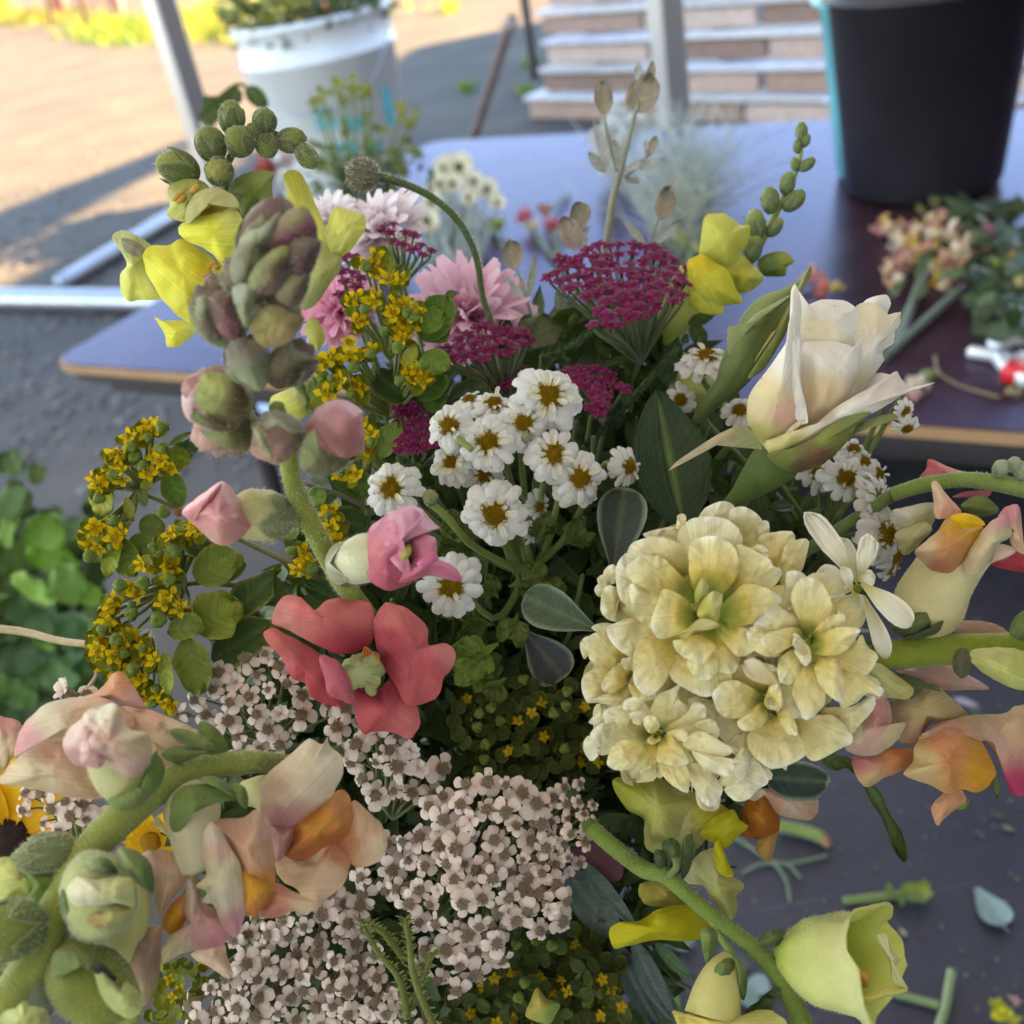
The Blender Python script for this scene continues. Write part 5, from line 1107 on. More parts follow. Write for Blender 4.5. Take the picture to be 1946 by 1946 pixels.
floret((1425, 940), [([(1430, 540), (1540, 510), (1640, 550), (1675, 620), (1610, 700), (1580, 820), (1480, 700)], .2700, .1), ([(1590, 700), (1650, 650), (1780, 650), (1800, 740), (1740, 860), (1600, 860)], .2715, .2), ([(1298, 560), (1320, 500), (1400, 510), (1425, 560), (1400, 700), (1310, 650)], .2660, .8),
 ([(1335, 640), (1380, 560), (1450, 540), (1520, 580), (1577, 680), (1572, 760), (1500, 840), (1420, 900), (1385, 810), (1345, 720)], .2590, .3), ([(1108, 840), (1150, 760), (1220, 700), (1285, 735), (1380, 800), (1400, 890), (1300, 890), (1200, 870)], .2625, .7), ([(1058, 880), (1100, 840), (1190, 850), (1270, 910), (1270, 1000), (1200, 1025), (1100, 980)], .2618, .2),
 ([(1152, 905), (1250, 862), (1370, 848), (1402, 910), (1330, 962), (1230, 1002), (1170, 965)], .2588, .3), ([(1450, 910), (1500, 830), (1560, 782), (1650, 762), (1657, 830), (1590, 880), (1500, 930)], .2605, .1), ([(1445, 970), (1540, 880), (1640, 843), (1752, 860), (1712, 930), (1660, 992), (1570, 1017), (1480, 1005)], .2565, .1),
 ([(1570, 1020), (1700, 980), (1760, 890), (1800, 960), (1862, 1030), (1780, 1145), (1680, 1110), (1600, 1070)], .2680, .0), ([(1640, 1120), (1740, 1100), (1820, 1170), (1893, 1220), (1870, 1268), (1800, 1245), (1720, 1312), (1630, 1322)], .2668, .1), ([(1248, 1090), (1280, 1020), (1370, 970), (1420, 1040), (1410, 1130), (1340, 1190), (1268, 1182)], .2615, .2),
 ([(1260, 1230), (1350, 1180), (1400, 1330), (1400, 1402), (1290, 1370)], .2665, .3), ([(1345, 1200), (1380, 1120), (1450, 1050), (1520, 1150), (1542, 1280), (1500, 1360), (1420, 1412), (1380, 1345), (1343, 1260)], .2600, .2), ([(1475, 1090), (1540, 1015), (1620, 1060), (1657, 1160), (1650, 1303), (1580, 1275), (1510, 1200)], .2580, .2), ([(1355, 990), (1390, 948), (1440, 960), (1453, 1040), (1420, 1082), (1380, 1040)], .2530, .8, .05)], 23, .30)
floret((1200, 1300), [([(940, 1120), (1060, 1060), (1160, 1060), (1262, 1110), (1260, 1230), (1160, 1250), (1060, 1210)], .2690, .0), ([(1048, 1075), (1130, 1058), (1240, 1090), (1262, 1192), (1150, 1150)], .2630, .9, .05), ([(700, 1290), (800, 1275), (960, 1360), (1050, 1450), (960, 1560), (820, 1440), (740, 1390)], .2735, .7), ([(850, 1260), (920, 1180), (1000, 1170), (1100, 1220), (1190, 1290), (1120, 1370), (1000, 1402), (900, 1380)], .2655, .3),
 ([(940, 1560), (1050, 1480), (1090, 1600), (1075, 1705), (1000, 1640)], .2735, .6), ([(1540, 1340), (1700, 1330), (1832, 1262), (1838, 1340), (1745, 1450), (1690, 1500), (1560, 1430)], .2715, .2), ([(1340, 1420), (1500, 1385), (1600, 1390), (1690, 1480), (1703, 1550), (1620, 1592), (1480, 1662), (1400, 1600)], .2690, .2), ([(1068, 1500), (1160, 1440), (1230, 1390), (1340, 1460), (1405, 1560), (1405, 1640), (1260, 1707), (1160, 1682), (1080, 1600)], .2645, .2),
 ([(1005, 1420), (1070, 1375), (1150, 1305), (1185, 1350), (1170, 1430), (1100, 1475), (1030, 1472)], .2600, .1), ([(1250, 1360), (1330, 1370), (1373, 1492), (1320, 1502), (1270, 1440)], .2610, .1), ([(1168, 1295), (1210, 1205), (1262, 1210), (1268, 1332), (1200, 1348)], .2560, .1, .1)], 43, .28)
floret((505, 1510), [([(150, 1610), (220, 1480), (330, 1440), (430, 1470), (500, 1520), (370, 1560), (220, 1620)], .2725, .7), ([(95, 1430), (150, 1370), (205, 1380), (200, 1440)], .2705, .8, .05), ([(100, 1500), (170, 1430), (222, 1440), (215, 1520), (150, 1562)], .2690, .9, .05), ([(58, 1580), (90, 1508), (165, 1558), (155, 1622), (105, 1662)], .2710, .9, .05), ([(180, 1372), (240, 1328), (312, 1330), (345, 1400), (300, 1482), (260, 1430), (200, 1432)], .2665, .7, .05),
 ([(470, 1370), (520, 1260), (600, 1220), (655, 1195), (642, 1280), (722, 1350), (690, 1410), (600, 1460), (520, 1450)], .2690, .6), ([(545, 1470), (680, 1380), (740, 1305), (805, 1330), (800, 1405), (700, 1470), (600, 1490)], .2655, .5), ([(690, 1700), (790, 1680), (850, 1740), (912, 1830), (865, 1930), (800, 1925), (740, 1830)], .2690, .6, .1), ([(880, 1800), (950, 1700), (1040, 1580), (1070, 1660), (1050, 1760), (960, 1812)], .2705, .3, .1), ([(925, 1830), (1030, 1780), (1095, 1640), (1192, 1780), (1120, 1842), (1060, 1902), (980, 1902)], .2720, .8, .05),
 ([(740, 1440), (850, 1408), (893, 1500), (820, 1560), (720, 1560)], .2650, .4, .1), ([(205, 1670), (230, 1590), (290, 1540), (390, 1535), (450, 1580), (410, 1680), (320, 1717), (240, 1712)], .2630, .2), ([(408, 1732), (450, 1660), (440, 1580), (520, 1540), (535, 1640), (475, 1700)], .2660, .0), ([(515, 1690), (600, 1670), (692, 1700), (702, 1852), (620, 1822), (560, 1770)], .2650, .1, .1), ([(508, 1660), (525, 1560), (580, 1500), (640, 1560), (703, 1660), (650, 1692), (560, 1682)], .2605, .2),
 ([(570, 1490), (650, 1468), (705, 1500), (682, 1542), (620, 1535)], .2620, .4), ([(668, 1560), (760, 1480), (880, 1530), (975, 1600), (880, 1645), (760, 1605)], .2600, .6, .05), ([(725, 1600), (850, 1630), (1042, 1665), (985, 1690), (970, 1752), (880, 1742), (780, 1690)], .2590, .8, .05), ([(300, 1340), (325, 1285), (400, 1278), (475, 1360), (500, 1440), (430, 1425), (350, 1355)], .2640, .6), ([(345, 1372), (420, 1358), (445, 1400), (412, 1442), (368, 1432)], .2600, .7, .05), ([(430, 1402), (490, 1388), (528, 1450), (480, 1495), (440, 1465)], .2590, .5, .1), ([(450, 1530), (500, 1500), (535, 1530), (480, 1562)], .2590, .0)], 63, .26)
floret((370, 1150), [([(110, 850), (170, 818), (245, 830), (220, 900)], .2830, .4, .05), ([(38, 950), (80, 900), (120, 920), (70, 1040)], .2810, .3, .05), ([(75, 940), (130, 878), (220, 895), (305, 970), (300, 1060), (200, 1097), (105, 1050)], .2770, .2, .15), ([(45, 1180), (110, 1105), (220, 1095), (340, 1105), (375, 1160), (310, 1260), (200, 1292), (85, 1302)], .2785, .2), ([(170, 1190), (260, 1075), (345, 1060), (350, 1170), (220, 1245)], .2740, .2), ([(120, 1290), (240, 1240), (350, 1230), (460, 1275), (400, 1335), (250, 1325)], .2760, .5), ([(340, 1190), (460, 1250), (540, 1250), (470, 1292), (380, 1292)], .2715, .3), ([(295, 1040), (375, 1035), (365, 1105), (308, 1095)], .2730, .7)], 83, .22)
floret((1000, 380), [([(760, 185), (800, 120), (880, 78), (940, 75), (985, 110), (970, 220), (860, 240), (760, 220)], .2850, .8, .1), ([(960, 130), (1050, 108), (1140, 168), (1162, 240), (1145, 300), (1040, 340), (960, 260)], .2830, .7, .1), ([(1140, 200), (1190, 198), (1197, 260), (1150, 315), (1120, 290)], .2820, .8, .05), ([(425, 275), (540, 238), (650, 238), (660, 340), (500, 310)], .2780, .7, .05), ([(628, 235), (650, 152), (682, 180), (685, 245)], .2760, .2, .05), ([(1085, 365), (1140, 338), (1188, 370), (1180, 420)], .2740, .7, .05)], 93)
floret((1220, 560), [([(1130, 350), (1150, 280), (1250, 258), (1342, 262), (1352, 330), (1300, 430), (1270, 500), (1200, 460)], .2790, .2, .15), ([(1255, 480), (1280, 400), (1300, 340), (1360, 308), (1438, 312), (1422, 420), (1390, 510), (1330, 560), (1270, 560)], .2755, .6, .15), ([(1200, 620), (1280, 590), (1345, 700), (1290, 750), (1220, 710)], .2710, .4, .1)], 103)
floret((300, 700), [([(185, 500), (240, 458), (275, 500), (260, 570), (200, 572)], .2830, .7, .05), ([(128, 610), (165, 570), (215, 590), (190, 650), (150, 655)], .2840, .7, .05), ([(165, 700), (190, 600), (260, 600), (340, 700), (370, 790), (240, 808), (175, 760)], .2810, .8, .05), ([(145, 545), (200, 515), (240, 560), (215, 600), (165, 595)], .2835, .9, .05)], 113)
# the side-on floret at its right with long narrow petals
fl = part('flower', ball(P(*ZF(1060, 1430), .268), 9 * PXM(.268), (.2, .26, .02), nu=6), MAT['petal'], t)
scol = lambda u, v: mixc((.55, .50, .10), (.82, .78, .62), min(1, u * 1.9)) if abs(v) < .9 else (.86, .84, .74)
for (b, tp, w, d, dt, c) in (((1060, 1400), (810, 1040), 120, .266, .262, .12), ((1070, 1390), (960, 1170), 110, .267, .265, .1), ((1070, 1380), (1130, 1170), 110, .266, .260, .0), ((1080, 1400), (1345, 1610), 130, .265, .258, -.1), ((1090, 1470), (1225, 1800), 90, .268, .266, .1),
                             ((1040, 1430), (830, 1380), 190, .269, .272, .1), ((1060, 1380), (1150, 1370), 90, .266, .264, .3), ((1050, 1450), (1010, 1620), 150, .270, .272, .0), ((1030, 1440), (985, 1320), 60, .264, .262, .2)):
    part('petal', FPp(ZF, b, tp, w, d, dt, shape='ob', nu=12, nv=9, cup=c, curl=-.12, ruf=.2, seed=w + b[0], thick=.0004, col=scol, edge=.06, mid=.06), MAT['petal'], fl)
part('calyx', FPp(ZF, (1000, 1370), (900, 1330), 60, .272, shape='strap', col=(.14, .24, .04)), MAT['leaf'], t)
for (b, tp, w, d, dt, f) in (((150, 1100), (130, 1040), 50, .27, .27, ZF), ((800, 1800), (745, 1700), 60, .256, .25, ZF), ((600, 150), (640, 280), 80, .262, .256, ZI), ((650, 160), (470, 40), 110, .262, .262, ZI), ((980, 90), (1180, 190), 110, .272, .275, ZI), ((120, 300), (210, 700), 150, .282, .28, ZI), ((250, 560), (290, 820), 130, .281, .281, ZI), ((430, 560), (560, 700), 200, .28, .284, ZI), ((850, 330), (1010, 430), 230, .272, .276, ZI), ((560, 300), (700, 570), 270, .27, .275, ZI)):
    part('petal', FPp(f, b, tp, w, d, dt, shape='ob', nu=12, nv=9, cup=.1, curl=-.1, ruf=.25, seed=w + b[0], thick=.0004, col=lambda u, v: mixc((.72, .56, .22), (.82, .76, .56), u), edge=.08, notch=.1), MAT['petal'], fl)
stem_down(t, (1370, 1250, .30), 12, (.12, .2, .05), nm='stem')
for (b, tp, w, d, c, f, lab) in (((1460, 1640), (1090, 1470), 230, .285, (.075, .11, .06), ZE, None), ((1560, 1330), (1620, 900), 260, .300, (.045, .06, .045), ZE, None), ((580, 640), (905, 660), 210, .296, (.03, .05, .035), ZI, None), ((1100, 1660), (1300, 1900), 240, .325, (.06, .065, .075), ZE, None)):
    leaf(t, b, tp, w, d, col=c, f=f, shape='ob' if f is ZE else 'round', mat='leaf_matte', rim=(.22, .28, .2), nm='leaf', cup=.12, ruf=.08, thick=.0004, nu=14)
# ---------------- rose, its bud and leaf
RW, RC = (.86, .84, .76), (.82, .72, .50)
t = thing('rose', P(1500, 850, .31), 'half-open cream rose with pink flecks and green sepals at the upper right', 'rose')
core = ptube([(*ZF(640, 720), .309), (*ZF(720, 500), .311), (*ZF(850, 250), .312), (*ZF(940, 80), .313)], [24, 44, 46, 20], (.78, .68, .42), n=20, steps=14); part('bud_core', core, MAT['petal_rose'], t)
C2 = Fr(1246, 0)
rb = lambda f, pts, d, **k: sh(t, f, pts, d, mat='petal_rose', **{**k, 'edge': .06, 'wr': k.get('wr', 1) * 1.7})
zc = lambda x, y: (x, y - 1656)      # ZC zoom px -> ZF zoom px
rb(ZF, [(740, 200), zc(720, 1700), zc(740, 1625), zc(850, 1575), zc(980, 1580), zc(1060, 1612), zc(1110, 1570), zc(1200, 1552), zc(1228, 1600), zc(1215, 1650), zc(1275, 1640), zc(1270, 1710), zc(1240, 1800), (1190, 190), (1100, 330), (950, 400), (800, 330)], .312, bulge=5, cols=[(900, -60, RW), (900, 200, RC), (1200, 0, RW)], thick=.0005, edge=.03, wr=1.5, seed=2)
rb(ZF, [zc(1040, 1620), zc(1130, 1590), zc(1230, 1660), zc(1285, 1640), zc(1268, 1720), (1215, 110), (1190, 200), (1195, 240), (1130, 330), (1060, 420), (990, 470), (930, 380), (1000, 200)], .3055, bulge=3, cols=[(1150, 60, (.78, .70, .50)), (1000, 400, RC), (1180, 150, RW)], thick=.0005, edge=.05, wr=1.4, seed=5, tilt=(2, 0))
rb(ZF, [zc(720, 1500), zc(765, 1560), zc(780, 1640), (850, 10), (960, 60), (1050, -30), zc(1060, 1640), (1050, 130), (950, 200), (800, 180), (740, 100), (700, 20)], .304, bulge=4, cols=[(850, 60, RC), (780, -60, RW), (1000, 0, RW)], thick=.0005, wr=1, seed=6)
rb(ZF, [(750, 170), (840, 132), (950, 132), (1040, 162), (1072, 125), (1085, 150), (1070, 260), (1030, 380), (1000, 480), (900, 540), (800, 570), (760, 420)], .3005, bulge=6, cols=[(900, 160, RW), (870, 420, (.76, .60, .36)), (1040, 150, RW)], thick=.0006, wr=.8, seed=7)
rb(ZF, [zc(728, 1495), zc(745, 1600), (700, 30), (690, 120), (640, 210), (560, 320), (495, 420), (482, 520), (510, 610), (580, 700), (700, 650), (800, 560), (790, 470), (760, 380), (745, 260), (770, 160), (760, 80), zc(765, 1590)], .2985, bulge=7, cols=[(600, 420, (.78, .68, .38)), (560, 640, (.70, .66, .26)), (700, 100, RW), (660, 500, (.78, .50, .36)), (740, 300, RW)], thick=.0006, wr=.9, seed=8, cen=(650, 420))
rb(ZF, [(690, 190), (720, 60), (735, 90), (765, 170), (760, 300), (775, 420), (792, 465), (795, 555), (745, 558), (705, 400)], .2940, bulge=1.5, col=(.84, .82, .74), thick=.0006, wr=.8, seed=9)
rb(ZF, [(660, 645), (735, 560), (795, 545), (730, 600), (700, 655)], .294, bulge=.6, col=(.80, .70, .44), thick=.0005)
rb(ZF, [(560, 660), (700, 655), (840, 570), (960, 470), (1100, 390), (1200, 330), (1275, 293), (1330, 372), (1468, 350), (1300, 415), (1230, 460), (1120, 520), (960, 580), (800, 650), (640, 725), (590, 700)], .2955, bulge=3, cols=[(700, 680, (.72, .68, .30)), (1000, 520, RW), (1250, 350, (.74, .66, .58)), (1400, 360, RW), (900, 520, (.72, .62, .52))], thick=.0006, wr=1.2, seed=10, edge=.02, tilt=(1.2, 0))
rb(ZF, [(1090, 400), (1100, 330), (1160, 300), (1240, 320), (1200, 400), (1130, 440)], .310, bulge=1, col=RW)
sg = lambda pts, d, c, **k: sh(t, ZF, pts, d, nm='sepal', mat='leaf_matte', cols=c, **k)
sg([(590, 725), (700, 700), (820, 640), (920, 565), (1010, 520), (1135, 508), (1060, 565), (1020, 640), (960, 710), (860, 790), (740, 818), (650, 800)], .293, [(700, 740, (.16, .19, .04)), (900, 640, (.20, .24, .05)), (880, 740, (.16, .07, .04)), (760, 790, (.14, .08, .05)), (1050, 540, (.16, .22, .06))], bulge=5, thick=.0006)
sg([(870, 720), (950, 640), (1020, 580), (1140, 535), (1250, 515), (1260, 545), (1150, 560), (1060, 610), (980, 680), (900, 750)], .296, [(950, 660, (.10, .15, .04)), (1200, 530, (.22, .24, .08))], bulge=2, thick=.0004)
sg([(560, 700), (500, 600), (440, 575), (340, 615), (220, 690), (110, 765), (72, 812), (160, 735), (280, 665), (380, 640), (470, 670)], .293, [(520, 640, (.26, .28, .12)), (300, 640, (.40, .34, .20)), (100, 780, (.45, .36, .22))], bulge=1.6, thick=.0004)
part('hip', ptube([(*ZF(720, 760), .306), (*ZF(620, 780), .306), (*ZF(530, 860), .309), (*ZF(430, 950), .315), (*ZF(370, 1010), .322)], [30, 44, 34, 17, 14], (.10, .16, .04), n=18, steps=20), MAT['leaf_matte'], t)
stem_down(t, (*ZF(380, 1000), .322), 12, (.09, .13, .04))
lv = FPp(ZE, (1930, 1120), (1790, 370), 400, .315, .325, shape=lambda u: math.sin(math.pi * u ** .85) ** .8 if 0 < u < 1 else 0, nu=46, nv=13, fold=-.08, curl=-.05, thick=.0003, ruf=.06, col=lambda u, v: (.10, .17, .04) if abs(v) < .06 else mixc((.018, .045, .014), (.026, .062, .018), abs(math.sin(u * 40 - abs(v) * 9)) ** 3))
for i in range(46):   # serrated edge
    if i % 3 == 0:
        for j in (0, 12):
            a = i * 13 + j; c_ = i * 13 + 6; dv = (lv.v[a] - lv.v[c_]) * .05
            lv.v[a] = lv.v[a] + dv; lv.v[a + 46 * 13] = lv.v[a + 46 * 13] + dv
part('leaf', lv, MAT['leaf'], t, label='dark toothed rose leaf')
leaf(t, (980, 700), (1080, 300), 230, .335, col=(.04, .10, .02), f=Fr(1246, 600), w_=0) if False else None
rr_ = random.Random(5)
for i in range(46):      # pink and brown flecks lying in the petal skin
    if i < 30: x, y, dd_, c = rr_.gauss(640, 36), rr_.gauss(430, 75), .2911, (.50, .05, .14)
    else: x, y, dd_, c = rr_.uniform(1010, 1180), rr_.uniform(0, 400), .3022, (.30, .14, .08)
    s_ = rr_.uniform(1.2, 3.4) * (1.6 if i % 9 == 0 else 1); part('fleck', shell([(ZF(x, y)[0] - s_, ZF(x, y)[1]), (ZF(x, y)[0], ZF(x, y)[1] - s_ * 1.6), (ZF(x, y)[0] + s_, ZF(x, y)[1]), (ZF(x, y)[0], ZF(x, y)[1] + s_ * 1.6)], dd_ + .0004, n=8, rings=2, col=c, thick=.0001), MAT['petal_rose'], t) if i < 0 else None
t = thing('rose_bud', P(1440, 700, .33), 'closed green rose bud with brown flecks leaning to the left of the cream rose', 'rose')
bd = ptube([(*ZF(215, 560), .335), (*ZF(290, 450), .332), (*ZF(370, 370), .329), (*ZF(420, 290), .327), (*ZF(500, 150), .325), (*ZF(590, 0), .325), (*ZC(690, 1560), .327), (*ZC(765, 1480), .329)], [11, 17, 24, 33, 40, 39, 21, 6], (.11, .17, .05), n=22, steps=44,
           cols=lambda u, a: mixc((.07, .12, .04), (.20, .25, .07), abs(math.sin(a * 6.28 * 2.5)) ** .6 * min(1, u * 1.5)))
part('bud', bd, MAT['leaf_matte'], t)
for (pts, c) in (([(480, 330), (600, 150), zc(650, 1700), zc(720, 1560), zc(780, 1440), zc(815, 1390), zc(810, 1450), zc(740, 1560), zc(710, 1690), (640, 170), (560, 290)], (.20, .24, .07)), ([(380, 200), (380, 60), zc(430, 1740), zc(520, 1650), zc(640, 1580), zc(735, 1535), zc(640, 1620), zc(560, 1700), (430, 130)], (.22, .26, .10)),
                 ([(520, 240), (600, 100), zc(640, 1720), zc(700, 1600), zc(690, 1700), (620, 110)], (.34, .27, .08))):
    sh(t, ZF, pts, .315, nm='sepal', mat='leaf_matte', col=c, bulge=3, thick=.0004)
stem_down(t, (*ZF(215, 560), .335), 10, (.09, .14, .04), via=((1300, 900, .355),))

# ---------------- coral snapdragon: purple bud head, long stem, pink buds and the open coral bloom
t = thing('snapdragon', P(690, 1150, .30), 'tall coral snapdragon with woolly purple-green buds at its top and one wide-open coral bloom', 'snapdragon')
stp = [(ZD(1450, 480), .235), (ZD(1500, 640), .245), (ZD(1530, 850), .255), (ZD(1590, 1010), .265), (ZD(1680, 1190), .275), (ZD(1800, 1400), .287), (ZE(270, 1560), .30)]
tb = ptube([(*p, d) for p, d in stp], [15, 17, 18, 20, 19, 20, 17], (.27, .32, .06), n=16, steps=50, wob=.06); kt = keep(tb); part('stem', tb, MAT['downy'], t); fuzz(kt, t, 2600, .0011, seed=9)
stem_down(t, (*ZE(270, 1560), .30), 15, (.10, .15, .05))
PB, PC = (.27, .25, .15), (.13, .17, .07)
for (f, x, y, d, R, dr, dz, el, cb, cs, tip, ns) in ((ZA, 1430, 1290, .218, 195, (.25, -1), .25, 1.25, (.20, .14, .13), (.17, .20, .12), None, 5), (ZA, 1150, 1640, .224, 150, (-.35, -1), .3, 1.15, (.16, .13, .09), (.18, .23, .10), None, 4), (ZA, 1440, 1640, .220, 140, (.2, -1), .6, 1.2, (.20, .15, .12), (.17, .20, .11), None, 5),
        (ZD, 1530, 250, .228, 115, (.8, -.6), .3, 1.2, (.17, .13, .10), (.15, .18, .10), None, 4), (ZD, 1300, 240, .224, 125, (-.1, -.5), .9, 1.15, (.24, .22, .15), (.19, .22, .13), None, 5), (ZA, 1290, 1480, .216, 120, (-.5, -.8), .5, 1.2, (.22, .20, .14), (.18, .21, .13), None, 4),
        (ZD, 1150, 430, .235, 150, (-.6, -.2), .7, 1.15, (.40, .25, .20), (.21, .24, .12), (.55, .30, .28), 4), (ZD, 1190, 600, .242, 135, (-.9, .2), .35, 1.2, (.42, .27, .20), (.19, .21, .09), (.55, .33, .28), 3), (ZD, 1440, 640, .236, 128, (-.2, .5), .9, 1.1, (.46, .30, .20), (.20, .23, .12), (.55, .30, .25), 4),
        (ZD, 1745, 650, .240, 150, (.5, -.5), .6, 1.2, (.50, .21, .19), (.20, .24, .13), (.52, .24, .24), 3)):
    px, py = f(x, y); top_ = tip is None
    budx(t, px, py, d, R * f.k * (.90 if top_ else 1), dr, dz, el * (1.12 if top_ else 1), mixc(cb, (.20, .13, .10), .5) if top_ else cb, mixc(cs, (.20, .27, .09), .6), tip, 4 if top_ else ns, th1=2.2 if top_ else 1.75, fz=420, fl=.0013, bump=.35, seed=x, flare=.10 if top_ else 0, stip=(.17, .07, .08), stm=.6 if top_ else .4)
sh(t, ZD, [(1640, 530), (1700, 460), (1790, 438), (1880, 480), (1903, 540), (1880, 660), (1820, 750), (1760, 720), (1700, 650)], .232, mat='petal_silk', cols=[(1780, 470, (.66, .34, .36)), (1850, 640, (.50, .20, .19))], bulge=5, thick=.0008, wr=1.2)
sh(t, ZD, [(960, 400), (1040, 310), (1090, 290), (1060, 360), (1020, 450), (1010, 560), (960, 500)], .232, mat='petal_silk', cols=[(1000, 400, (.62, .38, .38))], bulge=3, thick=.0008)
ZQ = Fr(330, 380, 400 / 1431.0)
for (pts, c1_, c2_, d) in (([(400, 560), (380, 430), (430, 320), (500, 220), (600, 180), (680, 120), (760, 70), (740, 180), (640, 260), (540, 340), (500, 460), (480, 560)], (.24, .27, .17), (.12, .10, .06), .2075), ([(560, 240), (680, 110), (800, 60), (880, 38), (935, 90), (975, 180), (965, 280), (880, 250), (780, 330), (680, 340), (560, 330)], (.20, .20, .09), (.20, .06, .10), .2085),
    ([(760, 330), (860, 250), (995, 280), (975, 400), (930, 500), (860, 570), (780, 470)], (.12, .10, .07), (.10, .05, .06), .2065), ([(510, 540), (560, 440), (700, 325), (790, 330), (765, 480), (720, 610), (620, 640), (530, 620)], (.20, .22, .08), (.16, .10, .08), .2050), ([(690, 640), (790, 520), (920, 490), (912, 600), (850, 710), (760, 720)], (.20, .19, .10), (.11, .07, .05), .2060),
    ([(400, 600), (470, 570), (535, 600), (540, 720), (490, 870), (420, 720)], (.30, .32, .24), (.22, .24, .13), .2065), ([(153, 700), (170, 660), (205, 655), (225, 700), (250, 800), (330, 940), (260, 960), (180, 890), (150, 800)], (.24, .27, .14), (.12, .09, .06), .2120), ([(245, 680), (260, 640), (300, 618), (385, 640), (405, 740), (455, 880), (380, 950), (290, 860)], (.14, .10, .07), (.20, .08, .09), .2100),
    ([(510, 860), (560, 760), (680, 715), (800, 760), (885, 800), (840, 900), (740, 985), (600, 990)], (.24, .22, .08), (.30, .22, .10), .2075), ([(350, 1030), (420, 945), (540, 950), (640, 1030), (665, 1160), (600, 1295), (500, 1260), (380, 1150)], (.24, .20, .16), (.20, .24, .13), .2180), ([(640, 1080), (760, 985), (860, 1030), (985, 1095), (890, 1150), (820, 1250), (700, 1285), (630, 1210)], (.16, .14, .08), (.07, .05, .03), .2190),
    ([(140, 1330), (200, 1190), (300, 1170), (440, 1240), (500, 1340), (480, 1460), (400, 1560), (260, 1500), (180, 1420)], (.28, .30, .10), (.13, .10, .05), .2245), ([(110, 1470), (170, 1450), (300, 1520), (410, 1560), (300, 1580), (180, 1530)], (.09, .12, .03), (.10, .07, .04), .2235), ([(180, 1560), (300, 1590), (480, 1470), (525, 1560), (505, 1700), (380, 1695), (250, 1630)], (.17, .19, .07), (.12, .12, .04), .2300),
    ([(575, 1500), (660, 1430), (760, 1445), (850, 1500), (875, 1560), (800, 1580), (700, 1530), (620, 1560)], (.20, .17, .12), (.28, .28, .18), .2240), ([(858, 1720), (880, 1640), (960, 1560), (1000, 1670), (1100, 1735), (1195, 1765), (1100, 1855), (960, 1872), (870, 1830)], (.20, .22, .10), (.11, .10, .05), .2260), ([(540, 1560), (580, 1540), (640, 1640), (680, 1760), (600, 1700)], (.34, .33, .16), (.24, .24, .12), .2245)):
    m_ = FSh(ZQ, pts, d, bulge=3.2, cols=[(*pts[0], tuple(v * 1.05 for v in c1_)), (*pts[len(pts) // 2], tuple(v * .8 for v in c2_)), (*pts[len(pts) // 4], tuple(v * 1.5 for v in c1_)), (*pts[3 * len(pts) // 4], tuple(v * 1.3 for v in c2_))], wr=.9, edge=.05, seed=pts[0][0] * .01, thick=.0005); k__ = keep(m_)
    part('sepal', m_, MAT['downy'], t); fuzz(k__, t, 70, .0012, seed=pts[0][0])
# side bud with pink petals
budx(t, *ZD(1370, 1045), .262, 50, (-1, -.15), .1, 1.2, (.52, .50, .24), (.21, .26, .12), None, 4, th1=1.5, fz=800, fl=.0012)
sh(t, ZD, [(955, 1028), (1010, 970), (1085, 920), (1165, 868), (1235, 935), (1290, 1030), (1330, 1105), (1260, 1165), (1165, 1207), (1070, 1150), (1010, 1085)], .258, mat='petal_silk', cols=[(1050, 1020, (.68, .27, .27)), (1200, 900, (.66, .30, .33)), (1170, 1180, (.70, .38, .32)), (1280, 1100, (.62, .26, .26))], bulge=9, thick=.001, wr=1.5, seed=3)
sh(t, ZD, [(955, 1028), (1080, 925), (1160, 880), (1130, 960), (1060, 1030), (1020, 1075)], .2545, mat='petal_silk', cols=[(1050, 1000, (.70, .29, .30))], bulge=4.0, thick=.0006, wr=.8)
leaf(t, (1480, 1170), (1570, 1060), 110, .272, col=(.18, .27, .05), f=ZD)
# half-open pink flower
tbp = [(*ZE(130, 1320), .275), (*ZE(190, 1300), .272), (*ZE(260, 1270), .268), (*ZE(340, 1240), .266)]
bw = ptube(tbp, [24, 40, 47, 40], (.66, .66, .42), n=20, steps=16); kb = keep(bw); part('petal_tube', bw, MAT['petal_silk'], t); fuzz(kb, t, 700, .0009, seed=4)
for k in range(4):
    sp = sepal_patch(P(*ZE(190, 1300), .272), (CR * 1 + CU * .15), 46 * PXM(.272), (1, 1, 1), k * 1.57, .55, 1.5, 1.06, .0, leafcol((.34, .33, .22), rim=(.55, .52, .4))); part('sepal', sp, MAT['downy'], t)
pk = lambda pts, d, **k: sh(t, ZE, pts, d, mat='petal_silk', **k)
K1, K2, K3 = (.58, .12, .17), (.70, .24, .33), (.50, .08, .13)
pk([(268, 1210), (280, 1115), (350, 1060), (440, 1012), (520, 995), (590, 1050), (645, 1112), (600, 1120), (545, 1100), (540, 1150), (480, 1200), (470, 1300), (520, 1380), (400, 1440), (300, 1400), (262, 1310)], .262, cols=[(350, 1080, K2), (300, 1300, K1), (520, 1010, (.76, .38, .48)), (420, 1380, K3)], bulge=9, thick=.0008, wr=2.6, seed=11)
pk([(350, 1120), (420, 1060), (500, 1010), (560, 1060), (520, 1110), (450, 1150), (420, 1240), (500, 1330), (450, 1340), (380, 1260)], .2545, cols=[(480, 1040, (.76, .36, .46)), (400, 1200, K2)], bulge=2.5, thick=.0008, wr=2, seed=12)
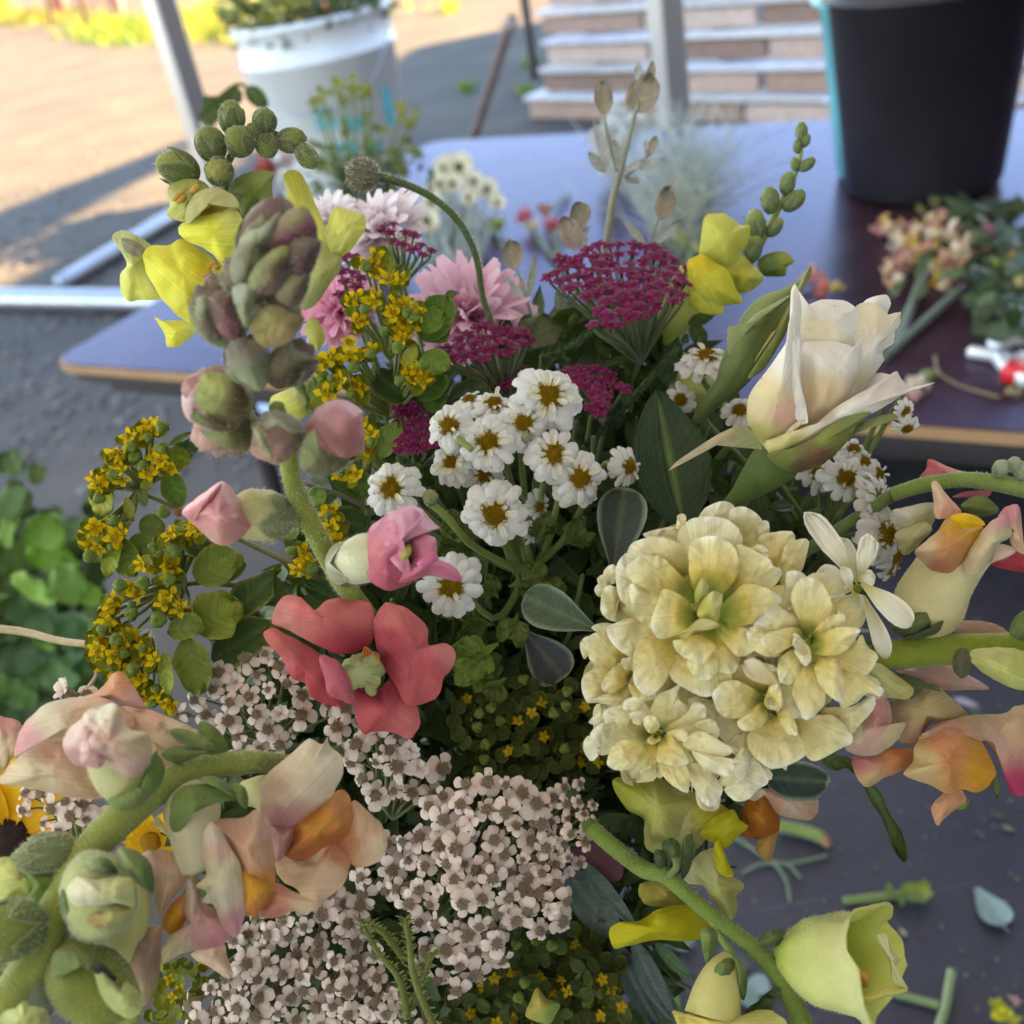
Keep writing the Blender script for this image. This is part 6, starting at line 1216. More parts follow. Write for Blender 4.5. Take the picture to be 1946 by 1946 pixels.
pk([(500, 1160), (600, 1150), (635, 1190), (640, 1270), (700, 1300), (745, 1340), (768, 1388), (700, 1385), (600, 1365), (520, 1385), (440, 1400), (430, 1340), (500, 1300)], .258, cols=[(580, 1180, K2), (700, 1350, (.64, .16, .27)), (500, 1350, K1)], bulge=5, thick=.0008, wr=1.6, seed=13)
pk([(560, 1270), (620, 1240), (640, 1280), (560, 1330), (530, 1300)], .252, cols=[(600, 1270, (.62, .14, .26))], bulge=1)
part('pistil', ptube([(*ZE(480, 1190), .262), (*ZE(480, 1230), .2535), (*ZE(462, 1270), .254)], [6, 9, 7], (.36, .34, .08), n=10), MAT['leaf_matte'], t)
# open coral bloom
co = lambda f, pts, d, **k: sh(t, f, pts, d, **k)
Q1, Q2, Q3, Q4 = (.76, .22, .20), (.68, .14, .15), (.54, .08, .10), (.32, .03, .05)
co(ZD, [(1425, 1612), (1440, 1540), (1500, 1470), (1580, 1478), (1642, 1545), (1720, 1492), (1820, 1485), (1935, 1510), (1970, 1600), (1950, 1700), (1870, 1770), (1760, 1770), (1640, 1715), (1510, 1650)], .288, cols=[(1600, 1560, Q1), (1500, 1600, (.78, .32, .28)), (1880, 1770, Q4), (1760, 1760, Q3), (1850, 1520, Q1)], bulge=4, thick=.0006, wr=1.4, seed=1, tilt=(0, -3))
co(ZD, [(1385, 1690), (1425, 1640), (1530, 1685), (1680, 1780), (1760, 1850), (1800, 1990), (1780, 2050), (1640, 2010), (1600, 1930), (1530, 1900), (1480, 1800)], .2925, cols=[(1450, 1700, Q1), (1650, 1850, Q2), (1780, 1880, Q4), (1700, 1980, Q3)], bulge=3, thick=.0006, wr=1.4, seed=2)
co(ZG, [(1675, 0), (1760, 20), (1810, 80), (1850, 160), (1855, 250), (1790, 235), (1720, 200), (1700, 110)], .284, cols=[(1750, 100, (.66, .17, .22))], bulge=2.5, thick=.0006, seed=3)
co(ZE, [(300, 1610), (330, 1540), (368, 1505), (450, 1525), (540, 1580), (590, 1650), (590, 1728), (680, 1718), (732, 1768), (715, 1850), (670, 1900), (650, 1990), (560, 2040), (480, 2045), (420, 1950), (340, 1800), (310, 1700)], .286, cols=[(400, 1580, Q1), (600, 1850, Q2), (690, 1760, (.76, .28, .26)), (330, 1800, Q4), (370, 1700, Q3)], bulge=4, thick=.0006, wr=1.6, seed=4)
co(ZH, [(190, 210), (240, 165), (330, 175), (400, 110), (450, 110), (500, 200), (545, 320), (530, 395), (490, 435), (400, 402), (300, 400), (250, 412), (215, 330)], .289, cols=[(300, 330, Q2), (480, 380, Q1), (360, 150, Q4), (270, 190, Q4)], bulge=3, thick=.0006, wr=1.4, seed=5)
th = ball(P(*ZH(245, 75), .287), 36 * PXM(.287), (.50, .55, .26), -CF + CU * .4, (1.2, .9, .7), 10, 14, .25); part('throat', th, MAT['petal'], t)
for (b, tp, w) in (((230, 100), (140, 60), 70), ((240, 60), (330, -10), 80), ((260, 110), (340, 150), 80), ((200, 110), (190, 180), 60), ((250, 120), (310, 210), 50), ((230, 50), (190, 0), 60)):
    part('throat_lobe', FPp(ZH, b, tp, w, .2845, .284, shape='ob', cup=.3, col=(.52, .54, .24), ruf=.3, seed=w, thick=.0005), MAT['petal'], t)
for i in range(6): part('filament', ptube([(*ZE(240 + 10 * i, 1800 - 6 * i), .283), (*ZE(260 + 12 * i, 1740 + 8 * i), .281), (*ZE(300 + 8 * i, 1770 + 10 * i), .281)], 1.6, (.62, .18, .05), n=5), MAT['petal'], t)

# ---------------- yellow snapdragon, upper left
t = thing('snapdragon', P(430, 480, .33), 'clear yellow snapdragon with a curved tip of green buds at the upper left', 'snapdragon')
ye = lambda f, pts, d, **k: sh(t, f, pts, d, **{**dict(thick=.0006, wr=1.2), **k})
y0, y1, y2 = (.84, .82, .11), (.78, .78, .22), (.60, .62, .18)
stp = [(ZD(1620, 480), .335), (ZD(1500, 200), .33), (ZA(1380, 1500), .325), (ZA(1250, 1150), .318), (ZA(1180, 950), .315), (ZA(1230, 790), .313), (ZA(1360, 690), .313), (ZA(1480, 720), .314), (ZA(1560, 790), .315)]
tb = ptube([(*p, d) for p, d in stp], [10, 10, 10, 9, 8, 7, 6, 6, 5], (.16, .22, .06), n=12, steps=60); kt = keep(tb); part('stem', tb, MAT['downy'], t); fuzz(kt, t, 1300, .0011, seed=31)
for (x, y, R, dr, dz, el, d) in ((1215, 615, 66, (0, -1), .1, 1.35, .312), (1390, 632, 62, (.3, -1), .5, 1.05, .311), (1255, 740, 76, (-.3, -.5), .9, 1.05, .308), (1105, 755, 78, (-.3, -1), .5, 1.15, .309), (1400, 765, 58, (0, 1), .3, 1.15, .312), (1150, 900, 72, (0, .2), .9, 1.1, .307), (1530, 735, 62, (.8, -.1), .2, 1.3, .314), (1610, 820, 52, (.6, .8), .2, 1.5, .313), (1330, 700, 50, (0, 0), 1, 1, .312)):
    budx(t, *ZA(x, y), d, R * ZA.k, dr, dz, el, (.20, .24, .07), (.10, .16, .045), (.42, .42, .12) if y > 850 else None, 5, th1=2.3, fz=420, fl=.0011, seed=x)
budx(t, *ZA(930, 880), .308, 85 * ZA.k, (-1, -.3), .3, 1.3, (.28, .33, .08), (.11, .18, .04), None, 4, th1=2.2, flare=.12, fz=500)
ye(ZA, [(878, 990), (930, 950), (1000, 935), (1060, 950), (1100, 1000), (1060, 1060), (1000, 1100), (970, 1160), (872, 1130), (890, 1070)], .306, cols=[(950, 1000, (.42, .42, .12)), (900, 1100, y2)], bulge=5, wr=2)
ye(ZA, [(960, 1150), (975, 1080), (1030, 1010), (1120, 990), (1210, 1020), (1255, 1080), (1220, 1140), (1130, 1180), (1040, 1170)], .3035, cols=[(1080, 1080, (.50, .30, .05)), (1000, 1130, y1), (1200, 1060, y2), (1130, 1000, y1)], bulge=-6, wr=1.5)
ye(ZA, [(970, 1150), (985, 1070), (1040, 1005), (1140, 985), (1230, 1030), (1255, 1090), (1220, 1080), (1150, 1030), (1060, 1050), (1010, 1110), (1000, 1170)], .3012, cols=[(1100, 1010, (.60, .60, .26))], bulge=2)
for (x, y) in ((930, 1030), (950, 1045), (1020, 990), (1060, 1090), (1090, 1070), (1040, 1070)): part('anther', ball(P(*ZA(x, y), .301), 6 * PXM(.3), (.70, .42, .10), CR + CU, (1, 1, 2), 5, 6), MAT['petal'], t)
ye(ZA, [(1195, 990), (1260, 920), (1340, 895), (1430, 905), (1425, 970), (1430, 1050), (1390, 1090), (1320, 1110), (1270, 1145), (1245, 1070)], .312, nm='sepal', mat='downy', cols=[(1300, 1010, (.13, .18, .035)), (1400, 930, (.28, .32, .08))], bulge=5)
ye(ZA, [(940, 1230), (935, 1190), (980, 1160), (1090, 1125), (1160, 1110), (1235, 1095), (1290, 1190), (1320, 1230), (1270, 1290), (1190, 1400), (1110, 1330), (1040, 1290), (975, 1260)], .304, cols=[(1100, 1200, y0), (1200, 1130, y1)], bulge=5, seed=4)
ye(ZA, [(750, 1330), (790, 1290), (880, 1290), (945, 1255), (1040, 1300), (1130, 1365), (1190, 1420), (1190, 1520), (1120, 1570), (1050, 1600), (1010, 1690), (940, 1660), (860, 1580), (795, 1480), (760, 1400)], .309, cols=[(900, 1400, y0), (1100, 1420, (.70, .60, .03)), (1150, 1480, y1)], bulge=6, seed=5, wr=1.8)
ye(ZA, [(588, 1240), (640, 1205), (720, 1240), (795, 1290), (760, 1345), (765, 1420), (800, 1500), (845, 1565), (740, 1570), (675, 1582), (635, 1530), (630, 1440), (665, 1390), (640, 1330), (610, 1290)], .315, cols=[(680, 1270, (.58, .62, .30)), (700, 1480, y1)], bulge=4, seed=6, wr=2.4)
ye(ZA, [(640, 1250), (720, 1270), (770, 1320), (740, 1345), (660, 1320)], .311, cols=[(700, 1300, (.34, .33, .20))], bulge=1)
ye(ZD, [(812, 8), (860, 28), (930, 24), (1030, 30), (1040, 70), (1000, 110), (945, 155), (880, 162), (862, 95)], .312, cols=[(900, 60, y0), (1000, 60, y1)], bulge=3)
ye(ZD, [(930, 0), (1030, 15), (1060, -60), (960, -70)], .313, cols=[(1000, 0, y0)], bulge=1)
for (x, y) in ((1120, 1385), (1135, 1400), (1080, 1440), (1105, 1395), (1095, 1430)): part('anther', ball(P(*ZA(x, y), .301), 6 * PXM(.3), (.60, .34, .06), CR, (1, 1, 1.6), 5, 6), MAT['petal'], t)
for k_ in range(3): part('filament', ptube([(*ZA(1180, 1520), .304), (*ZA(1140, 1440), .300), (*ZA(1115, 1400 + k_ * 14), .299)], 2, (.66, .66, .2), n=5), MAT['petal'], t)
ye(ZA, [(1485, 910), (1560, 895), (1610, 960), (1650, 1060), (1690, 1160), (1730, 1300), (1650, 1420), (1540, 1300), (1500, 1100), (1500, 1000)], .320, cols=[(1550, 950, (.68, .66, .12)), (1650, 1250, y1)], bulge=4, seed=7)
ye(ZA, [(1700, 1230), (1730, 1130), (1765, 1085), (1840, 1105), (1912, 1130), (1915, 1195), (1870, 1270), (1800, 1340), (1720, 1330)], .318, cols=[(1820, 1150, y1), (1750, 1300, y2)], bulge=5, seed=8, wr=2)
ye(ZA, [(1660, 1250), (1740, 1310), (1790, 1340), (1780, 1420), (1730, 1490), (1650, 1600), (1560, 1620), (1560, 1450), (1620, 1350)], .3175, cols=[(1700, 1400, (.52, .54, .20)), (1620, 1560, (.44, .46, .20))], bulge=5, seed=9)
ye(ZD, [(1600, 60), (1640, 5), (1690, 60), (1700, 130), (1660, 185), (1620, 140)], .33, cols=[(1650, 90, y2)], bulge=2)
ye(ZD, [(1420, 430), (1520, 380), (1600, 330), (1660, 400), (1640, 480), (1540, 560), (1440, 500)], .335, cols=[(1500, 480, y1), (1600, 380, (.45, .52, .25))], bulge=4)
stem_down(t, (*ZD(1620, 480), .335), 9, (.12, .18, .05), via=((800, 1000, .36),))

# ---------------- yellow snapdragon, upper right
t = thing('snapdragon', P(1400, 520, .37), 'yellow snapdragon with a slim spike of smooth green buds behind the rose', 'snapdragon')
part('stem', ptube([(*ZF(60, 120), .40), (*ZC(300, 1600), .39), (*ZC(480, 1400), .385), (*ZC(600, 1180), .38), (*ZC(680, 1020), .378), (*ZC(740, 890), .376), (*ZC(768, 760), .375)], [9, 9, 8, 7, 6, 5, 4], (.30, .38, .08), n=10, steps=40), MAT['stem'], t)
for (x, y, R, dr, el) in ((600, 1048, 46, (-.1, -1), 1.5), (692, 960, 40, (.2, -1), 1.5), (728, 1050, 44, (1, -.9), 1.6), (795, 862, 30, (1, -.7), 1.6), (765, 688, 30, (0, -1), 1.6), (742, 768, 22, (-.2, -1), 1.6), (787, 735, 24, (.3, -1), 1.5), (730, 860, 22, (-.2, -1), 1.6), (520, 1185, 55, (0, -1), 1.6), (625, 1190, 36, (.7, -.9), 1.6), (510, 1300, 50, (.2, -1), 1.5)):
    budx(t, *ZC(x, y), .374, R * ZC.k, dr, .15, el, (.16, .22, .06), (.10, .17, .06), (.42, .48, .14) if y > 1150 else None, 4, th1=2.1, mat='leaf_matte', smat='leaf_matte', seed=x)
sh(t, ZC, [(535, 1370), (600, 1325), (680, 1320), (728, 1370), (690, 1400), (680, 1445), (610, 1450), (560, 1440)], .374, nm='sepal', mat='leaf', cols=[(600, 1390, (.10, .17, .04)), (690, 1360, (.35, .38, .06))], bulge=3)
ye(ZC, [(250, 1170), (262, 1130), (340, 1118), (400, 1140), (440, 1180), (495, 1185), (492, 1250), (450, 1330), (400, 1400), (330, 1390), (235, 1345), (240, 1240)], .368, cols=[(330, 1180, (.66, .66, .14)), (400, 1330, (.58, .58, .12))], bulge=6, seed=21)
ye(ZC, [(170, 1370), (240, 1335), (310, 1375), (380, 1420), (420, 1510), (456, 1588), (360, 1600), (352, 1636), (225, 1640), (170, 1570), (168, 1460)], .364, cols=[(300, 1480, (.72, .70, .08)), (230, 1400, (.72, .58, .04)), (250, 1600, (.66, .68, .14))], bulge=6, seed=22)
ye(ZC, [(210, 1400), (260, 1440), (320, 1540), (355, 1640), (240, 1640), (180, 1560)], .3615, cols=[(260, 1560, (.68, .68, .10))], bulge=2)
ye(ZC, [(370, 1420), (450, 1340), (500, 1380), (565, 1450), (525, 1510), (440, 1540), (400, 1480)], .370, cols=[(450, 1440, (.48, .48, .06)), (520, 1460, (.58, .60, .14))], bulge=4, wr=3)
part('petal_tube', ptube([(*ZC(200, 1420), .375), (*ZC(140, 1560), .378), (*ZC(90, 1700), .382), (*ZF(60, 130), .388)], [28, 34, 32, 14], (.58, .62, .22), n=16, steps=14), MAT['petal'], t)
for (pts, c) in (([(20, 220), (100, 170), (210, 240), (240, 330), (330, 420), (380, 480), (300, 540), (200, 500), (80, 380)], (.56, .62, .20)), ([(230, 240), (330, 300), (360, 440), (260, 560), (210, 420)], (.62, .66, .30))): ye(ZF, pts, .372, cols=[(*pts[0], c)], bulge=5, wr=2.5)
leaf(t, (170, 1700), (320, 1640), 70, .376, col=(.10, .17, .04), f=ZC); leaf(t, (40, 360), (120, 110), 120, .368, col=(.04, .09, .03), f=ZF, shape='leaf'); leaf(t, (190, 40), (260, 170), 90, .372, col=(.07, .13, .03), f=ZF)
stem_down(t, (*ZF(60, 120), .40), 8, (.14, .2, .05))
def soften(k, w=.24):
    if k.get('nm', 'petal') == 'petal' and k.get('cols'): k['cols'] = [(c[0], c[1], mixc(c[2], (.78, .60, .42), w) if c[2][0] > .5 and c[2][2] > .25 else c[2]) for c in k['cols']]
    return k
# ---------------- big peach snapdragon, lower left
t = thing('snapdragon', P(200, 1650, .25), 'large peach snapdragon arching out over the lower left corner on a thick downy stem', 'snapdragon')
stp = [(ZG(1500, 560), .275), (ZG(1300, 560), .262), (ZG(1050, 590), .254), (ZG(860, 680), .249), (ZG(640, 850), .244), (ZG(440, 1060), .240), (ZG(300, 1320), .236), (ZG(210, 1560), .232), (ZG(60, 1800), .228), (ZG(-60, 2040), .225)]
tb = ptube([(*p, d) for p, d in stp], [14, 22, 24, 28, 33, 32, 33, 36, 40, 42], (.31, .36, .09), n=22, steps=70, wob=.06); kt = keep(tb); part('stem', tb, MAT['downy'], t); fuzz(kt, t, 6500, .0010, seed=41)
stem_down(t, (*ZG(1480, 562), .277), 14, (.14, .2, .06))
pe = lambda pts, d, f=ZG, **k: sh(t, f, pts, d, **soften({**dict(wr=1.6), **k}))
A0, A1, A2, A3, A4 = (.78, .66, .44), (.74, .42, .28), (.70, .30, .30), (.72, .36, .06), (.66, .66, .32)
# far left open flower
pe([(-60, 320), (0, 318), (100, 350), (130, 420), (120, 500), (60, 540), (20, 600), (-60, 620)], .262, cols=[(0, 340, A2), (20, 500, A0)], bulge=4)
pe([(0, 672), (20, 610), (90, 540), (200, 450), (330, 425), (480, 480), (560, 640), (540, 740), (440, 750), (300, 730), (140, 690)], .2585, cols=[(100, 620, A0), (300, 480, A1), (450, 700, (.74, .52, .36)), (200, 660, A0)], bulge=6, seed=3)
pe([(70, 520), (100, 400), (160, 320), (270, 240), (400, 220), (520, 215), (620, 260), (700, 330), (680, 420), (520, 440), (350, 425), (240, 440), (150, 470), (90, 530)], .2545, cols=[(120, 430, (.70, .30, .36)), (250, 330, (.72, .66, .46)), (450, 280, (.76, .56, .38)), (620, 330, (.72, .42, .32)), (80, 500, A2)], bulge=7, seed=4)
pe([(410, 225), (520, 180), (600, 90), (660, 110), (740, 230), (760, 280), (660, 260), (560, 215), (480, 230)], .257, cols=[(600, 150, (.74, .38, .20)), (700, 260, (.70, .40, .38))], bulge=3)
pe([(640, 270), (760, 280), (900, 330), (1010, 380), (1100, 430), (1080, 500), (900, 500), (760, 420), (660, 350)], .259, cols=[(760, 340, A1), (950, 400, (.74, .62, .40)), (900, 480, (.70, .48, .32))], bulge=6, seed=6)
pe([(640, 350), (800, 400), (900, 500), (900, 600), (860, 620), (780, 480), (700, 470)], .261, cols=[(800, 480, (.76, .60, .36))], bulge=2)
pe([(1040, 350), (1120, 370), (1180, 440), (1190, 500), (1100, 520), (1050, 480)], .2525, nm='sepal', mat='downy', cols=[(1100, 430, (.14, .20, .05))], bulge=3)
for q in ([(890, 395), (960, 385), (1060, 420), (1130, 480), (1080, 500), (980, 470), (920, 440)], [(845, 520), (900, 480), (1010, 480), (1090, 500), (1010, 540), (920, 565)]): pe(q, .250, nm='sepal', mat='downy', cols=[(*q[0], (.13, .19, .05)), (*q[4], (.22, .28, .09))], bulge=3)
# closed bud with a pink cap
bt = ptube([(*ZG(740, 720), .244), (*ZG(660, 640), .240), (*ZG(590, 520), .238), (*ZG(540, 420), .238)], [30, 52, 50, 40], (.60, .60, .28), n=22, steps=18); kb = keep(bt); part('petal_tube', bt, MAT['petal_silk'], t); fuzz(kb, t, 1500, .0009, seed=42)
pe([(330, 470), (350, 390), (430, 330), (450, 290), (520, 265), (600, 255), (640, 320), (680, 390), (770, 405), (800, 470), (780, 560), (740, 620), (680, 640), (600, 600), (520, 590), (460, 580), (380, 570)], .2335, mat='petal_silk', cols=[(540, 300, (.68, .62, .42)), (460, 400, (.60, .36, .30)), (560, 480, (.58, .34, .28)), (720, 440, (.64, .56, .30)), (380, 540, (.56, .26, .27)), (720, 610, (.62, .36, .34))], bulge=9, seed=8, wr=2.4)
pe([(420, 560), (425, 440), (440, 370), (480, 400), (530, 470), (545, 560), (520, 590), (470, 585)], .2275, mat='petal_silk', cols=[(450, 420, (.66, .34, .36)), (520, 520, (.56, .28, .28))], bulge=2, wr=1.5)
for q in ([(560, 760), (620, 790), (700, 770), (760, 690), (800, 560), (815, 500), (860, 580), (850, 660), (800, 730), (720, 800), (620, 812)], [(620, 740), (700, 700), (770, 620), (790, 560), (760, 690), (700, 770)]): pe(q, .2345, nm='sepal', mat='downy', cols=[(*q[0], (.20, .26, .08)), (*q[4], (.10, .17, .04))], bulge=3)
# middle flower with long white throat
bt = ptube([(*ZG(1010, 700), .256), (*ZG(1010, 800), .250), (*ZG(1020, 950), .246), (*ZG(1060, 1100), .246)], [38, 52, 44, 40], (.72, .68, .46), n=22, steps=16); part('petal_tube', bt, MAT['petal'], t)
pe([(1105, 870), (1180, 860), (1270, 850), (1350, 805), (1400, 860), (1430, 960), (1440, 1100), (1440, 1200), (1400, 1300), (1300, 1350), (1270, 1200), (1230, 1080), (1160, 960)], .2465, cols=[(1200, 930, (.72, .40, .28)), (1350, 1000, (.74, .44, .26)), (1350, 1250, (.72, .32, .06)), (1400, 900, (.74, .50, .40))], bulge=9, seed=9, wr=2.6)
pe([(1270, 1130), (1340, 1130), (1400, 1200), (1400, 1290), (1330, 1365), (1260, 1350), (1250, 1240)], .2405, cols=[(1330, 1230, (.76, .40, .05)), (1360, 1320, (.70, .28, .08))], bulge=4, wr=2)
pe([(1060, 960), (1100, 880), (1140, 900), (1200, 1000), (1260, 1100), (1285, 1250), (1275, 1400), (1240, 1475), (1180, 1440), (1150, 1380), (1120, 1310), (1060, 1290), (1085, 1240), (1030, 1210), (1080, 1150), (1065, 1060)], .2385, cols=[(1100, 950, (.74, .66, .50)), (1150, 1150, (.70, .68, .46)), (1240, 1400, (.62, .24, .34)), (1120, 1000, (.74, .52, .40)), (1180, 1280, (.68, .66, .48))], bulge=4, seed=10, wr=1.4)
pe([(1360, 1360), (1400, 1280), (1400, 1180), (1450, 1190), (1540, 1240), (1640, 1290), (1610, 1360), (1540, 1340), (1440, 1375)], .247, cols=[(1430, 1260, (.70, .34, .22)), (1600, 1320, (.76, .60, .40)), (1420, 1350, (.68, .28, .22))], bulge=3, seed=11)
pe([(740, 1045), (830, 1020), (920, 1030), (980, 1070), (1010, 1130), (950, 1220), (880, 1310), (840, 1380), (810, 1260), (800, 1150)], .249, cols=[(850, 1080, (.72, .46, .34)), (900, 1200, (.72, .52, .36))], bulge=4, seed=12)
pe([(850, 1390), (900, 1300), (980, 1230), (1010, 1180), (1000, 1300), (960, 1420), (900, 1460), (860, 1440)], .247, cols=[(900, 1380, (.76, .38, .04)), (980, 1280, (.70, .34, .12))], bulge=4, seed=13)
pe([(1000, 1130), (1040, 1180), (1060, 1300), (1120, 1330), (1200, 1460), (1160, 1520), (1080, 1540), (960, 1560), (860, 1615), (850, 1560), (890, 1470), (980, 1420), (960, 1320), (980, 1210)], .2445, cols=[(1010, 1260, (.74, .58, .42)), (1080, 1440, (.66, .30, .32)), (900, 1560, (.70, .62, .36)), (1150, 1500, (.56, .18, .26))], bulge=4, seed=14, wr=2)
pe([(1000, 1570), (1100, 1530), (1170, 1500), (1190, 1580), (1220, 1670), (1190, 1690), (1110, 1640)], .262, cols=[(1100, 1580, (.76, .54, .38))], bulge=2)
for q in ([(895, 760), (960, 690), (1080, 670), (1180, 690), (1260, 750), (1180, 760), (1090, 790), (1010, 830), (940, 880), (920, 960), (890, 880)], [(1040, 650), (1120, 635), (1220, 690), (1290, 770), (1230, 750), (1130, 690)], [(1200, 680), (1270, 680), (1300, 740), (1295, 800), (1260, 780)]): pe(q, .2425, nm='sepal', mat='downy', cols=[(*q[0], (.16, .22, .06)), (*q[4], (.10, .16, .04))], bulge=3, thick=.0006)
# right flower of the stem, orange lip
pe([(1365, 800), (1370, 680), (1400, 620), (1500, 540), (1600, 450), (1640, 445), (1690, 470), (1715, 432), (1735, 480), (1790, 540), (1798, 620), (1760, 700), (1700, 780), (1600, 850), (1500, 900), (1400, 880)], .2575, cols=[(1600, 600, (.78, .72, .52)), (1450, 880, (.64, .28, .34)), (1420, 700, (.76, .62, .44)), (1700, 560, (.80, .76, .60))], bulge=7, seed=15)
pe([(1400, 880), (1500, 900), (1550, 880), (1540, 960), (1500, 1040), (1450, 1080), (1430, 980)], .2595, cols=[(1480, 960, (.66, .30, .28))], bulge=4)
pe([(1550, 890), (1640, 820), (1720, 740), (1790, 705), (1840, 760), (1850, 860), (1800, 960), (1700, 1010), (1620, 1060), (1540, 1070), (1500, 1050), (1540, 970)], .260, cols=[(1680, 880, (.74, .36, .06)), (1800, 780, (.72, .34, .14)), (1560, 1020, (.68, .24, .08)), (1740, 960, (.62, .20, .06))], bulge=9, seed=16, wr=2.4)
pe([(1440, 1090), (1530, 1040), (1640, 1050), (1760, 960), (1830, 1050), (1830, 1130), (1800, 1200), (1720, 1270), (1640, 1330), (1560, 1230), (1480, 1180)], .2625, cols=[(1500, 1130, (.78, .50, .26)), (1700, 1150, (.78, .58, .38)), (1780, 1010, (.68, .30, .16))], bulge=5, seed=17)
pe([(1760, 960), (1800, 900), (1850, 760), (1932, 820), (2010, 900), (2030, 1000), (1990, 1080), (1900, 1110), (1840, 1090)], .263, cols=[(1900, 900, (.74, .48, .28)), (2000, 1000, (.80, .66, .46)), (1820, 950, (.62, .26, .12))], bulge=4, seed=18)
part('petal_tube', ptube([(*ZG(1290, 720), .272), (*ZG(1400, 720), .268), (*ZG(1480, 800), .265)], [24, 34, 40], (.60, .56, .26), n=16), MAT['petal'], t)
# green-white bud in front of the stem
bt = ptube([(*ZG(460, 1130), .238), (*ZG(500, 1200), .2325), (*ZG(530, 1300), .2295), (*ZG(500, 1390), .231), (*ZG(480, 1430), .233)], [40, 64, 68, 48, 14], (.46, .50, .22), n=24, steps=26, wob=.10); kb = keep(bt); part('bud', bt, MAT['downy'], t); fuzz(kb, t, 2000, .0009, seed=43)
pe([(350, 1230), (400, 1160), (500, 1180), (600, 1160), (690, 1175), (705, 1250), (700, 1320), (620, 1300), (520, 1320), (430, 1330), (370, 1300)], .2235, mat='downy', cols=[(400, 1250, (.62, .64, .42)), (650, 1220, (.56, .58, .24))], bulge=5, seed=19, wr=2)
pe([(420, 1380), (440, 1320), (520, 1330), (600, 1310), (690, 1330), (640, 1400), (560, 1440), (480, 1440)], .2245, mat='downy', cols=[(500, 1400, (.42, .30, .12)), (600, 1360, (.48, .46, .16))], bulge=4, wr=2)
for q in ([(440, 1090), (500, 1060), (570, 1070), (615, 1140), (540, 1140), (480, 1130)], [(620, 1010), (700, 1020), (780, 1080), (805, 1160), (800, 1250), (740, 1210), (680, 1140), (620, 1110)], [(340, 1400), (310, 1300), (330, 1220), (370, 1300), (400, 1400), (430, 1460), (390, 1450)]): pe(q, .2265, nm='sepal', mat='downy', cols=[(*q[0], (.24, .30, .12)), (*q[3], (.09, .15, .04))], bulge=4, thick=.0006)
# pale tube behind it and its pinkish lip
part('petal_tube', ptube([(*ZG(620, 1180), .245), (*ZG(640, 1330), .246), (*ZG(640, 1480), .249), (*ZG(640, 1640), .254)], [46, 52, 44, 34], (.62, .60, .28), n=20), MAT['petal'], t)
pe([(700, 1450), (800, 1420), (850, 1435), (840, 1560), (830, 1700), (790, 1800), (740, 1840), (690, 1760), (640, 1700), (660, 1580)], .2495, cols=[(760, 1600, (.48, .30, .22)), (840, 1460, (.60, .42, .28)), (780, 1780, (.50, .38, .2))], bulge=5, seed=21)
pe([(450, 1490), (540, 1480), (560, 1560), (540, 1610), (480, 1520)], .250, cols=[(500, 1520, (.76, .66, .46))], bulge=2)
# left buds
for (x, y, R, dr, dz, el, cb, cs, d) in ((60, 1440, 150, (-.4, -.1), .9, 1.15, (.20, .24, .06), (.12, .20, .05), .226), (230, 1040, 100, (-1, .15), .3, 1.5, (.20, .24, .10), (.16, .22, .10), .238), (20, 1700, 90, (-.6, .1), .6, 1.1, (.2, .26, .08), (.13, .2, .05), .232)):
    budx(t, *ZG(x, y), d, R * ZG.k, dr, dz, el, cb, cs, None, 5, th1=2.2, fz=1200, fl=.0010, seed=x)
pe([(-40, 1090), (60, 1060), (150, 1080), (240, 1130), (280, 1200), (220, 1290), (120, 1270), (0, 1310), (-40, 1300)], .242, cols=[(60, 1180, (.60, .62, .20)), (200, 1200, (.30, .36, .08))], bulge=6)
pe([(100, 1100), (200, 1110), (340, 1150), (330, 1230), (230, 1300), (150, 1290), (140, 1200)], .239, nm='sepal', mat='downy', cols=[(200, 1200, (.16, .24, .05))], bulge=5)
# bottom bud, dark-lipped, and the lowest one
bt = ptube([(*ZG(340, 1600), .236), (*ZG(430, 1680), .231), (*ZG(540, 1780), .230), (*ZG(660, 1860), .232)], [44, 66, 66, 40], (.24, .28, .06), n=22, steps=18, wob=.1); kb = keep(bt); part('bud', bt, MAT['downy'], t); fuzz(kb, t, 1800, .0009, seed=44)
pe([(490, 1630), (560, 1680), (640, 1760), (650, 1715), (700, 1740), (745, 1810), (730, 1880), (660, 1900), (570, 1840), (520, 1760)], .2225, mat='downy', cols=[(600, 1740, (.42, .50, .18)), (700, 1800, (.54, .58, .20))], bulge=4, wr=2)
pe([(270, 1580), (350, 1530), (450, 1560), (540, 1620), (610, 1700), (540, 1690), (440, 1630), (340, 1640), (290, 1700)], .2235, nm='sepal', mat='downy', cols=[(400, 1580, (.16, .22, .07)), (590, 1690, (.03, .05, .04))], bulge=4)
pe([(600, 1900), (660, 1870), (720, 1850), (735, 1900), (690, 1980), (600, 2010), (540, 1980)], .228, mat='downy', cols=[(650, 1920, (.34, .40, .12))], bulge=3)
pe([(10, 1880), (80, 1850), (120, 1815), (160, 1840), (240, 1860), (250, 1960), (120, 2040), (-20, 2010)], .2165, mat='downy', cols=[(120, 1880, (.52, .56, .20)), (60, 1980, (.30, .36, .12))], bulge=6, wr=2.4)
budx(t, *ZG(150, 1790), .232, 50, (.3, -.6), .5, 1.3, (.25, .30, .18), (.22, .28, .16), None, 4, fz=700, fl=.001)
pe([(800, 880), (830, 850), (880, 930), (920, 960), (930, 1010), (860, 930)], .252, cols=[(860, 920, (.76, .74, .42))], bulge=1)

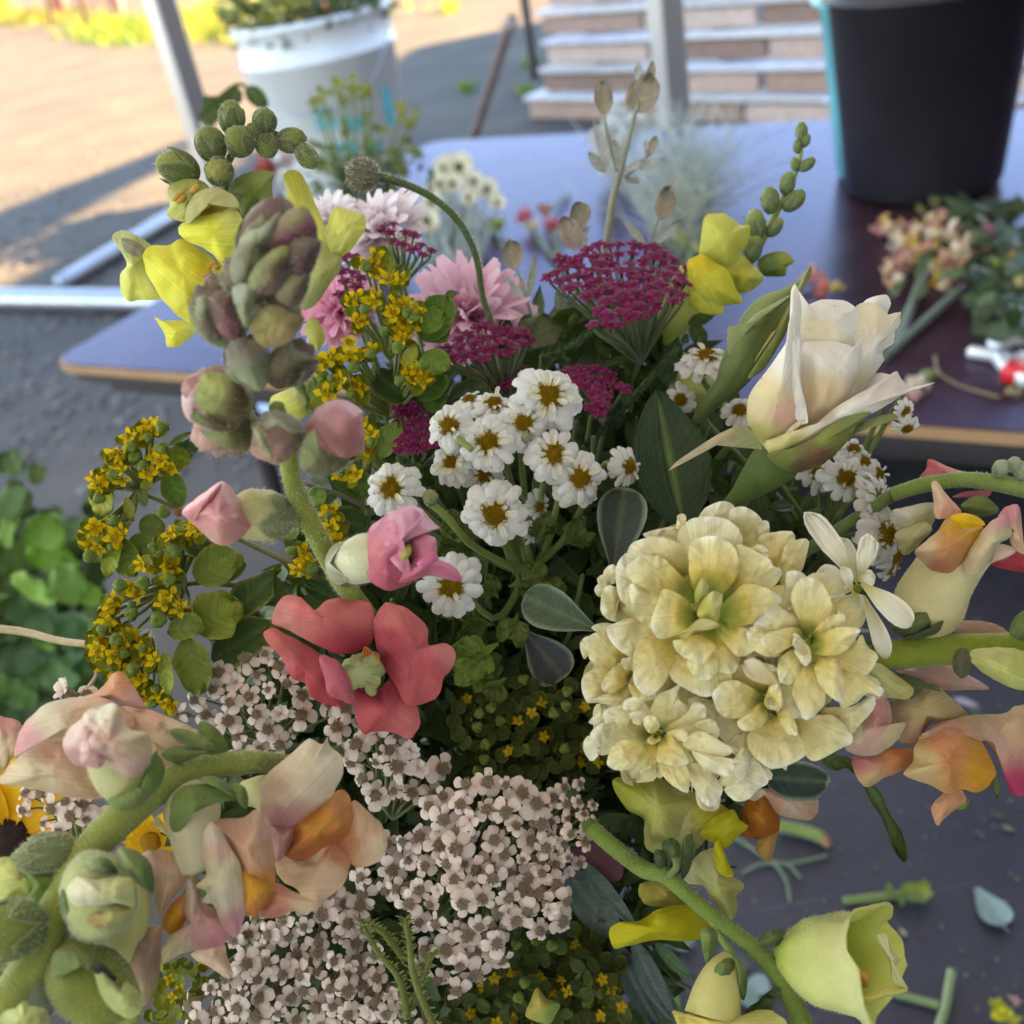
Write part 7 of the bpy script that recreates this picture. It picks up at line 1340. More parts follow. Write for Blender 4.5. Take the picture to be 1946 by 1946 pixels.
# ---------------- right-hand peach snapdragons
t = thing('snapdragon', P(1800, 1150, .30), 'peach snapdragon with a yellow-lipped bloom on a bending stem at the right edge', 'snapdragon')
pf = lambda pts, d, f=ZF, **k: sh(t, f, pts, d, **soften({**dict(wr=1.5), **k}, .12))
tb = ptube([(*ZF(1240, 940), .318), (*ZF(1400, 890), .314), (*ZF(1600, 860), .31), (*ZF(1800, 880), .308), (*ZF(2000, 925), .306)], [14, 15, 15, 17, 18], (.22, .30, .08), n=14, steps=30); kt = keep(tb); part('stem', tb, MAT['downy'], t); fuzz(kt, t, 900, .0008, seed=61)
stem_down(t, (*ZF(1245, 938), .319), 13, (.14, .2, .06))
bt = ptube([(*ZF(1400, 1620), .305), (*ZF(1430, 1520), .300), (*ZF(1500, 1380), .297), (*ZF(1600, 1230), .296)], [50, 66, 60, 56], (.66, .60, .30), n=24, steps=22); kb = keep(bt); part('petal_tube', bt, MAT['petal_silk'], t); fuzz(kb, t, 900, .0007, seed=62)
pf([(1360, 1240), (1420, 1180), (1480, 1130), (1540, 1060), (1640, 1090), (1720, 1110), (1700, 1200), (1640, 1300), (1560, 1370), (1470, 1350), (1400, 1290)], .2905, cols=[(1600, 1090, (.78, .44, .03)), (1560, 1220, (.68, .33, .12)), (1500, 1330, (.64, .26, .15)), (1400, 1240, (.76, .58, .34))], bulge=9, seed=31, wr=1.5)
pf([(1545, 1060), (1600, 1035), (1680, 1050), (1728, 1095), (1660, 1110), (1600, 1110)], .2845, cols=[(1640, 1070, (.80, .52, .02))], bulge=2)
pf([(1450, 880), (1475, 870), (1530, 940), (1600, 1020), (1590, 1040), (1545, 1060), (1470, 1060), (1460, 980)], .289, cols=[(1500, 920, (.78, .58, .38)), (1560, 1020, (.74, .38, .28))], bulge=2, seed=32)
pf([(1620, 1290), (1700, 1150), (1760, 1080), (1830, 1050), (1870, 1130), (1850, 1170), (1800, 1200), (1740, 1300), (1660, 1360)], .286, cols=[(1700, 1230, (.74, .62, .38)), (1830, 1080, (.68, .34, .36)), (1850, 1160, (.62, .66, .36))], bulge=4, seed=33)
pf([(1800, 1060), (1830, 1010), (1900, 990), (1920, 1080), (1932, 1200), (1960, 1250), (1900, 1240), (1860, 1180), (1870, 1120)], .289, cols=[(1870, 1020, (.68, .30, .32)), (1920, 1180, (.74, .52, .34))], bulge=3, seed=34)
pf([(1640, 1360), (1740, 1300), (1800, 1200), (1890, 1230), (1840, 1270), (1760, 1300), (1700, 1370)], .291, cols=[(1800, 1240, (.76, .64, .50))], bulge=2)
pf([(1760, 1300), (1900, 1240), (1990, 1260), (1990, 1340), (1880, 1340)], .296, cols=[(1880, 1300, (.46, .06, .08))], bulge=2)
pf([(1390, 860), (1420, 800), (1440, 752), (1530, 790), (1620, 820), (1680, 835), (1600, 870), (1480, 870)], .318, cols=[(1500, 810, (.66, .20, .20))], bulge=3, seed=35)
pf([(1560, 950), (1640, 920), (1760, 920), (1720, 960), (1640, 955)], .312, cols=[(1650, 940, (.62, .20, .24))], bulge=1)
pf([(1600, 1000), (1700, 940), (1800, 1010), (1760, 1050), (1680, 1050)], .305, nm='sepal', mat='leaf_matte', cols=[(1700, 1000, (.12, .16, .04))], bulge=3)
pf([(1240, 1030), (1330, 1000), (1460, 980), (1470, 1050), (1420, 1140), (1330, 1170), (1280, 1120)], .312, cols=[(1300, 1030, (.74, .72, .62)), (1380, 1100, (.50, .50, .20))], bulge=4, seed=36)
pf([(1260, 1140), (1400, 1080), (1450, 1120), (1400, 1180), (1330, 1250), (1290, 1240)], .309, cols=[(1340, 1160, (.56, .56, .28))], bulge=3)
for q in ([(1240, 1640), (1330, 1560), (1440, 1530), (1470, 1600), (1430, 1650), (1330, 1690)], [(1420, 1640), (1520, 1580), (1565, 1570), (1500, 1650), (1380, 1700), (1300, 1690)], [(1110, 1540), (1170, 1620), (1200, 1700), (1140, 1690)]): pf(q, .2935, nm='sepal', mat='leaf_matte', cols=[(*q[0], (.07, .10, .03)), (*q[2], (.11, .16, .04))], bulge=4)
for (x, y, R) in ((1810, 800, 40), (1880, 780, 36), (1920, 810, 40)): budx(t, *ZF(x, y), .305, R * ZF.k, (.3, -1), .3, 1.2, (.32, .38, .24), (.28, .36, .24), None, 4, fz=120, fl=.0006)
# lower right-hand stem
t = thing('snapdragon', P(1800, 1240, .30), 'peach and orange snapdragon with a thick horizontal green stem cut off by the right edge', 'snapdragon')
tb = ptube([(*ZF(1150, 1790), .302), (*ZF(1400, 1760), .298), (*ZF(1640, 1745), .296), (*ZF(2000, 1735), .294)], [26, 29, 28, 26], (.24, .30, .04), n=18, steps=26); kt = keep(tb); part('stem', tb, MAT['downy'], t); fuzz(kt, t, 700, .0007, seed=63)
stem_down(t, (*ZF(1150, 1790), .303), 22, (.14, .2, .05))
pf([(1640, 1770), (1760, 1740), (1900, 1750), (2000, 1800), (2000, 1950), (1900, 1960), (1800, 1920), (1700, 1860)], .284, cols=[(1750, 1800, (.58, .58, .22)), (1900, 1850, (.60, .62, .20))], bulge=6, seed=37, wr=2)
pf([(1570, 1770), (1620, 1740), (1660, 1800), (1640, 1880), (1600, 1900), (1560, 1850)], .284, nm='sepal', mat='leaf_matte', cols=[(1600, 1800, (.10, .10, .05))], bulge=2)
pf([(1860, 1640), (1900, 1570), (1990, 1540), (1990, 1700), (1880, 1690)], .286, nm='sepal', mat='leaf_matte', cols=[(1900, 1640, (.10, .15, .04))], bulge=2)
pf([(1340, 1690), (1440, 1640), (1600, 1600), (1760, 1610), (1850, 1660), (1860, 1700), (1600, 1700)], .305, cols=[(1500, 1660, (.60, .34, .28)), (1750, 1640, (.60, .38, .24))], bulge=3, seed=38)
pi_ = lambda pts, d, **k: pf(pts, d, f=ZI, **k)
pi_([(1260, 80), (1400, 60), (1560, 50), (1620, 90), (1750, 170), (1640, 180), (1500, 180), (1380, 120)], .310, cols=[(1500, 80, (.64, .42, .36)), (1640, 160, (.70, .50, .42))], bulge=3)
pi_([(1110, 60), (1170, 40), (1260, 100), (1350, 170), (1330, 225), (1270, 225), (1190, 210), (1130, 130)], .296, cols=[(1200, 120, (.66, .66, .28)), (1300, 200, (.62, .60, .24))], bulge=4)
pi_([(1250, 100), (1350, 110), (1500, 190), (1440, 150), (1340, 225), (1270, 200)], .299, nm='sepal', mat='leaf_matte', cols=[(1350, 150, (.09, .11, .03))], bulge=2)
pi_([(1250, 230), (1360, 200), (1440, 150), (1540, 210), (1640, 310), (1600, 360), (1450, 350), (1380, 460), (1290, 460), (1240, 340)], .3035, cols=[(1400, 260, (.58, .46, .22)), (1300, 400, (.56, .36, .24))], bulge=7, seed=39)
pi_([(1130, 230), (1180, 200), (1230, 260), (1245, 370), (1310, 350), (1270, 440), (1180, 510), (1080, 525), (1000, 490), (1020, 410), (1100, 340)], .2975, mat='petal_silk', cols=[(1180, 330, (.62, .26, .24)), (1060, 470, (.60, .38, .30)), (1270, 400, (.70, .62, .34))], bulge=7, seed=40)
pi_([(1030, 540), (1100, 520), (1200, 490), (1340, 490), (1350, 560), (1260, 620), (1200, 640), (1110, 690), (1060, 640)], .302, cols=[(1080, 560, (.64, .24, .24)), (1250, 530, (.66, .28, .12)), (1120, 660, (.66, .48, .24))], bulge=3, seed=41)
pi_([(1360, 480), (1400, 420), (1500, 350), (1620, 355), (1700, 440), (1780, 580), (1770, 660), (1700, 715), (1600, 700), (1540, 730), (1440, 680), (1300, 625), (1350, 560)], .296, cols=[(1480, 440, (.66, .28, .14)), (1700, 600, (.74, .38, .04)), (1420, 560, (.70, .54, .26)), (1560, 560, (.66, .28, .10))], bulge=9, seed=42, wr=2)
pi_([(1540, 700), (1600, 700), (1630, 760), (1580, 800), (1510, 860), (1480, 892), (1450, 830), (1455, 780)], .2965, cols=[(1520, 800, (.66, .36, .20))], bulge=2)
pi_([(1440, 380), (1560, 330), (1700, 310), (1830, 305), (1900, 260), (1990, 300), (1990, 660), (1900, 740), (1850, 690), (1820, 600), (1780, 520), (1700, 430), (1600, 370)], .299, cols=[(1650, 370, (.60, .44, .26)), (1870, 350, (.72, .48, .26)), (1880, 690, (.52, .06, .14)), (1780, 480, (.56, .34, .26))], bulge=5, seed=43, wr=2)
pi_([(1380, 440), (1420, 400), (1560, 350), (1680, 380), (1720, 450), (1640, 400), (1500, 390)], .2935, cols=[(1500, 380, (.56, .32, .22))], bulge=1)
leaf(t, (860, 520), (1010, 590), 90, .31, col=(.10, .16, .04), f=ZI)
leaf(t, (985, 530), (1230, 1020), 85, .305, .312, col=(.085, .13, .03), f=ZI, bend=-.09, ruf=.6, shape=lambda u: (.35 + .65 * u ** .7) * (1 if u < .8 else math.sqrt(max(0, 1 - ((u - .8) / .2) ** 2))) * (1 + .18 * math.sin(u * 17)), nu=26, curl=.12)
leaf(t, (1780, 620), (1790, 750), 40, .3, col=(.09, .14, .03), f=ZI); leaf(t, (1575, 800), (1645, 770), 40, .3, col=(.2, .28, .03), f=ZI)
# orange fallen-over bloom under the stock
t = thing('snapdragon', P(1430, 1530, .31), 'small orange-brown snapdragon bloom hanging just under the cream stock', 'snapdragon')
pi_([(450, 820), (500, 740), (560, 700), (620, 760), (650, 850), (640, 930), (560, 960), (480, 910)], .306, cols=[(540, 820, (.58, .22, .03)), (620, 900, (.52, .17, .03))], bulge=6, seed=51, wr=2.4)
pi_([(550, 700), (680, 700), (780, 730), (850, 750), (850, 820), (800, 865), (700, 850), (640, 830), (590, 760)], .303, cols=[(720, 770, (.60, .50, .40)), (820, 800, (.58, .38, .26)), (640, 760, (.60, .34, .22))], bulge=4, seed=52)
pi_([(560, 950), (640, 910), (630, 980), (600, 1080), (560, 1060), (525, 1020)], .306, cols=[(590, 1000, (.58, .36, .12))], bulge=2)
pi_([(440, 930), (500, 905), (560, 950), (500, 965)], .308, cols=[(500, 930, (.52, .18, .05))], bulge=1)
stem_down(t, (*ZI(540, 740), .312), 7, (.12, .17, .04))

# ---------------- yellow snapdragon, lower right
t = thing('snapdragon', P(1450, 1750, .28), 'lemon-yellow snapdragon with an open bell bloom pointing down at the lower right', 'snapdragon')
stp = [(ZH(1440, 900), .300), (ZH(1700, 1110), .294), (ZI(60, 1160), .290), (ZI(280, 1350), .285), (ZI(450, 1480), .282), (ZI(620, 1640), .280), (ZI(720, 1820), .278), (ZI(800, 2000), .276)]
tb = ptube([(*p, d) for p, d in stp], [16, 16, 16, 15, 16, 18, 20, 20], (.16, .24, .05), n=14, steps=50, wob=.05); kt = keep(tb); part('stem', tb, MAT['downy'], t); fuzz(kt, t, 1800, .0007, seed=71)
stem_down(t, (*ZH(1440, 900), .300), 14, (.12, .19, .04))
bell0, bell1 = ZI(640, 1570), ZI(1150, 1630)
Bp, Tp = P(*bell0, .283), P(*bell1, .268); axb = (Tp - Bp).normalized(); Lb = (Tp - Bp).length
q = axb.to_track_quat('Z', 'Y').to_matrix(); m = MB(); nu, nv = 18, 48; vv = []; cc = []
for side in (0, 1):
    for i in range(nu):
        u = i / (nu - 1) if side == 0 else 1 - i / (nu - 1)
        for j in range(nv):
            a = 2 * math.pi * j / nv; rr = (.13 + .36 * math.sin(min(1, u / .6) * math.pi / 2) ** .9 + .02 * math.sin(5 * a) * u) * Lb * (1 + .10 * nz((math.cos(a) * 1.5, math.sin(a) * 1.5, u * 3), 1.3, 4)) * (1 - .06 * side)
            uu = u * (1 + .10 * u * math.sin(2.5 * a + .6) + .09 * u * nz((math.cos(a) * 3, math.sin(a) * 3, 2), 1, 7)); lip = max(0, u - .86) * 2.2
            vv.append(Bp + q @ V((math.cos(a) * rr * (1 + lip), math.sin(a) * rr * (1 + lip) * .9, uu * Lb)))
            cc.append((mixc((.52, .60, .12), (.70, .70, .36), u) if u > .25 else mixc((.42, .55, .06), (.60, .64, .16), u * 4)) if side == 0 else mixc((.50, .56, .03), (.62, .66, .16), u))
m.add(vv, grid_faces(nu * 2, nv, True), cc); kb = keep(m); part('petal_tube', m, MAT['petal'], t); fuzz((kb[0], kb[1][:nv * 12]), t, 2600, .0008, seed=72)
ya = lambda pts, d, f=ZI, **k: sh(t, f, pts, d, **{**dict(thick=.0006, wr=1.6), **k})
ya([(1060, 1800), (1130, 1770), (1210, 1740), (1320, 1760), (1210, 1790), (1160, 1820), (1080, 1830)], .262, cols=[(1150, 1790, (.70, .68, .20))], bulge=2)
ya([(1160, 1480), (1210, 1460), (1240, 1540), (1285, 1600), (1260, 1640), (1325, 1750), (1250, 1720), (1230, 1620), (1190, 1540)], .263, cols=[(1240, 1560, (.68, .68, .34))], bulge=2)
r = random.Random(8)
for i in range(7): part('anther', ball(P(*ZI(1035 + (i % 3) * 32 + r.uniform(-6, 6), 1680 + (i // 3) * 34), .2635 + .0006 * i), 7.5 * PXM(.265), (.72, .42, .08), CR * r.uniform(-1, 1) + CU, (1, 1, 1.5), 6, 7), MAT['petal'], t)
for (x, y, dr) in ((600, 1490, (1, .3)), (620, 1600, (1, .9)), (720, 1690, (1, .6))): leaf(t, (x - 60, y), (x - 60 + dr[0] * 150, y + dr[1] * 70 - 20), 70, .279, col=(.09, .15, .03), f=ZI, nm='sepal')
ya([(550, 1500), (600, 1440), (680, 1445), (650, 1490), (600, 1520)], .2775, nm='sepal', mat='leaf_matte', cols=[(600, 1480, (.07, .11, .03))], bulge=2)
# bud hanging at its left and the bell at the bottom edge
for q in ([(240, 1440), (290, 1425), (325, 1460), (320, 1540), (270, 1610), (245, 1540)], [(310, 1640), (370, 1590), (410, 1600), (405, 1680), (370, 1740), (320, 1720)], [(400, 1560), (470, 1640), (480, 1740), (460, 1810), (430, 1740), (420, 1640)]): ya(q, .2755, nm='sepal', mat='leaf_matte', cols=[(*q[0], (.15, .2, .05)), (*q[3], (.08, .13, .03))], bulge=2)
part('stalk', ptube([(*ZI(320, 1440), .284), (*ZI(370, 1520), .281), (*ZI(400, 1570), .280)], 8, (.16, .24, .05), n=8), MAT['stem'], t)
part('petal_tube', ptube([(*ZI(385, 1570), .281), (*ZI(360, 1650), .279), (*ZI(320, 1780), .277), (*ZI(300, 1900), .275)], [14, 34, 46, 54], (.66, .62, .24), n=20, steps=16), MAT['petal'], t)
ya([(90, 1865), (160, 1880), (300, 1890), (420, 1900), (540, 1860), (640, 1880), (700, 1960), (640, 2040), (300, 2060), (80, 2040), (110, 1940)], .272, cols=[(200, 1920, (.72, .62, .16)), (450, 1900, (.66, .62, .20))], bulge=4, wr=3)
leaf(t, (620, 1800), (480, 1880), 90, .276, col=(.06, .10, .03), f=ZI); leaf(t, (700, 1760), (560, 1790), 60, .277, col=(.06, .10, .03), f=ZI)
# yellow blooms on its upper stem, under the stock
ya([(1560, 660), (1640, 640), (1720, 640), (1780, 620), (1900, 700), (2060, 760), (2040, 960), (1900, 1080), (1760, 1010), (1720, 860), (1620, 800)], .304, f=ZH, cols=[(1620, 680, (.42, .44, .06)), (1800, 800, (.52, .52, .14)), (1950, 950, (.50, .50, .20))], bulge=9, seed=71)
ya([(0, 720), (150, 700), (300, 760), (380, 820), (300, 900), (220, 960), (190, 1080), (60, 1060), (-60, 980)], .303, cols=[(100, 850, (.52, .52, .22)), (300, 820, (.56, .52, .05))], bulge=6, seed=72)
ya([(230, 930), (300, 850), (400, 808), (440, 860), (485, 900), (430, 950), (370, 1010), (300, 985)], .300, cols=[(370, 880, (.58, .54, .03))], bulge=3, seed=73)
ya([(305, 1000), (335, 975), (380, 1080), (410, 1150), (370, 1160), (320, 1120)], .297, cols=[(350, 1080, (.66, .62, .03))], bulge=2)
ya([(190, 1080), (300, 1010), (380, 1140), (465, 1200), (425, 1260), (430, 1330), (390, 1385), (300, 1290), (240, 1200), (150, 1190)], .301, cols=[(380, 1250, (.58, .58, .20)), (250, 1120, (.52, .52, .24))], bulge=4, seed=74)
ya([(1540, 1440), (1600, 1400), (1700, 1390), (1800, 1330), (1932, 1310), (2130, 1370), (2080, 1460), (1960, 1500), (1800, 1490), (1650, 1520), (1565, 1530)], .296, f=ZH, cols=[(1700, 1450, (.54, .50, .02)), (1950, 1420, (.50, .46, .02))], bulge=4, seed=75)
ya([(-80, 1200), (100, 1180), (200, 1260), (190, 1350), (60, 1320), (-60, 1300)], .304, cols=[(50, 1250, (.44, .38, .08))], bulge=3)
for q in ([(0, 1100), (0, 1020), (60, 1040), (50, 1100)], [(30, 990), (90, 960), (130, 1000), (120, 1080), (70, 1100)], [(130, 1080), (150, 960), (190, 940), (205, 1010), (180, 1120), (140, 1170)]): ya(q, .2895, nm='leaf', mat='leaf_matte', cols=[(*q[0], (.05, .08, .03)), (*q[2], (.09, .13, .04))], bulge=2)
part('stalk', ptube([(*ZI(60, 1160), .288), (*ZI(110, 1110), .287), (*ZI(100, 1060), .287)], 7, (.12, .18, .05), n=7), MAT['stem'], t)
# ---------------- long blue-green leaves, lower right middle
t = thing('long_leaves', P(1250, 1800, .34), 'long blue-green strap leaves running down beside the yellow snapdragon stem', 'foliage')
for (b, tp, w, d, c) in (((1300, 1100), (1640, 1500), 190, .33, (.08, .12, .10)), ((1400, 1080), (1700, 1420), 100, .325, (.10, .15, .13)), ((1560, 1480), (1850, 1990), 130, .328, (.04, .065, .06)), ((1660, 1480), (1930, 1960), 120, .322, (.06, .09, .085)), ((1700, 1520), (1960, 1960), 80, .334, (.06, .13, .05)), ((1560, 1300), (1470, 1400), 100, .32, (.12, .15, .12)), ((1780, 1500), (1990, 1700), 70, .335, (.10, .19, .10))):
    leaf(t, b, tp, w, d, d - .004, col=c, f=ZH, shape='leaf', mat='leaf_matte', bend=.04, nu=16)
ya2 = FSh(ZH, [(1120, 1830), (1160, 1745), (1210, 1800), (1280, 1830), (1260, 1880), (1220, 1932), (1110, 1900), (1105, 1860)], .302, cols=[(1160, 1830, (.48, .42, .10)), (1260, 1860, (.25, .40, .10))], bulge=3); part('petal', ya2, MAT['petal'], t, label='stray pale yellow petal')
part('petal', FSh(ZH, [(1320, 1060), (1460, 960), (1600, 1080), (1590, 1180), (1440, 1160)], .335, cols=[(1450, 1060, (.30, .12, .15))], bulge=3), MAT['petal'], t, label='dull pink petal in the shade')
stem_down(t, (*ZH(1350, 1000), .34), 9, (.08, .12, .06))
# ---------------- yellow blurred bloom with dark centre, left edge behind
t = thing('sunflower', P(60, 1590, .34), 'golden-yellow flower with a dark centre half hidden behind the peach snapdragon', 'flower')
r = random.Random(4); c0 = P(*ZG(60, 960), .345); part('centre', ball(c0, 42 * PXM(.345), (.03, .015, .008), -CF, (1, 1, .5), 9, 16, .3), MAT['floret'], t)
for i in range(22):
    a = i * 2 * math.pi / 22 + r.uniform(-.1, .1); dv = CR * math.cos(a) + CU * math.sin(a) - CF * r.uniform(-.1, .25); L = 190 * PXM(.345) * r.uniform(.85, 1.1)
    part('petal', petal(c0 + dv * .004, c0 + dv * L, L * .38, -CF, cup=.1, ruf=.2, seed=i, shape='leaf', col=(.72, .40, .01)), MAT['petal'], t)
for (x, y) in ((250, 1020), (330, 900)):
    pass
stem_down(t, (*ZG(60, 960), .35), 8, (.1, .16, .04))
t = thing('sunflower', P(290, 1600, .34), 'second golden-yellow flower glimpsed just right of the thick peach snapdragon stem', 'flower')
c0 = P(*ZG(790, 980), .345); part('centre', ball(c0, 20 * PXM(.345), (.45, .22, .01), -CF, (1, 1, .5), 9, 16, .3), MAT['floret'], t)
for i in range(16):
    a = i * 2 * math.pi / 16; dv = CR * math.cos(a) + CU * math.sin(a); L = 62 * PXM(.345) * r.uniform(.85, 1.1); part('petal', petal(c0, c0 + dv * L, L * .5, -CF, cup=.1, seed=i, shape='leaf', col=(.72, .42, .01)), MAT['petal'], t)
stem_down(t, (*ZG(790, 980), .35), 6, (.1, .16, .04))
# ================================================================== greenery inside the bouquet, and what lies around
r = random.Random(77); m = MB(); st = MB()
poly = [(640, 860), (760, 700), (900, 640), (1100, 600), (1260, 640), (1400, 760), (1480, 880), (1560, 1000), (1620, 1140), (1560, 1300), (1480, 1480), (1330, 1600), (1240, 1760), (1240, 1990), (420, 1990), (420, 1760), (330, 1600), (430, 1350), (520, 1100), (620, 1000)]
xs = [p[0] for p in poly]; ys = [p[1] for p in poly]; n = 0
while n < 5200:
    x, y = r.uniform(min(xs), max(xs)), r.uniform(min(ys), max(ys))
    if not inside(x, y, poly): continue
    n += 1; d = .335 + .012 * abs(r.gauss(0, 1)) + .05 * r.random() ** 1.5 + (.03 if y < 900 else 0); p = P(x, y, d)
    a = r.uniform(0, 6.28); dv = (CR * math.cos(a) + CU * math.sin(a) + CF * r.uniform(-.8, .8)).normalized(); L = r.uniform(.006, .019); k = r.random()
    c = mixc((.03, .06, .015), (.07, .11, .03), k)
    m.join(petal(p, p + dv * L, L * r.uniform(.22, .7), V((r.gauss(0, 1), r.gauss(-1, .6), r.gauss(1, .6))), nu=4, nv=3, curl=r.uniform(-.3, .3), cup=.1, shape='leaf' if k < .7 else 'ob', col=c))
for i in range(120):
    x, y = r.uniform(620, 1450), r.uniform(760, 1500)
    if not inside(x, y, poly): continue
    p = P(x, y, .325 + r.uniform(0, .03)); st.join(tube([p, lerp(p, BIND, .5) + V((r.gauss(0, .004), 0, .004)), BIND + V((r.uniform(-.012, .012), r.uniform(-.012, .012), 0)), FOOT + V((r.uniform(-.02, .02), r.uniform(-.02, .02), 0))], [.0008, .0012, .0014, .0014], mixc((.06, .11, .03), (.12, .17, .05), r.random()), n=5, steps=8))
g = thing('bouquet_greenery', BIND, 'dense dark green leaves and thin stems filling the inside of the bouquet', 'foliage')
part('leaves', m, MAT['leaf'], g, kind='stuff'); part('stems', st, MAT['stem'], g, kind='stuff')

# ---- blurred leafy green plant at the left edge
t = thing('leafy_plant', P(60, 1200, .62), 'blurred bright green leafy bunch at the left edge', 'plant')
r = random.Random(12); base = P(-40, 1500, 1.05)
def bigleaf(x, y, w, h, c, a=None, d=None):
    d = d or r.uniform(.85, .98); w *= .72; h *= .72; x += r.uniform(-10, 10); a = r.uniform(-.8, .8) if a is None else a; dx, dy = math.sin(a) * h / 2, -math.cos(a) * h / 2
    leaf(t, (x - dx, y - dy), (x + dx, y + dy), w, d, col=c, shape='round', ruf=.3, nrm=(r.gauss(0, .4), r.gauss(.3, .4)), fold=-.1, midc=mixc(c, (.3, .4, .2), .15))
for (x, y, w, h, c) in ((85, 1010, 120, 100, (.08, .16, .04)), (30, 950, 90, 110, (.05, .09, .05)), (20, 880, 80, 70, (.05, .09, .06)), (110, 1060, 140, 90, (.10, .20, .04)), (70, 1120, 150, 60, (.14, .24, .08)), (20, 1060, 110, 120, (.04, .08, .03)), (130, 1110, 90, 120, (.07, .14, .05)), (165, 1130, 60, 80, (.10, .2, .04)), (20, 1010, 70, 90, (.08, .15, .03)), (60, 1180, 160, 90, (.03, .07, .04)), (130, 1200, 120, 100, (.04, .10, .06)), (40, 1250, 150, 100, (.02, .05, .03)), (110, 1280, 130, 90, (.03, .08, .04)), (30, 1310, 140, 90, (.05, .11, .05)), (150, 1260, 90, 90, (.05, .11, .06)), (90, 1220, 90, 60, (.09, .18, .05)), (60, 900, 50, 60, (.06, .10, .06)), (175, 1190, 70, 90, (.05, .10, .04)), (25, 1510, 60, 60, (.05, .10, .04)), (20, 1150, 90, 60, (.06, .12, .04)), (60, 1340, 160, 80, (.02, .05, .03)), (180, 1340, 120, 80, (.02, .05, .03))):
    bigleaf(x, y, w, h, (c[0] * 2.0, c[1] * 2.1, c[2] * 1.0))
for i in range(150): bigleaf(r.uniform(-60, 185), r.choice((r.uniform(1130, 1400), r.uniform(960, 1250))), r.uniform(60, 110), r.uniform(60, 100), mixc((.03, .07, .02), (.10, .19, .04), r.random()), r.uniform(0, 6.28), r.uniform(.98, 1.1))
for i in range(9):
    x = -40 + i * 28; part('stem', tube([P(x, 1000 + 40 * (i % 4), .99), P(lerp(x, 0, .5), 1300, 1.02), base, V((base.x, base.y, .02))], [.002, .003, .004, .004], (.08, .14, .04), n=6), MAT['stem'], t)
t = thing('straw_stalk', P(80, 1210, .33), 'pale straw-coloured stalk reaching in from the left edge to the euphorbia', 'stem')
part('stalk', ptube([(-60, 1190, .36), (40, 1200, .35), (110, 1217, .34), (175, 1225, .33)], [8, 7.5, 7, 6.5], (.36, .26, .12), n=10), MAT['stem'], t)
part('side_shoot', ptube([(165, 1225, .332), (185, 1275, .334), (165, 1310, .336)], 4, (.34, .26, .16), n=7), MAT['stem'], t)

# ---- bunches lying on the table
def gp(x, y, h=0.0): return G(x, y, TZ + h)
def blob_flower(t, x, y, h, s, cols, rr, n=7, nm='flower'):
    c = gp(x, y, h); d = (c - CAM).dot(CF); k = s * PXM(d); m = MB()
    for i in range(n):
        dv = V((rr.gauss(0, 1), rr.gauss(0, 1), rr.gauss(0, 1))).normalized(); m.join(petal(c + dv * k * .2, c + dv * k * 1.05, k * 1.1, V((rr.gauss(0, 1), rr.gauss(-1, 1), rr.gauss(1, 1))), cup=.3, ruf=.4, seed=rr.uniform(0, 9), nu=6, nv=5, col=cols[rr.randrange(len(cols))]))
    m.join(ball(c, k * .45, cols[0], nu=6, nv=8, bump=.3)); return part(nm, m, MAT['petal'], t)
PK = [(.78, .62, .42), (.76, .46, .30), (.80, .70, .55), (.74, .50, .12), (.70, .36, .34)]
t = thing('snapdragon_bunch', gp(1760, 450), 'blurred bunch of cut peach snapdragons lying on the table in front of the black bucket', 'flower bunch'); r = random.Random(15)
for (x, y, s) in ((1690, 430, 24), (1715, 460, 28), (1740, 440, 26), (1770, 415, 24), (1775, 450, 26), (1745, 475, 26), (1810, 450, 26), (1835, 470, 26), (1860, 465, 20), (1690, 510, 22), (1710, 500, 22), (1785, 500, 22), (1700, 535, 18), (1795, 535, 20), (1730, 490, 20), (1820, 490, 24)):
    blob_flower(t, x, y, .02, s, PK, r)
blob_flower(t, 1875, 440, .03, 16, [(.55, .22, .34)], r); blob_flower(t, 1782, 532, .02, 14, [(.76, .42, .03)], r)
for (b, tp, w, c) in (((1775, 395), (1778, 360), 30, (.22, .28, .12)), ((1755, 410), (1745, 385), 24, (.24, .26, .10)), ((1800, 440), (1795, 480), 22, (.05, .08, .04)), ((1770, 470), (1740, 530), 26, (.10, .17, .05)), ((1720, 520), (1690, 565), 22, (.10, .17, .05)), ((1800, 420), (1820, 400), 26, (.28, .24, .12)), ((1725, 495), (1735, 515), 14, (.05, .08, .05)), ((1760, 540), (1740, 570), 22, (.10, .15, .05))):
    p, q = gp(*b, .02), gp(*tp, .02); part('leaf', petal(p, q, w * PXM(1.3), V((0, -.5, 1)), shape='leaf', col=c), MAT['leaf'], t)
for a, b in (((1760, 520), (1700, 650)), ((1830, 545), (1680, 680)), ((1750, 530), (1705, 660))): part('stem', tube([gp(*a, .012), gp(*lerp(np.array(a), np.array(b), .5), .01), gp(*b, .008)], .0055, (.10, .15, .11), n=8), MAT['stem'], t)
t = thing('greenery_bunch', gp(1900, 480), 'blurred pile of dark green cut foliage at the right edge of the table', 'foliage')
for i in range(170):
    x, y = r.gauss(1900, 42), r.uniform(385, 640)
    if x < 1830 + (30 if y > 540 else 0): continue
    p = gp(x, y, r.uniform(0, .05)); dv = V((r.gauss(0, 1), r.gauss(0, 1), r.gauss(0, .5))).normalized()
    part('leaf', petal(p, p + dv * r.uniform(.02, .05), r.uniform(.012, .028), V((r.gauss(0, .5), -.4, 1)), shape='leaf', nu=5, nv=4, col=mixc((.03, .06, .03), (.10, .16, .07), r.random() ** 2)), MAT['leaf'], t)
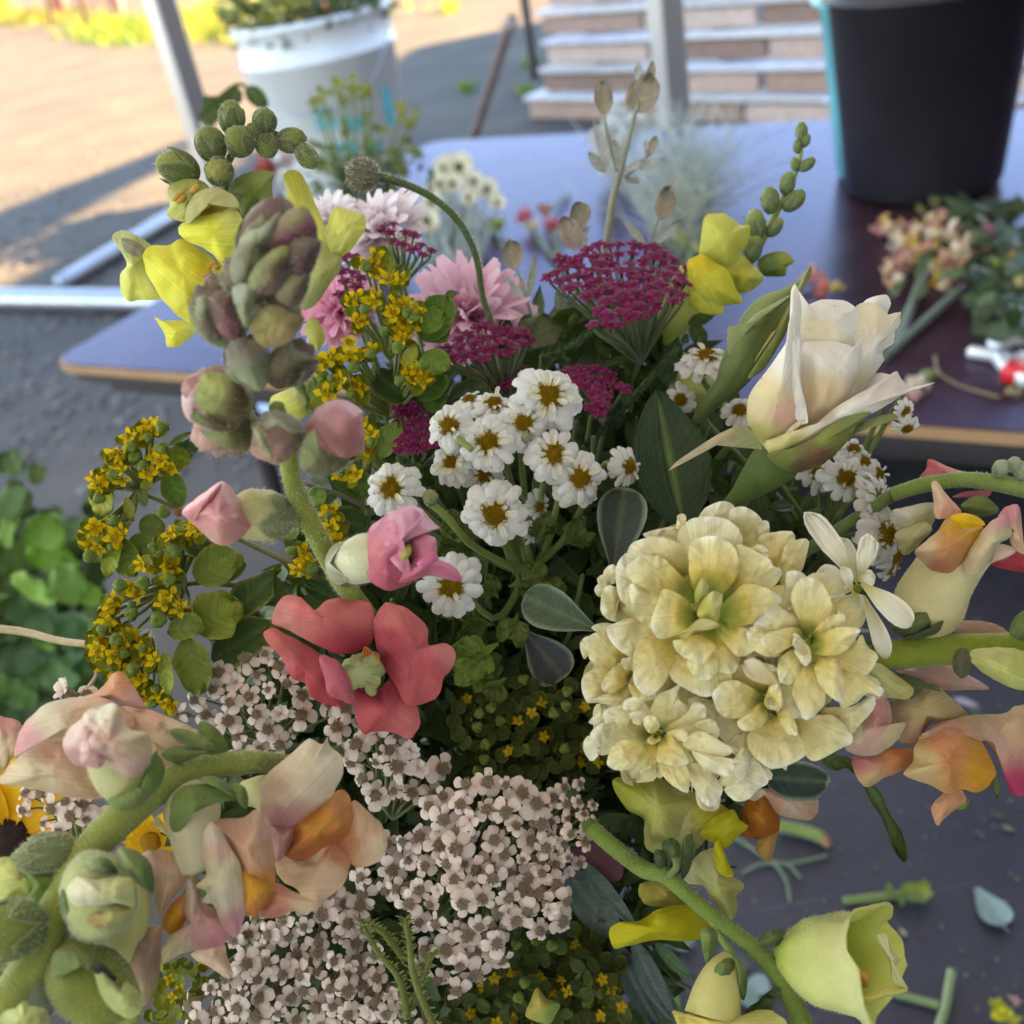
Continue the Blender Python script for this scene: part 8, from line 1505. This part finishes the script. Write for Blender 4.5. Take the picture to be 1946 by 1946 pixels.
for (x, y, s, c) in ((1895, 500, 16, (.28, .38, .10)), (1920, 490, 14, (.66, .36, .08)), (1940, 540, 14, (.6, .5, .25))): blob_flower(t, x, y, .04, s, [c], r)
t = thing('snapdragon_cutting', gp(1560, 545), 'short pink and yellow snapdragon cutting on the table behind the rose', 'flower')
for (x, y, s, c) in ((1548, 520, 18, (.72, .30, .28)), (1565, 545, 20, (.66, .18, .14)), (1590, 548, 14, (.60, .50, .12)), (1530, 530, 14, (.74, .42, .28))): blob_flower(t, x, y, .015, s, [c, mixc(c, (1, 1, 1), .2)], r)
part('stem', tube([gp(1540, 535, .008), gp(1500, 560, .006), gp(1450, 600, .006)], .003, (.12, .18, .08), n=6), MAT['stem'], t)
t = thing('snapdragon_cutting', gp(1030, 425), 'pink and cream snapdragon tips lying on the table beyond the silver leaves', 'flower')
for (x, y, s, c) in ((1000, 418, 18, (.74, .26, .30)), (1012, 430, 14, (.80, .74, .52)), (1052, 425, 18, (.74, .24, .28)), (1035, 400, 14, (.62, .34, .22)), (1085, 415, 12, (.74, .36, .4))): blob_flower(t, x, y, .02, s, [c], r)
for a, b in (((1045, 400), (1080, 370)), ((1015, 440), (1060, 500)), ((1050, 440), (1070, 510))): part('stem', tube([gp(*a, .012), gp(*b, .006)], .004, (.08, .15, .06), n=6), MAT['stem'], t)
t = thing('snapdragon_cutting', gp(945, 430), 'small yellow-green bloom lying alone on the table beyond the curved bud stem', 'flower'); blob_flower(t, 945, 428, .015, 20, [(.50, .55, .08), (.42, .50, .12)], r)
part('stem', tube([gp(945, 440, .008), gp(960, 480, .004)], .003, (.12, .18, .08), n=6), MAT['stem'], t)
# white strawflowers with grey stems
t = thing('strawflower_bunch', gp(900, 420), 'blurred bunch of cream strawflowers with dark centres and grey stems on the table', 'flower bunch')
for (x, y, s) in ((845, 320, 25), (872, 318, 30), (835, 350, 22), (925, 360, 24), (900, 345, 22), (945, 385, 18), (820, 385, 24), (860, 350, 22), (812, 420, 26), (890, 375, 18)):
    c = gp(x, y, .07); d = (c - CAM).dot(CF); k = s * PXM(d); f = part('flower', ball(c, k * .36, (.10, .10, .02), -CF, (1, 1, .6), 7, 10, .2), MAT['floret'], t)
    for i in range(13):
        a = i * 2 * math.pi / 13 + r.uniform(-.15, .15); dv = (CR * math.cos(a) + CU * math.sin(a) - CF * .25); part('petal', petal(c + dv * k * .25, c + dv * k * 1.0, k * .5, -CF, cup=.25, nu=5, nv=4, col=(.80, .78, .62)), MAT['petal_white'], f)
    part('stem', tube([c + CF * .004, gp(lerp(x, 880, .4), y + 90, .03), gp(lerp(x, 870, .7), y + 190, .01)], .0022, (.22, .27, .25), n=6), MAT['stem'], t)
m = MB()
for i in range(150):
    x, y = r.uniform(800, 920), r.uniform(400, 520); p = gp(x, y, r.uniform(.01, .05)); q = gp(x + r.gauss(0, 14), y - r.uniform(30, 80), r.uniform(.01, .06)); m.join(petal(p, q, .006, V((0, -1, 1)), shape='leaf', nu=5, nv=3, col=mixc((.12, .17, .15), (.34, .40, .38), r.random())))
part('leaves', m, MAT['leaf_matte'], t, kind='stuff')
# misty grey-green filler beyond the silver stem
t = thing('mist_bunch', gp(1300, 330), 'hazy grey-green bunch of fine statice-like filler on the table behind the silver stem', 'flower bunch'); m = MB()
for i in range(260):
    a = r.gauss(0, 1); b0 = (1290 + r.gauss(0, 30), 440 + r.gauss(0, 20)); e = (1290 + r.gauss(0, 85), 270 + r.gauss(0, 55)); p, q = gp(*b0, .02), gp(*e, r.uniform(.02, .12)); mm_ = (p + q) / 2 + V((r.gauss(0, .03), r.gauss(0, .03), .02))
    m.join(tube([p, mm_, q], .0008, mixc((.30, .36, .30), (.42, .48, .42), r.random()), n=4, steps=5, cap=False))
part('sprays', m, MAT['stem'], t, kind='stuff')
for (x, y, s) in ((1150, 290, 30), (1135, 270, 22), (1165, 250, 26), (1180, 215, 26), (1160, 310, 26), (1185, 265, 22), (1210, 240, 24)): blob_flower(t, x, y, .07, s, [(.72, .74, .74), (.62, .66, .66)], r, 9)
t = thing('fern_cutting', gp(1300, 430), 'yellow-dotted green cuttings in front of the hazy grey-green bunch', 'foliage')
for i in range(60):
    x, y = r.gauss(1300, 28), r.gauss(405, 48); p = gp(x, y, r.uniform(.0, .05)); dv = V((r.gauss(0, 1), r.gauss(0, 1), r.gauss(0, .5))).normalized(); part('leaf', petal(p, p + dv * .03, .012, V((0, -.4, 1)), shape='leaf', nu=4, nv=3, col=mixc((.10, .16, .07), (.38, .40, .06), r.random() ** 2)), MAT['leaf'], t)
for a, b in (((1310, 500), (1320, 420)), ((1290, 500), (1280, 400))): part('stem', tube([gp(*a, .006), gp(*b, .02)], .003, (.12, .18, .08), n=6), MAT['stem'], t)
# euphorbia standing out of focus before the white bucket
t = thing('euphorbia', gp(700, 400, 0), 'blurred euphorbia stems with yellow-green leaf whorls in front of the white bucket', 'euphorbia'); dd = 1.3
for (x, y) in ((612, 180), (600, 200), (640, 165), (670, 160), (690, 175), (705, 170), (655, 185), (760, 210), (785, 220), (770, 240), (725, 240), (650, 245), (620, 225), (700, 225), (740, 290), (780, 275), (700, 280), (790, 300), (600, 270), (640, 290), (680, 310), (760, 320), (620, 320), (720, 330)):
    for k in range(5):
        a = r.uniform(0, 6.28); p = P(x, y, dd + r.uniform(-.03, .03)); dv = (CR * math.cos(a) + CU * math.sin(a) - CF * r.uniform(-.3, .5)).normalized(); c = mixc((.16, .22, .02), (.30, .32, .02), r.random()) if y < 250 else mixc((.09, .15, .03), (.20, .25, .04), r.random())
        part('bract', petal(p, p + dv * 19 * PXM(dd), 15 * PXM(dd), -CF + CU, shape='ob', nu=5, nv=5, cup=.2, col=c), MAT['leaf'], t)
    part('stem', tube([P(x, y, dd + .01), P(lerp(x, 700, .5), 350, dd + .05), gp(lerp(x, 720, .7), 420, .004)], .002, (.12, .18, .05), n=5), MAT['stem'], t)
m = MB()
for i in range(420):
    x, y = r.gauss(670, 60), r.uniform(290, 430)
    if x < 590: continue
    p = P(x, y, dd + r.uniform(0, .12)); dv = (CR * r.gauss(0, 1) + CU * r.gauss(0, 1) + CF * r.gauss(0, .6)).normalized(); m.join(petal(p, p + dv * .016, .008, -CF + CU, shape='leaf', nu=4, nv=3, col=mixc((.05, .09, .03), (.13, .18, .05), r.random())))
part('leaves', m, MAT['leaf'], t, kind='stuff')
t = thing('leafy_sprig', P(450, 190, .8), 'out-of-focus sprig of round green leaves behind the buds of the left yellow snapdragon', 'foliage')
for (b, tp, w) in (((385, 235), (430, 185), 50), ((440, 200), (450, 165), 34), ((470, 165), (505, 205), 34), ((395, 210), (410, 190), 36)): leaf(t, b, tp, w, .8, col=(.07, .13, .03), shape='round')
part('stem', tube([P(385, 235, .8), P(440, 330, .82), gp(520, 420, .005)], .0022, (.09, .14, .04), n=6), MAT['stem'], t); part('stem', tube([P(400, 200, .8), P(455, 160, .8), P(500, 200, .8)], .0015, (.09, .14, .04), n=6), MAT['stem'], t)
t = thing('pink_cutting', gp(520, 400), 'blurred reddish-pink and mauve stems on the table corner behind the left yellow snapdragon', 'flower')
for (x, y, s, c) in ((505, 308, 22, (.45, .10, .08)), (540, 300, 22, (.60, .50, .50)), (480, 400, 26, (.40, .30, .34)), (560, 350, 24, (.45, .36, .38))): blob_flower(t, x, y, .02, s, [c], r)
part('stem', tube([gp(520, 420, .006), gp(530, 320, .02)], .004, (.2, .14, .12), n=6), MAT['stem'], t)
# ---- secateurs at the right edge
t = thing('secateurs', gp(1900, 680), 'white-handled secateurs with a red catch lying on the table at the right edge', 'secateurs')
kq = PXM((gp(1900, 670) - CAM).dot(CF))
def bar(pts, w_, h, c, nm, mat): 
    m = MB()
    for i in range(len(pts) - 1):
        a, b = gp(*pts[i], .006), gp(*pts[i + 1], .006); u_ = (b - a); L_ = u_.length; u_.normalize(); Mx = Matrix.Translation(a) @ Matrix.Rotation(math.atan2(u_.y, u_.x), 4, 'Z'); m.join(box((-.004, -w_ / 2, -.005 + .002 * i), (L_ + .004, w_ / 2, -.005 + h + .002 * i), c, Mx, .003))
    part(nm, m, MAT[mat], t)
bar([(1845, 672), (1900, 680), (1960, 690)], .013, .014, (1, 1, 1), 'handle', 'white_metal'); bar([(1890, 665), (1925, 650), (1990, 640)], .022, .016, (1, 1, 1), 'handle', 'white_metal'); bar([(1905, 680), (1925, 705), (1960, 730)], .026, .016, (1, 1, 1), 'blade_body', 'white_metal')
bar([(1915, 712), (1975, 722)], .03, .02, (1, 1, 1), 'catch', 'red_plastic'); part('bolt', ball(gp(1930, 662, .02), .007, (.1, .1, .1), sc=(1, 1, .5)), MAT['black_plastic'], t)
blob_flower(t, 1925, 745, .006, 14, [(.45, .42, .25)], r, nm='spring_tip')
t = thing('fallen_bud', gp(1740, 720), 'pale pink and cream snapdragon bud lying on the table behind the rose tip', 'flower')
blob_flower(t, 1745, 728, .012, 22, [(.78, .70, .58)], r); blob_flower(t, 1742, 745, .012, 16, [(.74, .48, .44)], r); part('calyx', tube([gp(1762, 715, .01), gp(1775, 708, .008)], [.009, .004], (.2, .24, .1), n=8), MAT['leaf_matte'], t)
t = thing('straw', gp(1790, 700), 'thin curved dry straw lying on the brown table beside the secateurs', 'stem')
part('stalk', tube([gp(1778, 680, .003), gp(1785, 710, .003), gp(1830, 735, .003), gp(1900, 755, .003)], .0016, (.26, .19, .10), n=6), MAT['stem'], t); part('tip', ball(gp(1778, 679, .003), .003, (.2, .15, .08), nu=5), MAT['stem'], t)
# ---- scraps on the bench
def bp(x, y, h=.004): return G(x, y, BZ + h)
t = thing('cut_sprig', bp(1700, 1700), 'short green sprig with a yellow-green tip lying on the dark bench', 'sprig')
part('stem', tube([bp(*ZI(985, 1285)), bp(*ZI(1150, 1270)), bp(*ZI(1300, 1250))], [.003, .0035, .003], (.14, .22, .06), n=8), MAT['stem'], t)
for (b, tp, w, c) in (((1230, 1260), (1215, 1185), 40, (.14, .22, .06)), ((1280, 1250), (1290, 1320), 40, (.10, .16, .04)), ((1300, 1250), (1340, 1190), 50, (.18, .26, .05)), ((1330, 1250), (1400, 1190), 50, (.20, .28, .05)), ((1350, 1250), (1440, 1200), 50, (.30, .36, .04)), ((1370, 1255), (1460, 1250), 60, (.22, .30, .05)), ((1350, 1260), (1420, 1300), 50, (.14, .22, .04)), ((1320, 1255), (1370, 1300), 50, (.10, .16, .04)), ((1380, 1240), (1410, 1175), 40, (.34, .38, .05))):
    p, q = bp(*ZI(*b), .008), bp(*ZI(*tp), .012); part('leaf', petal(p, q, w * .36 * PXM(.95), V((0, -.3, 1)), shape='leaf', cup=.2, col=c), MAT['leaf'], t)
t = thing('fallen_leaf', bp(1880, 1710), 'single pale blue-green oval leaf lying on the dark bench', 'leaf')
p, q = bp(*ZI(1680, 1220), .004), bp(*ZI(1830, 1420), .006); part('blade', petal(p, q, 150 * .36 * PXM(.9), V((0, -.1, 1)), shape='ob', cup=.12, thick=.0008, col=(.22, .33, .33)), MAT['leaf_matte'], t); part('stalk', tube([q, q + (q - p) * .12], .0006, (.2, .3, .3), n=5), MAT['stem'], t)
t = thing('fallen_flower', bp(1915, 1910), 'small yellow snapdragon floret dropped on the bench in the bottom right corner', 'flower')
for (x, y, s, c) in ((1790, 1830, 40, (.50, .52, .06)), (1830, 1870, 44, (.70, .66, .05)), (1880, 1810, 30, (.60, .42, .36)), (1800, 1890, 40, (.66, .62, .06)), (1870, 1900, 36, (.60, .60, .10))):
    c0 = bp(*ZI(x, y), .012); k = s * .36 * PXM(.75); m = MB()
    for i in range(6): dv = V((r.gauss(0, 1), r.gauss(0, 1), r.gauss(.2, .5))).normalized(); m.join(petal(c0, c0 + dv * k, k, V((r.gauss(0, 1), -1, 1)), cup=.3, ruf=.3, seed=i, col=c))
    part('petal', m, MAT['petal'], t)
t = thing('cutting', bp(1430, 1600), 'green cut stem with a reddish end, on the bench beside the hanging orange bloom', 'stem')
part('stalk', tube([bp(*ZI(640, 890), .01), bp(*ZI(780, 920), .008), bp(*ZI(880, 955), .008)], .0052, (.17, .24, .06), n=10), MAT['stem'], t); part('cut_end', tube([bp(*ZI(880, 955), .008), bp(*ZI(905, 1000), .006)], [.005, .003], (.30, .16, .10), n=8), MAT['stem'], t)
t = thing('crossed_cuttings', bp(1800, 1900), 'two crossed pale green stems on the bench at the bottom right', 'stem')
part('stalk', tube([bp(*ZI(1470, 2000)), bp(*ZI(1520, 1840)), bp(*ZI(1555, 1650), .01)], .0034, (.20, .28, .14), n=10), MAT['stem'], t); part('stalk', tube([bp(*ZI(1240, 1770)), bp(*ZI(1360, 1800)), bp(*ZI(1490, 1835))], .0028, (.17, .25, .10), n=10), MAT['stem'], t)
t = thing('grass_cutting', bp(1450, 1660), 'thin blue-green grassy scraps lying on the bench under the hanging orange bloom', 'sprig')
for q_ in ([(410, 950), (520, 1020), (640, 1110), (690, 1200), (705, 1290)], [(460, 1140), (560, 1090), (700, 1090), (850, 1060), (900, 1045)], [(600, 1080), (700, 1100), (760, 1170)]): part('blade', tube([bp(*ZI(x, y)) for x, y in q_], [.0013] * len(q_), (.14, .21, .13), n=6), MAT['stem'], t)
t = thing('cut_leaves', bp(1300, 1800), 'blue-green cut leaves on the bench at the bottom centre', 'leaf')
for (b, tp, w, c) in (((480, 1700), (600, 1760), 130, (.20, .30, .30)), ((110, 1500), (180, 1540), 60, (.16, .26, .24)), ((30, 1560), (120, 1900), 80, (.10, .2, .06)), ((380, 1560), (500, 1640), 60, (.05, .09, .08)), ((430, 1720), (540, 1860), 100, (.14, .24, .22)), ((1560, 220), (1700, 270), 60, (.30, .26, .36)), ((1640, 290), (1710, 300), 40, (.06, .1, .05)), ((140, 1420), (200, 1520), 40, (.16, .26, .24))):
    p, q = bp(*ZI(*b), .006), bp(*ZI(*tp), .009); part('leaf', petal(p, q, w * .36 * PXM(.85), V((0, -.1, 1)), shape='leaf', col=c), MAT['leaf_matte'], t)

# ---- crumbs of leaf and soil on the bench, rubble on the ground
r = random.Random(91); m = MB()
for i in range(420):
    x, y = r.uniform(1150, 1946), r.uniform(900, 1946); p = bp(x, y, .001); s_ = r.uniform(.0006, .0022) * (2.2 if r.random() < .06 else 1)
    m.join(petal(p, p + V((r.gauss(0, 1), r.gauss(0, 1), .15)).normalized() * s_ * 2.4, s_ * 1.3, V((0, 0, 1)), nu=3, nv=3, cup=.3, col=mixc((.10, .12, .06), (.30, .26, .20), r.random())))
o = link('plant_crumbs', m.mesh('plant_crumbs', MAT['leaf_matte'])); tag(o, 'crumbs of leaf and soil scattered over the dark bench', 'crumbs'); o['kind'] = 'stuff'
m = MB()
for i in range(1500):
    x, y = r.gauss(150, 260), r.gauss(560, 180)
    if x > 900 or y < 130: continue
    g = G(x, y, 0); s_ = r.uniform(.006, .022); m.join(ball(g, s_, mixc((.06, .05, .045), (.17, .15, .13), r.random()), sc=(1, 1.2, .6), nu=4, nv=5, bump=.5, seed=i))
o = link('gravel', m.mesh('gravel', MAT['timber'])); tag(o, 'small stones and rubble strewn on the sandy ground at the left', 'gravel'); o['kind'] = 'stuff'
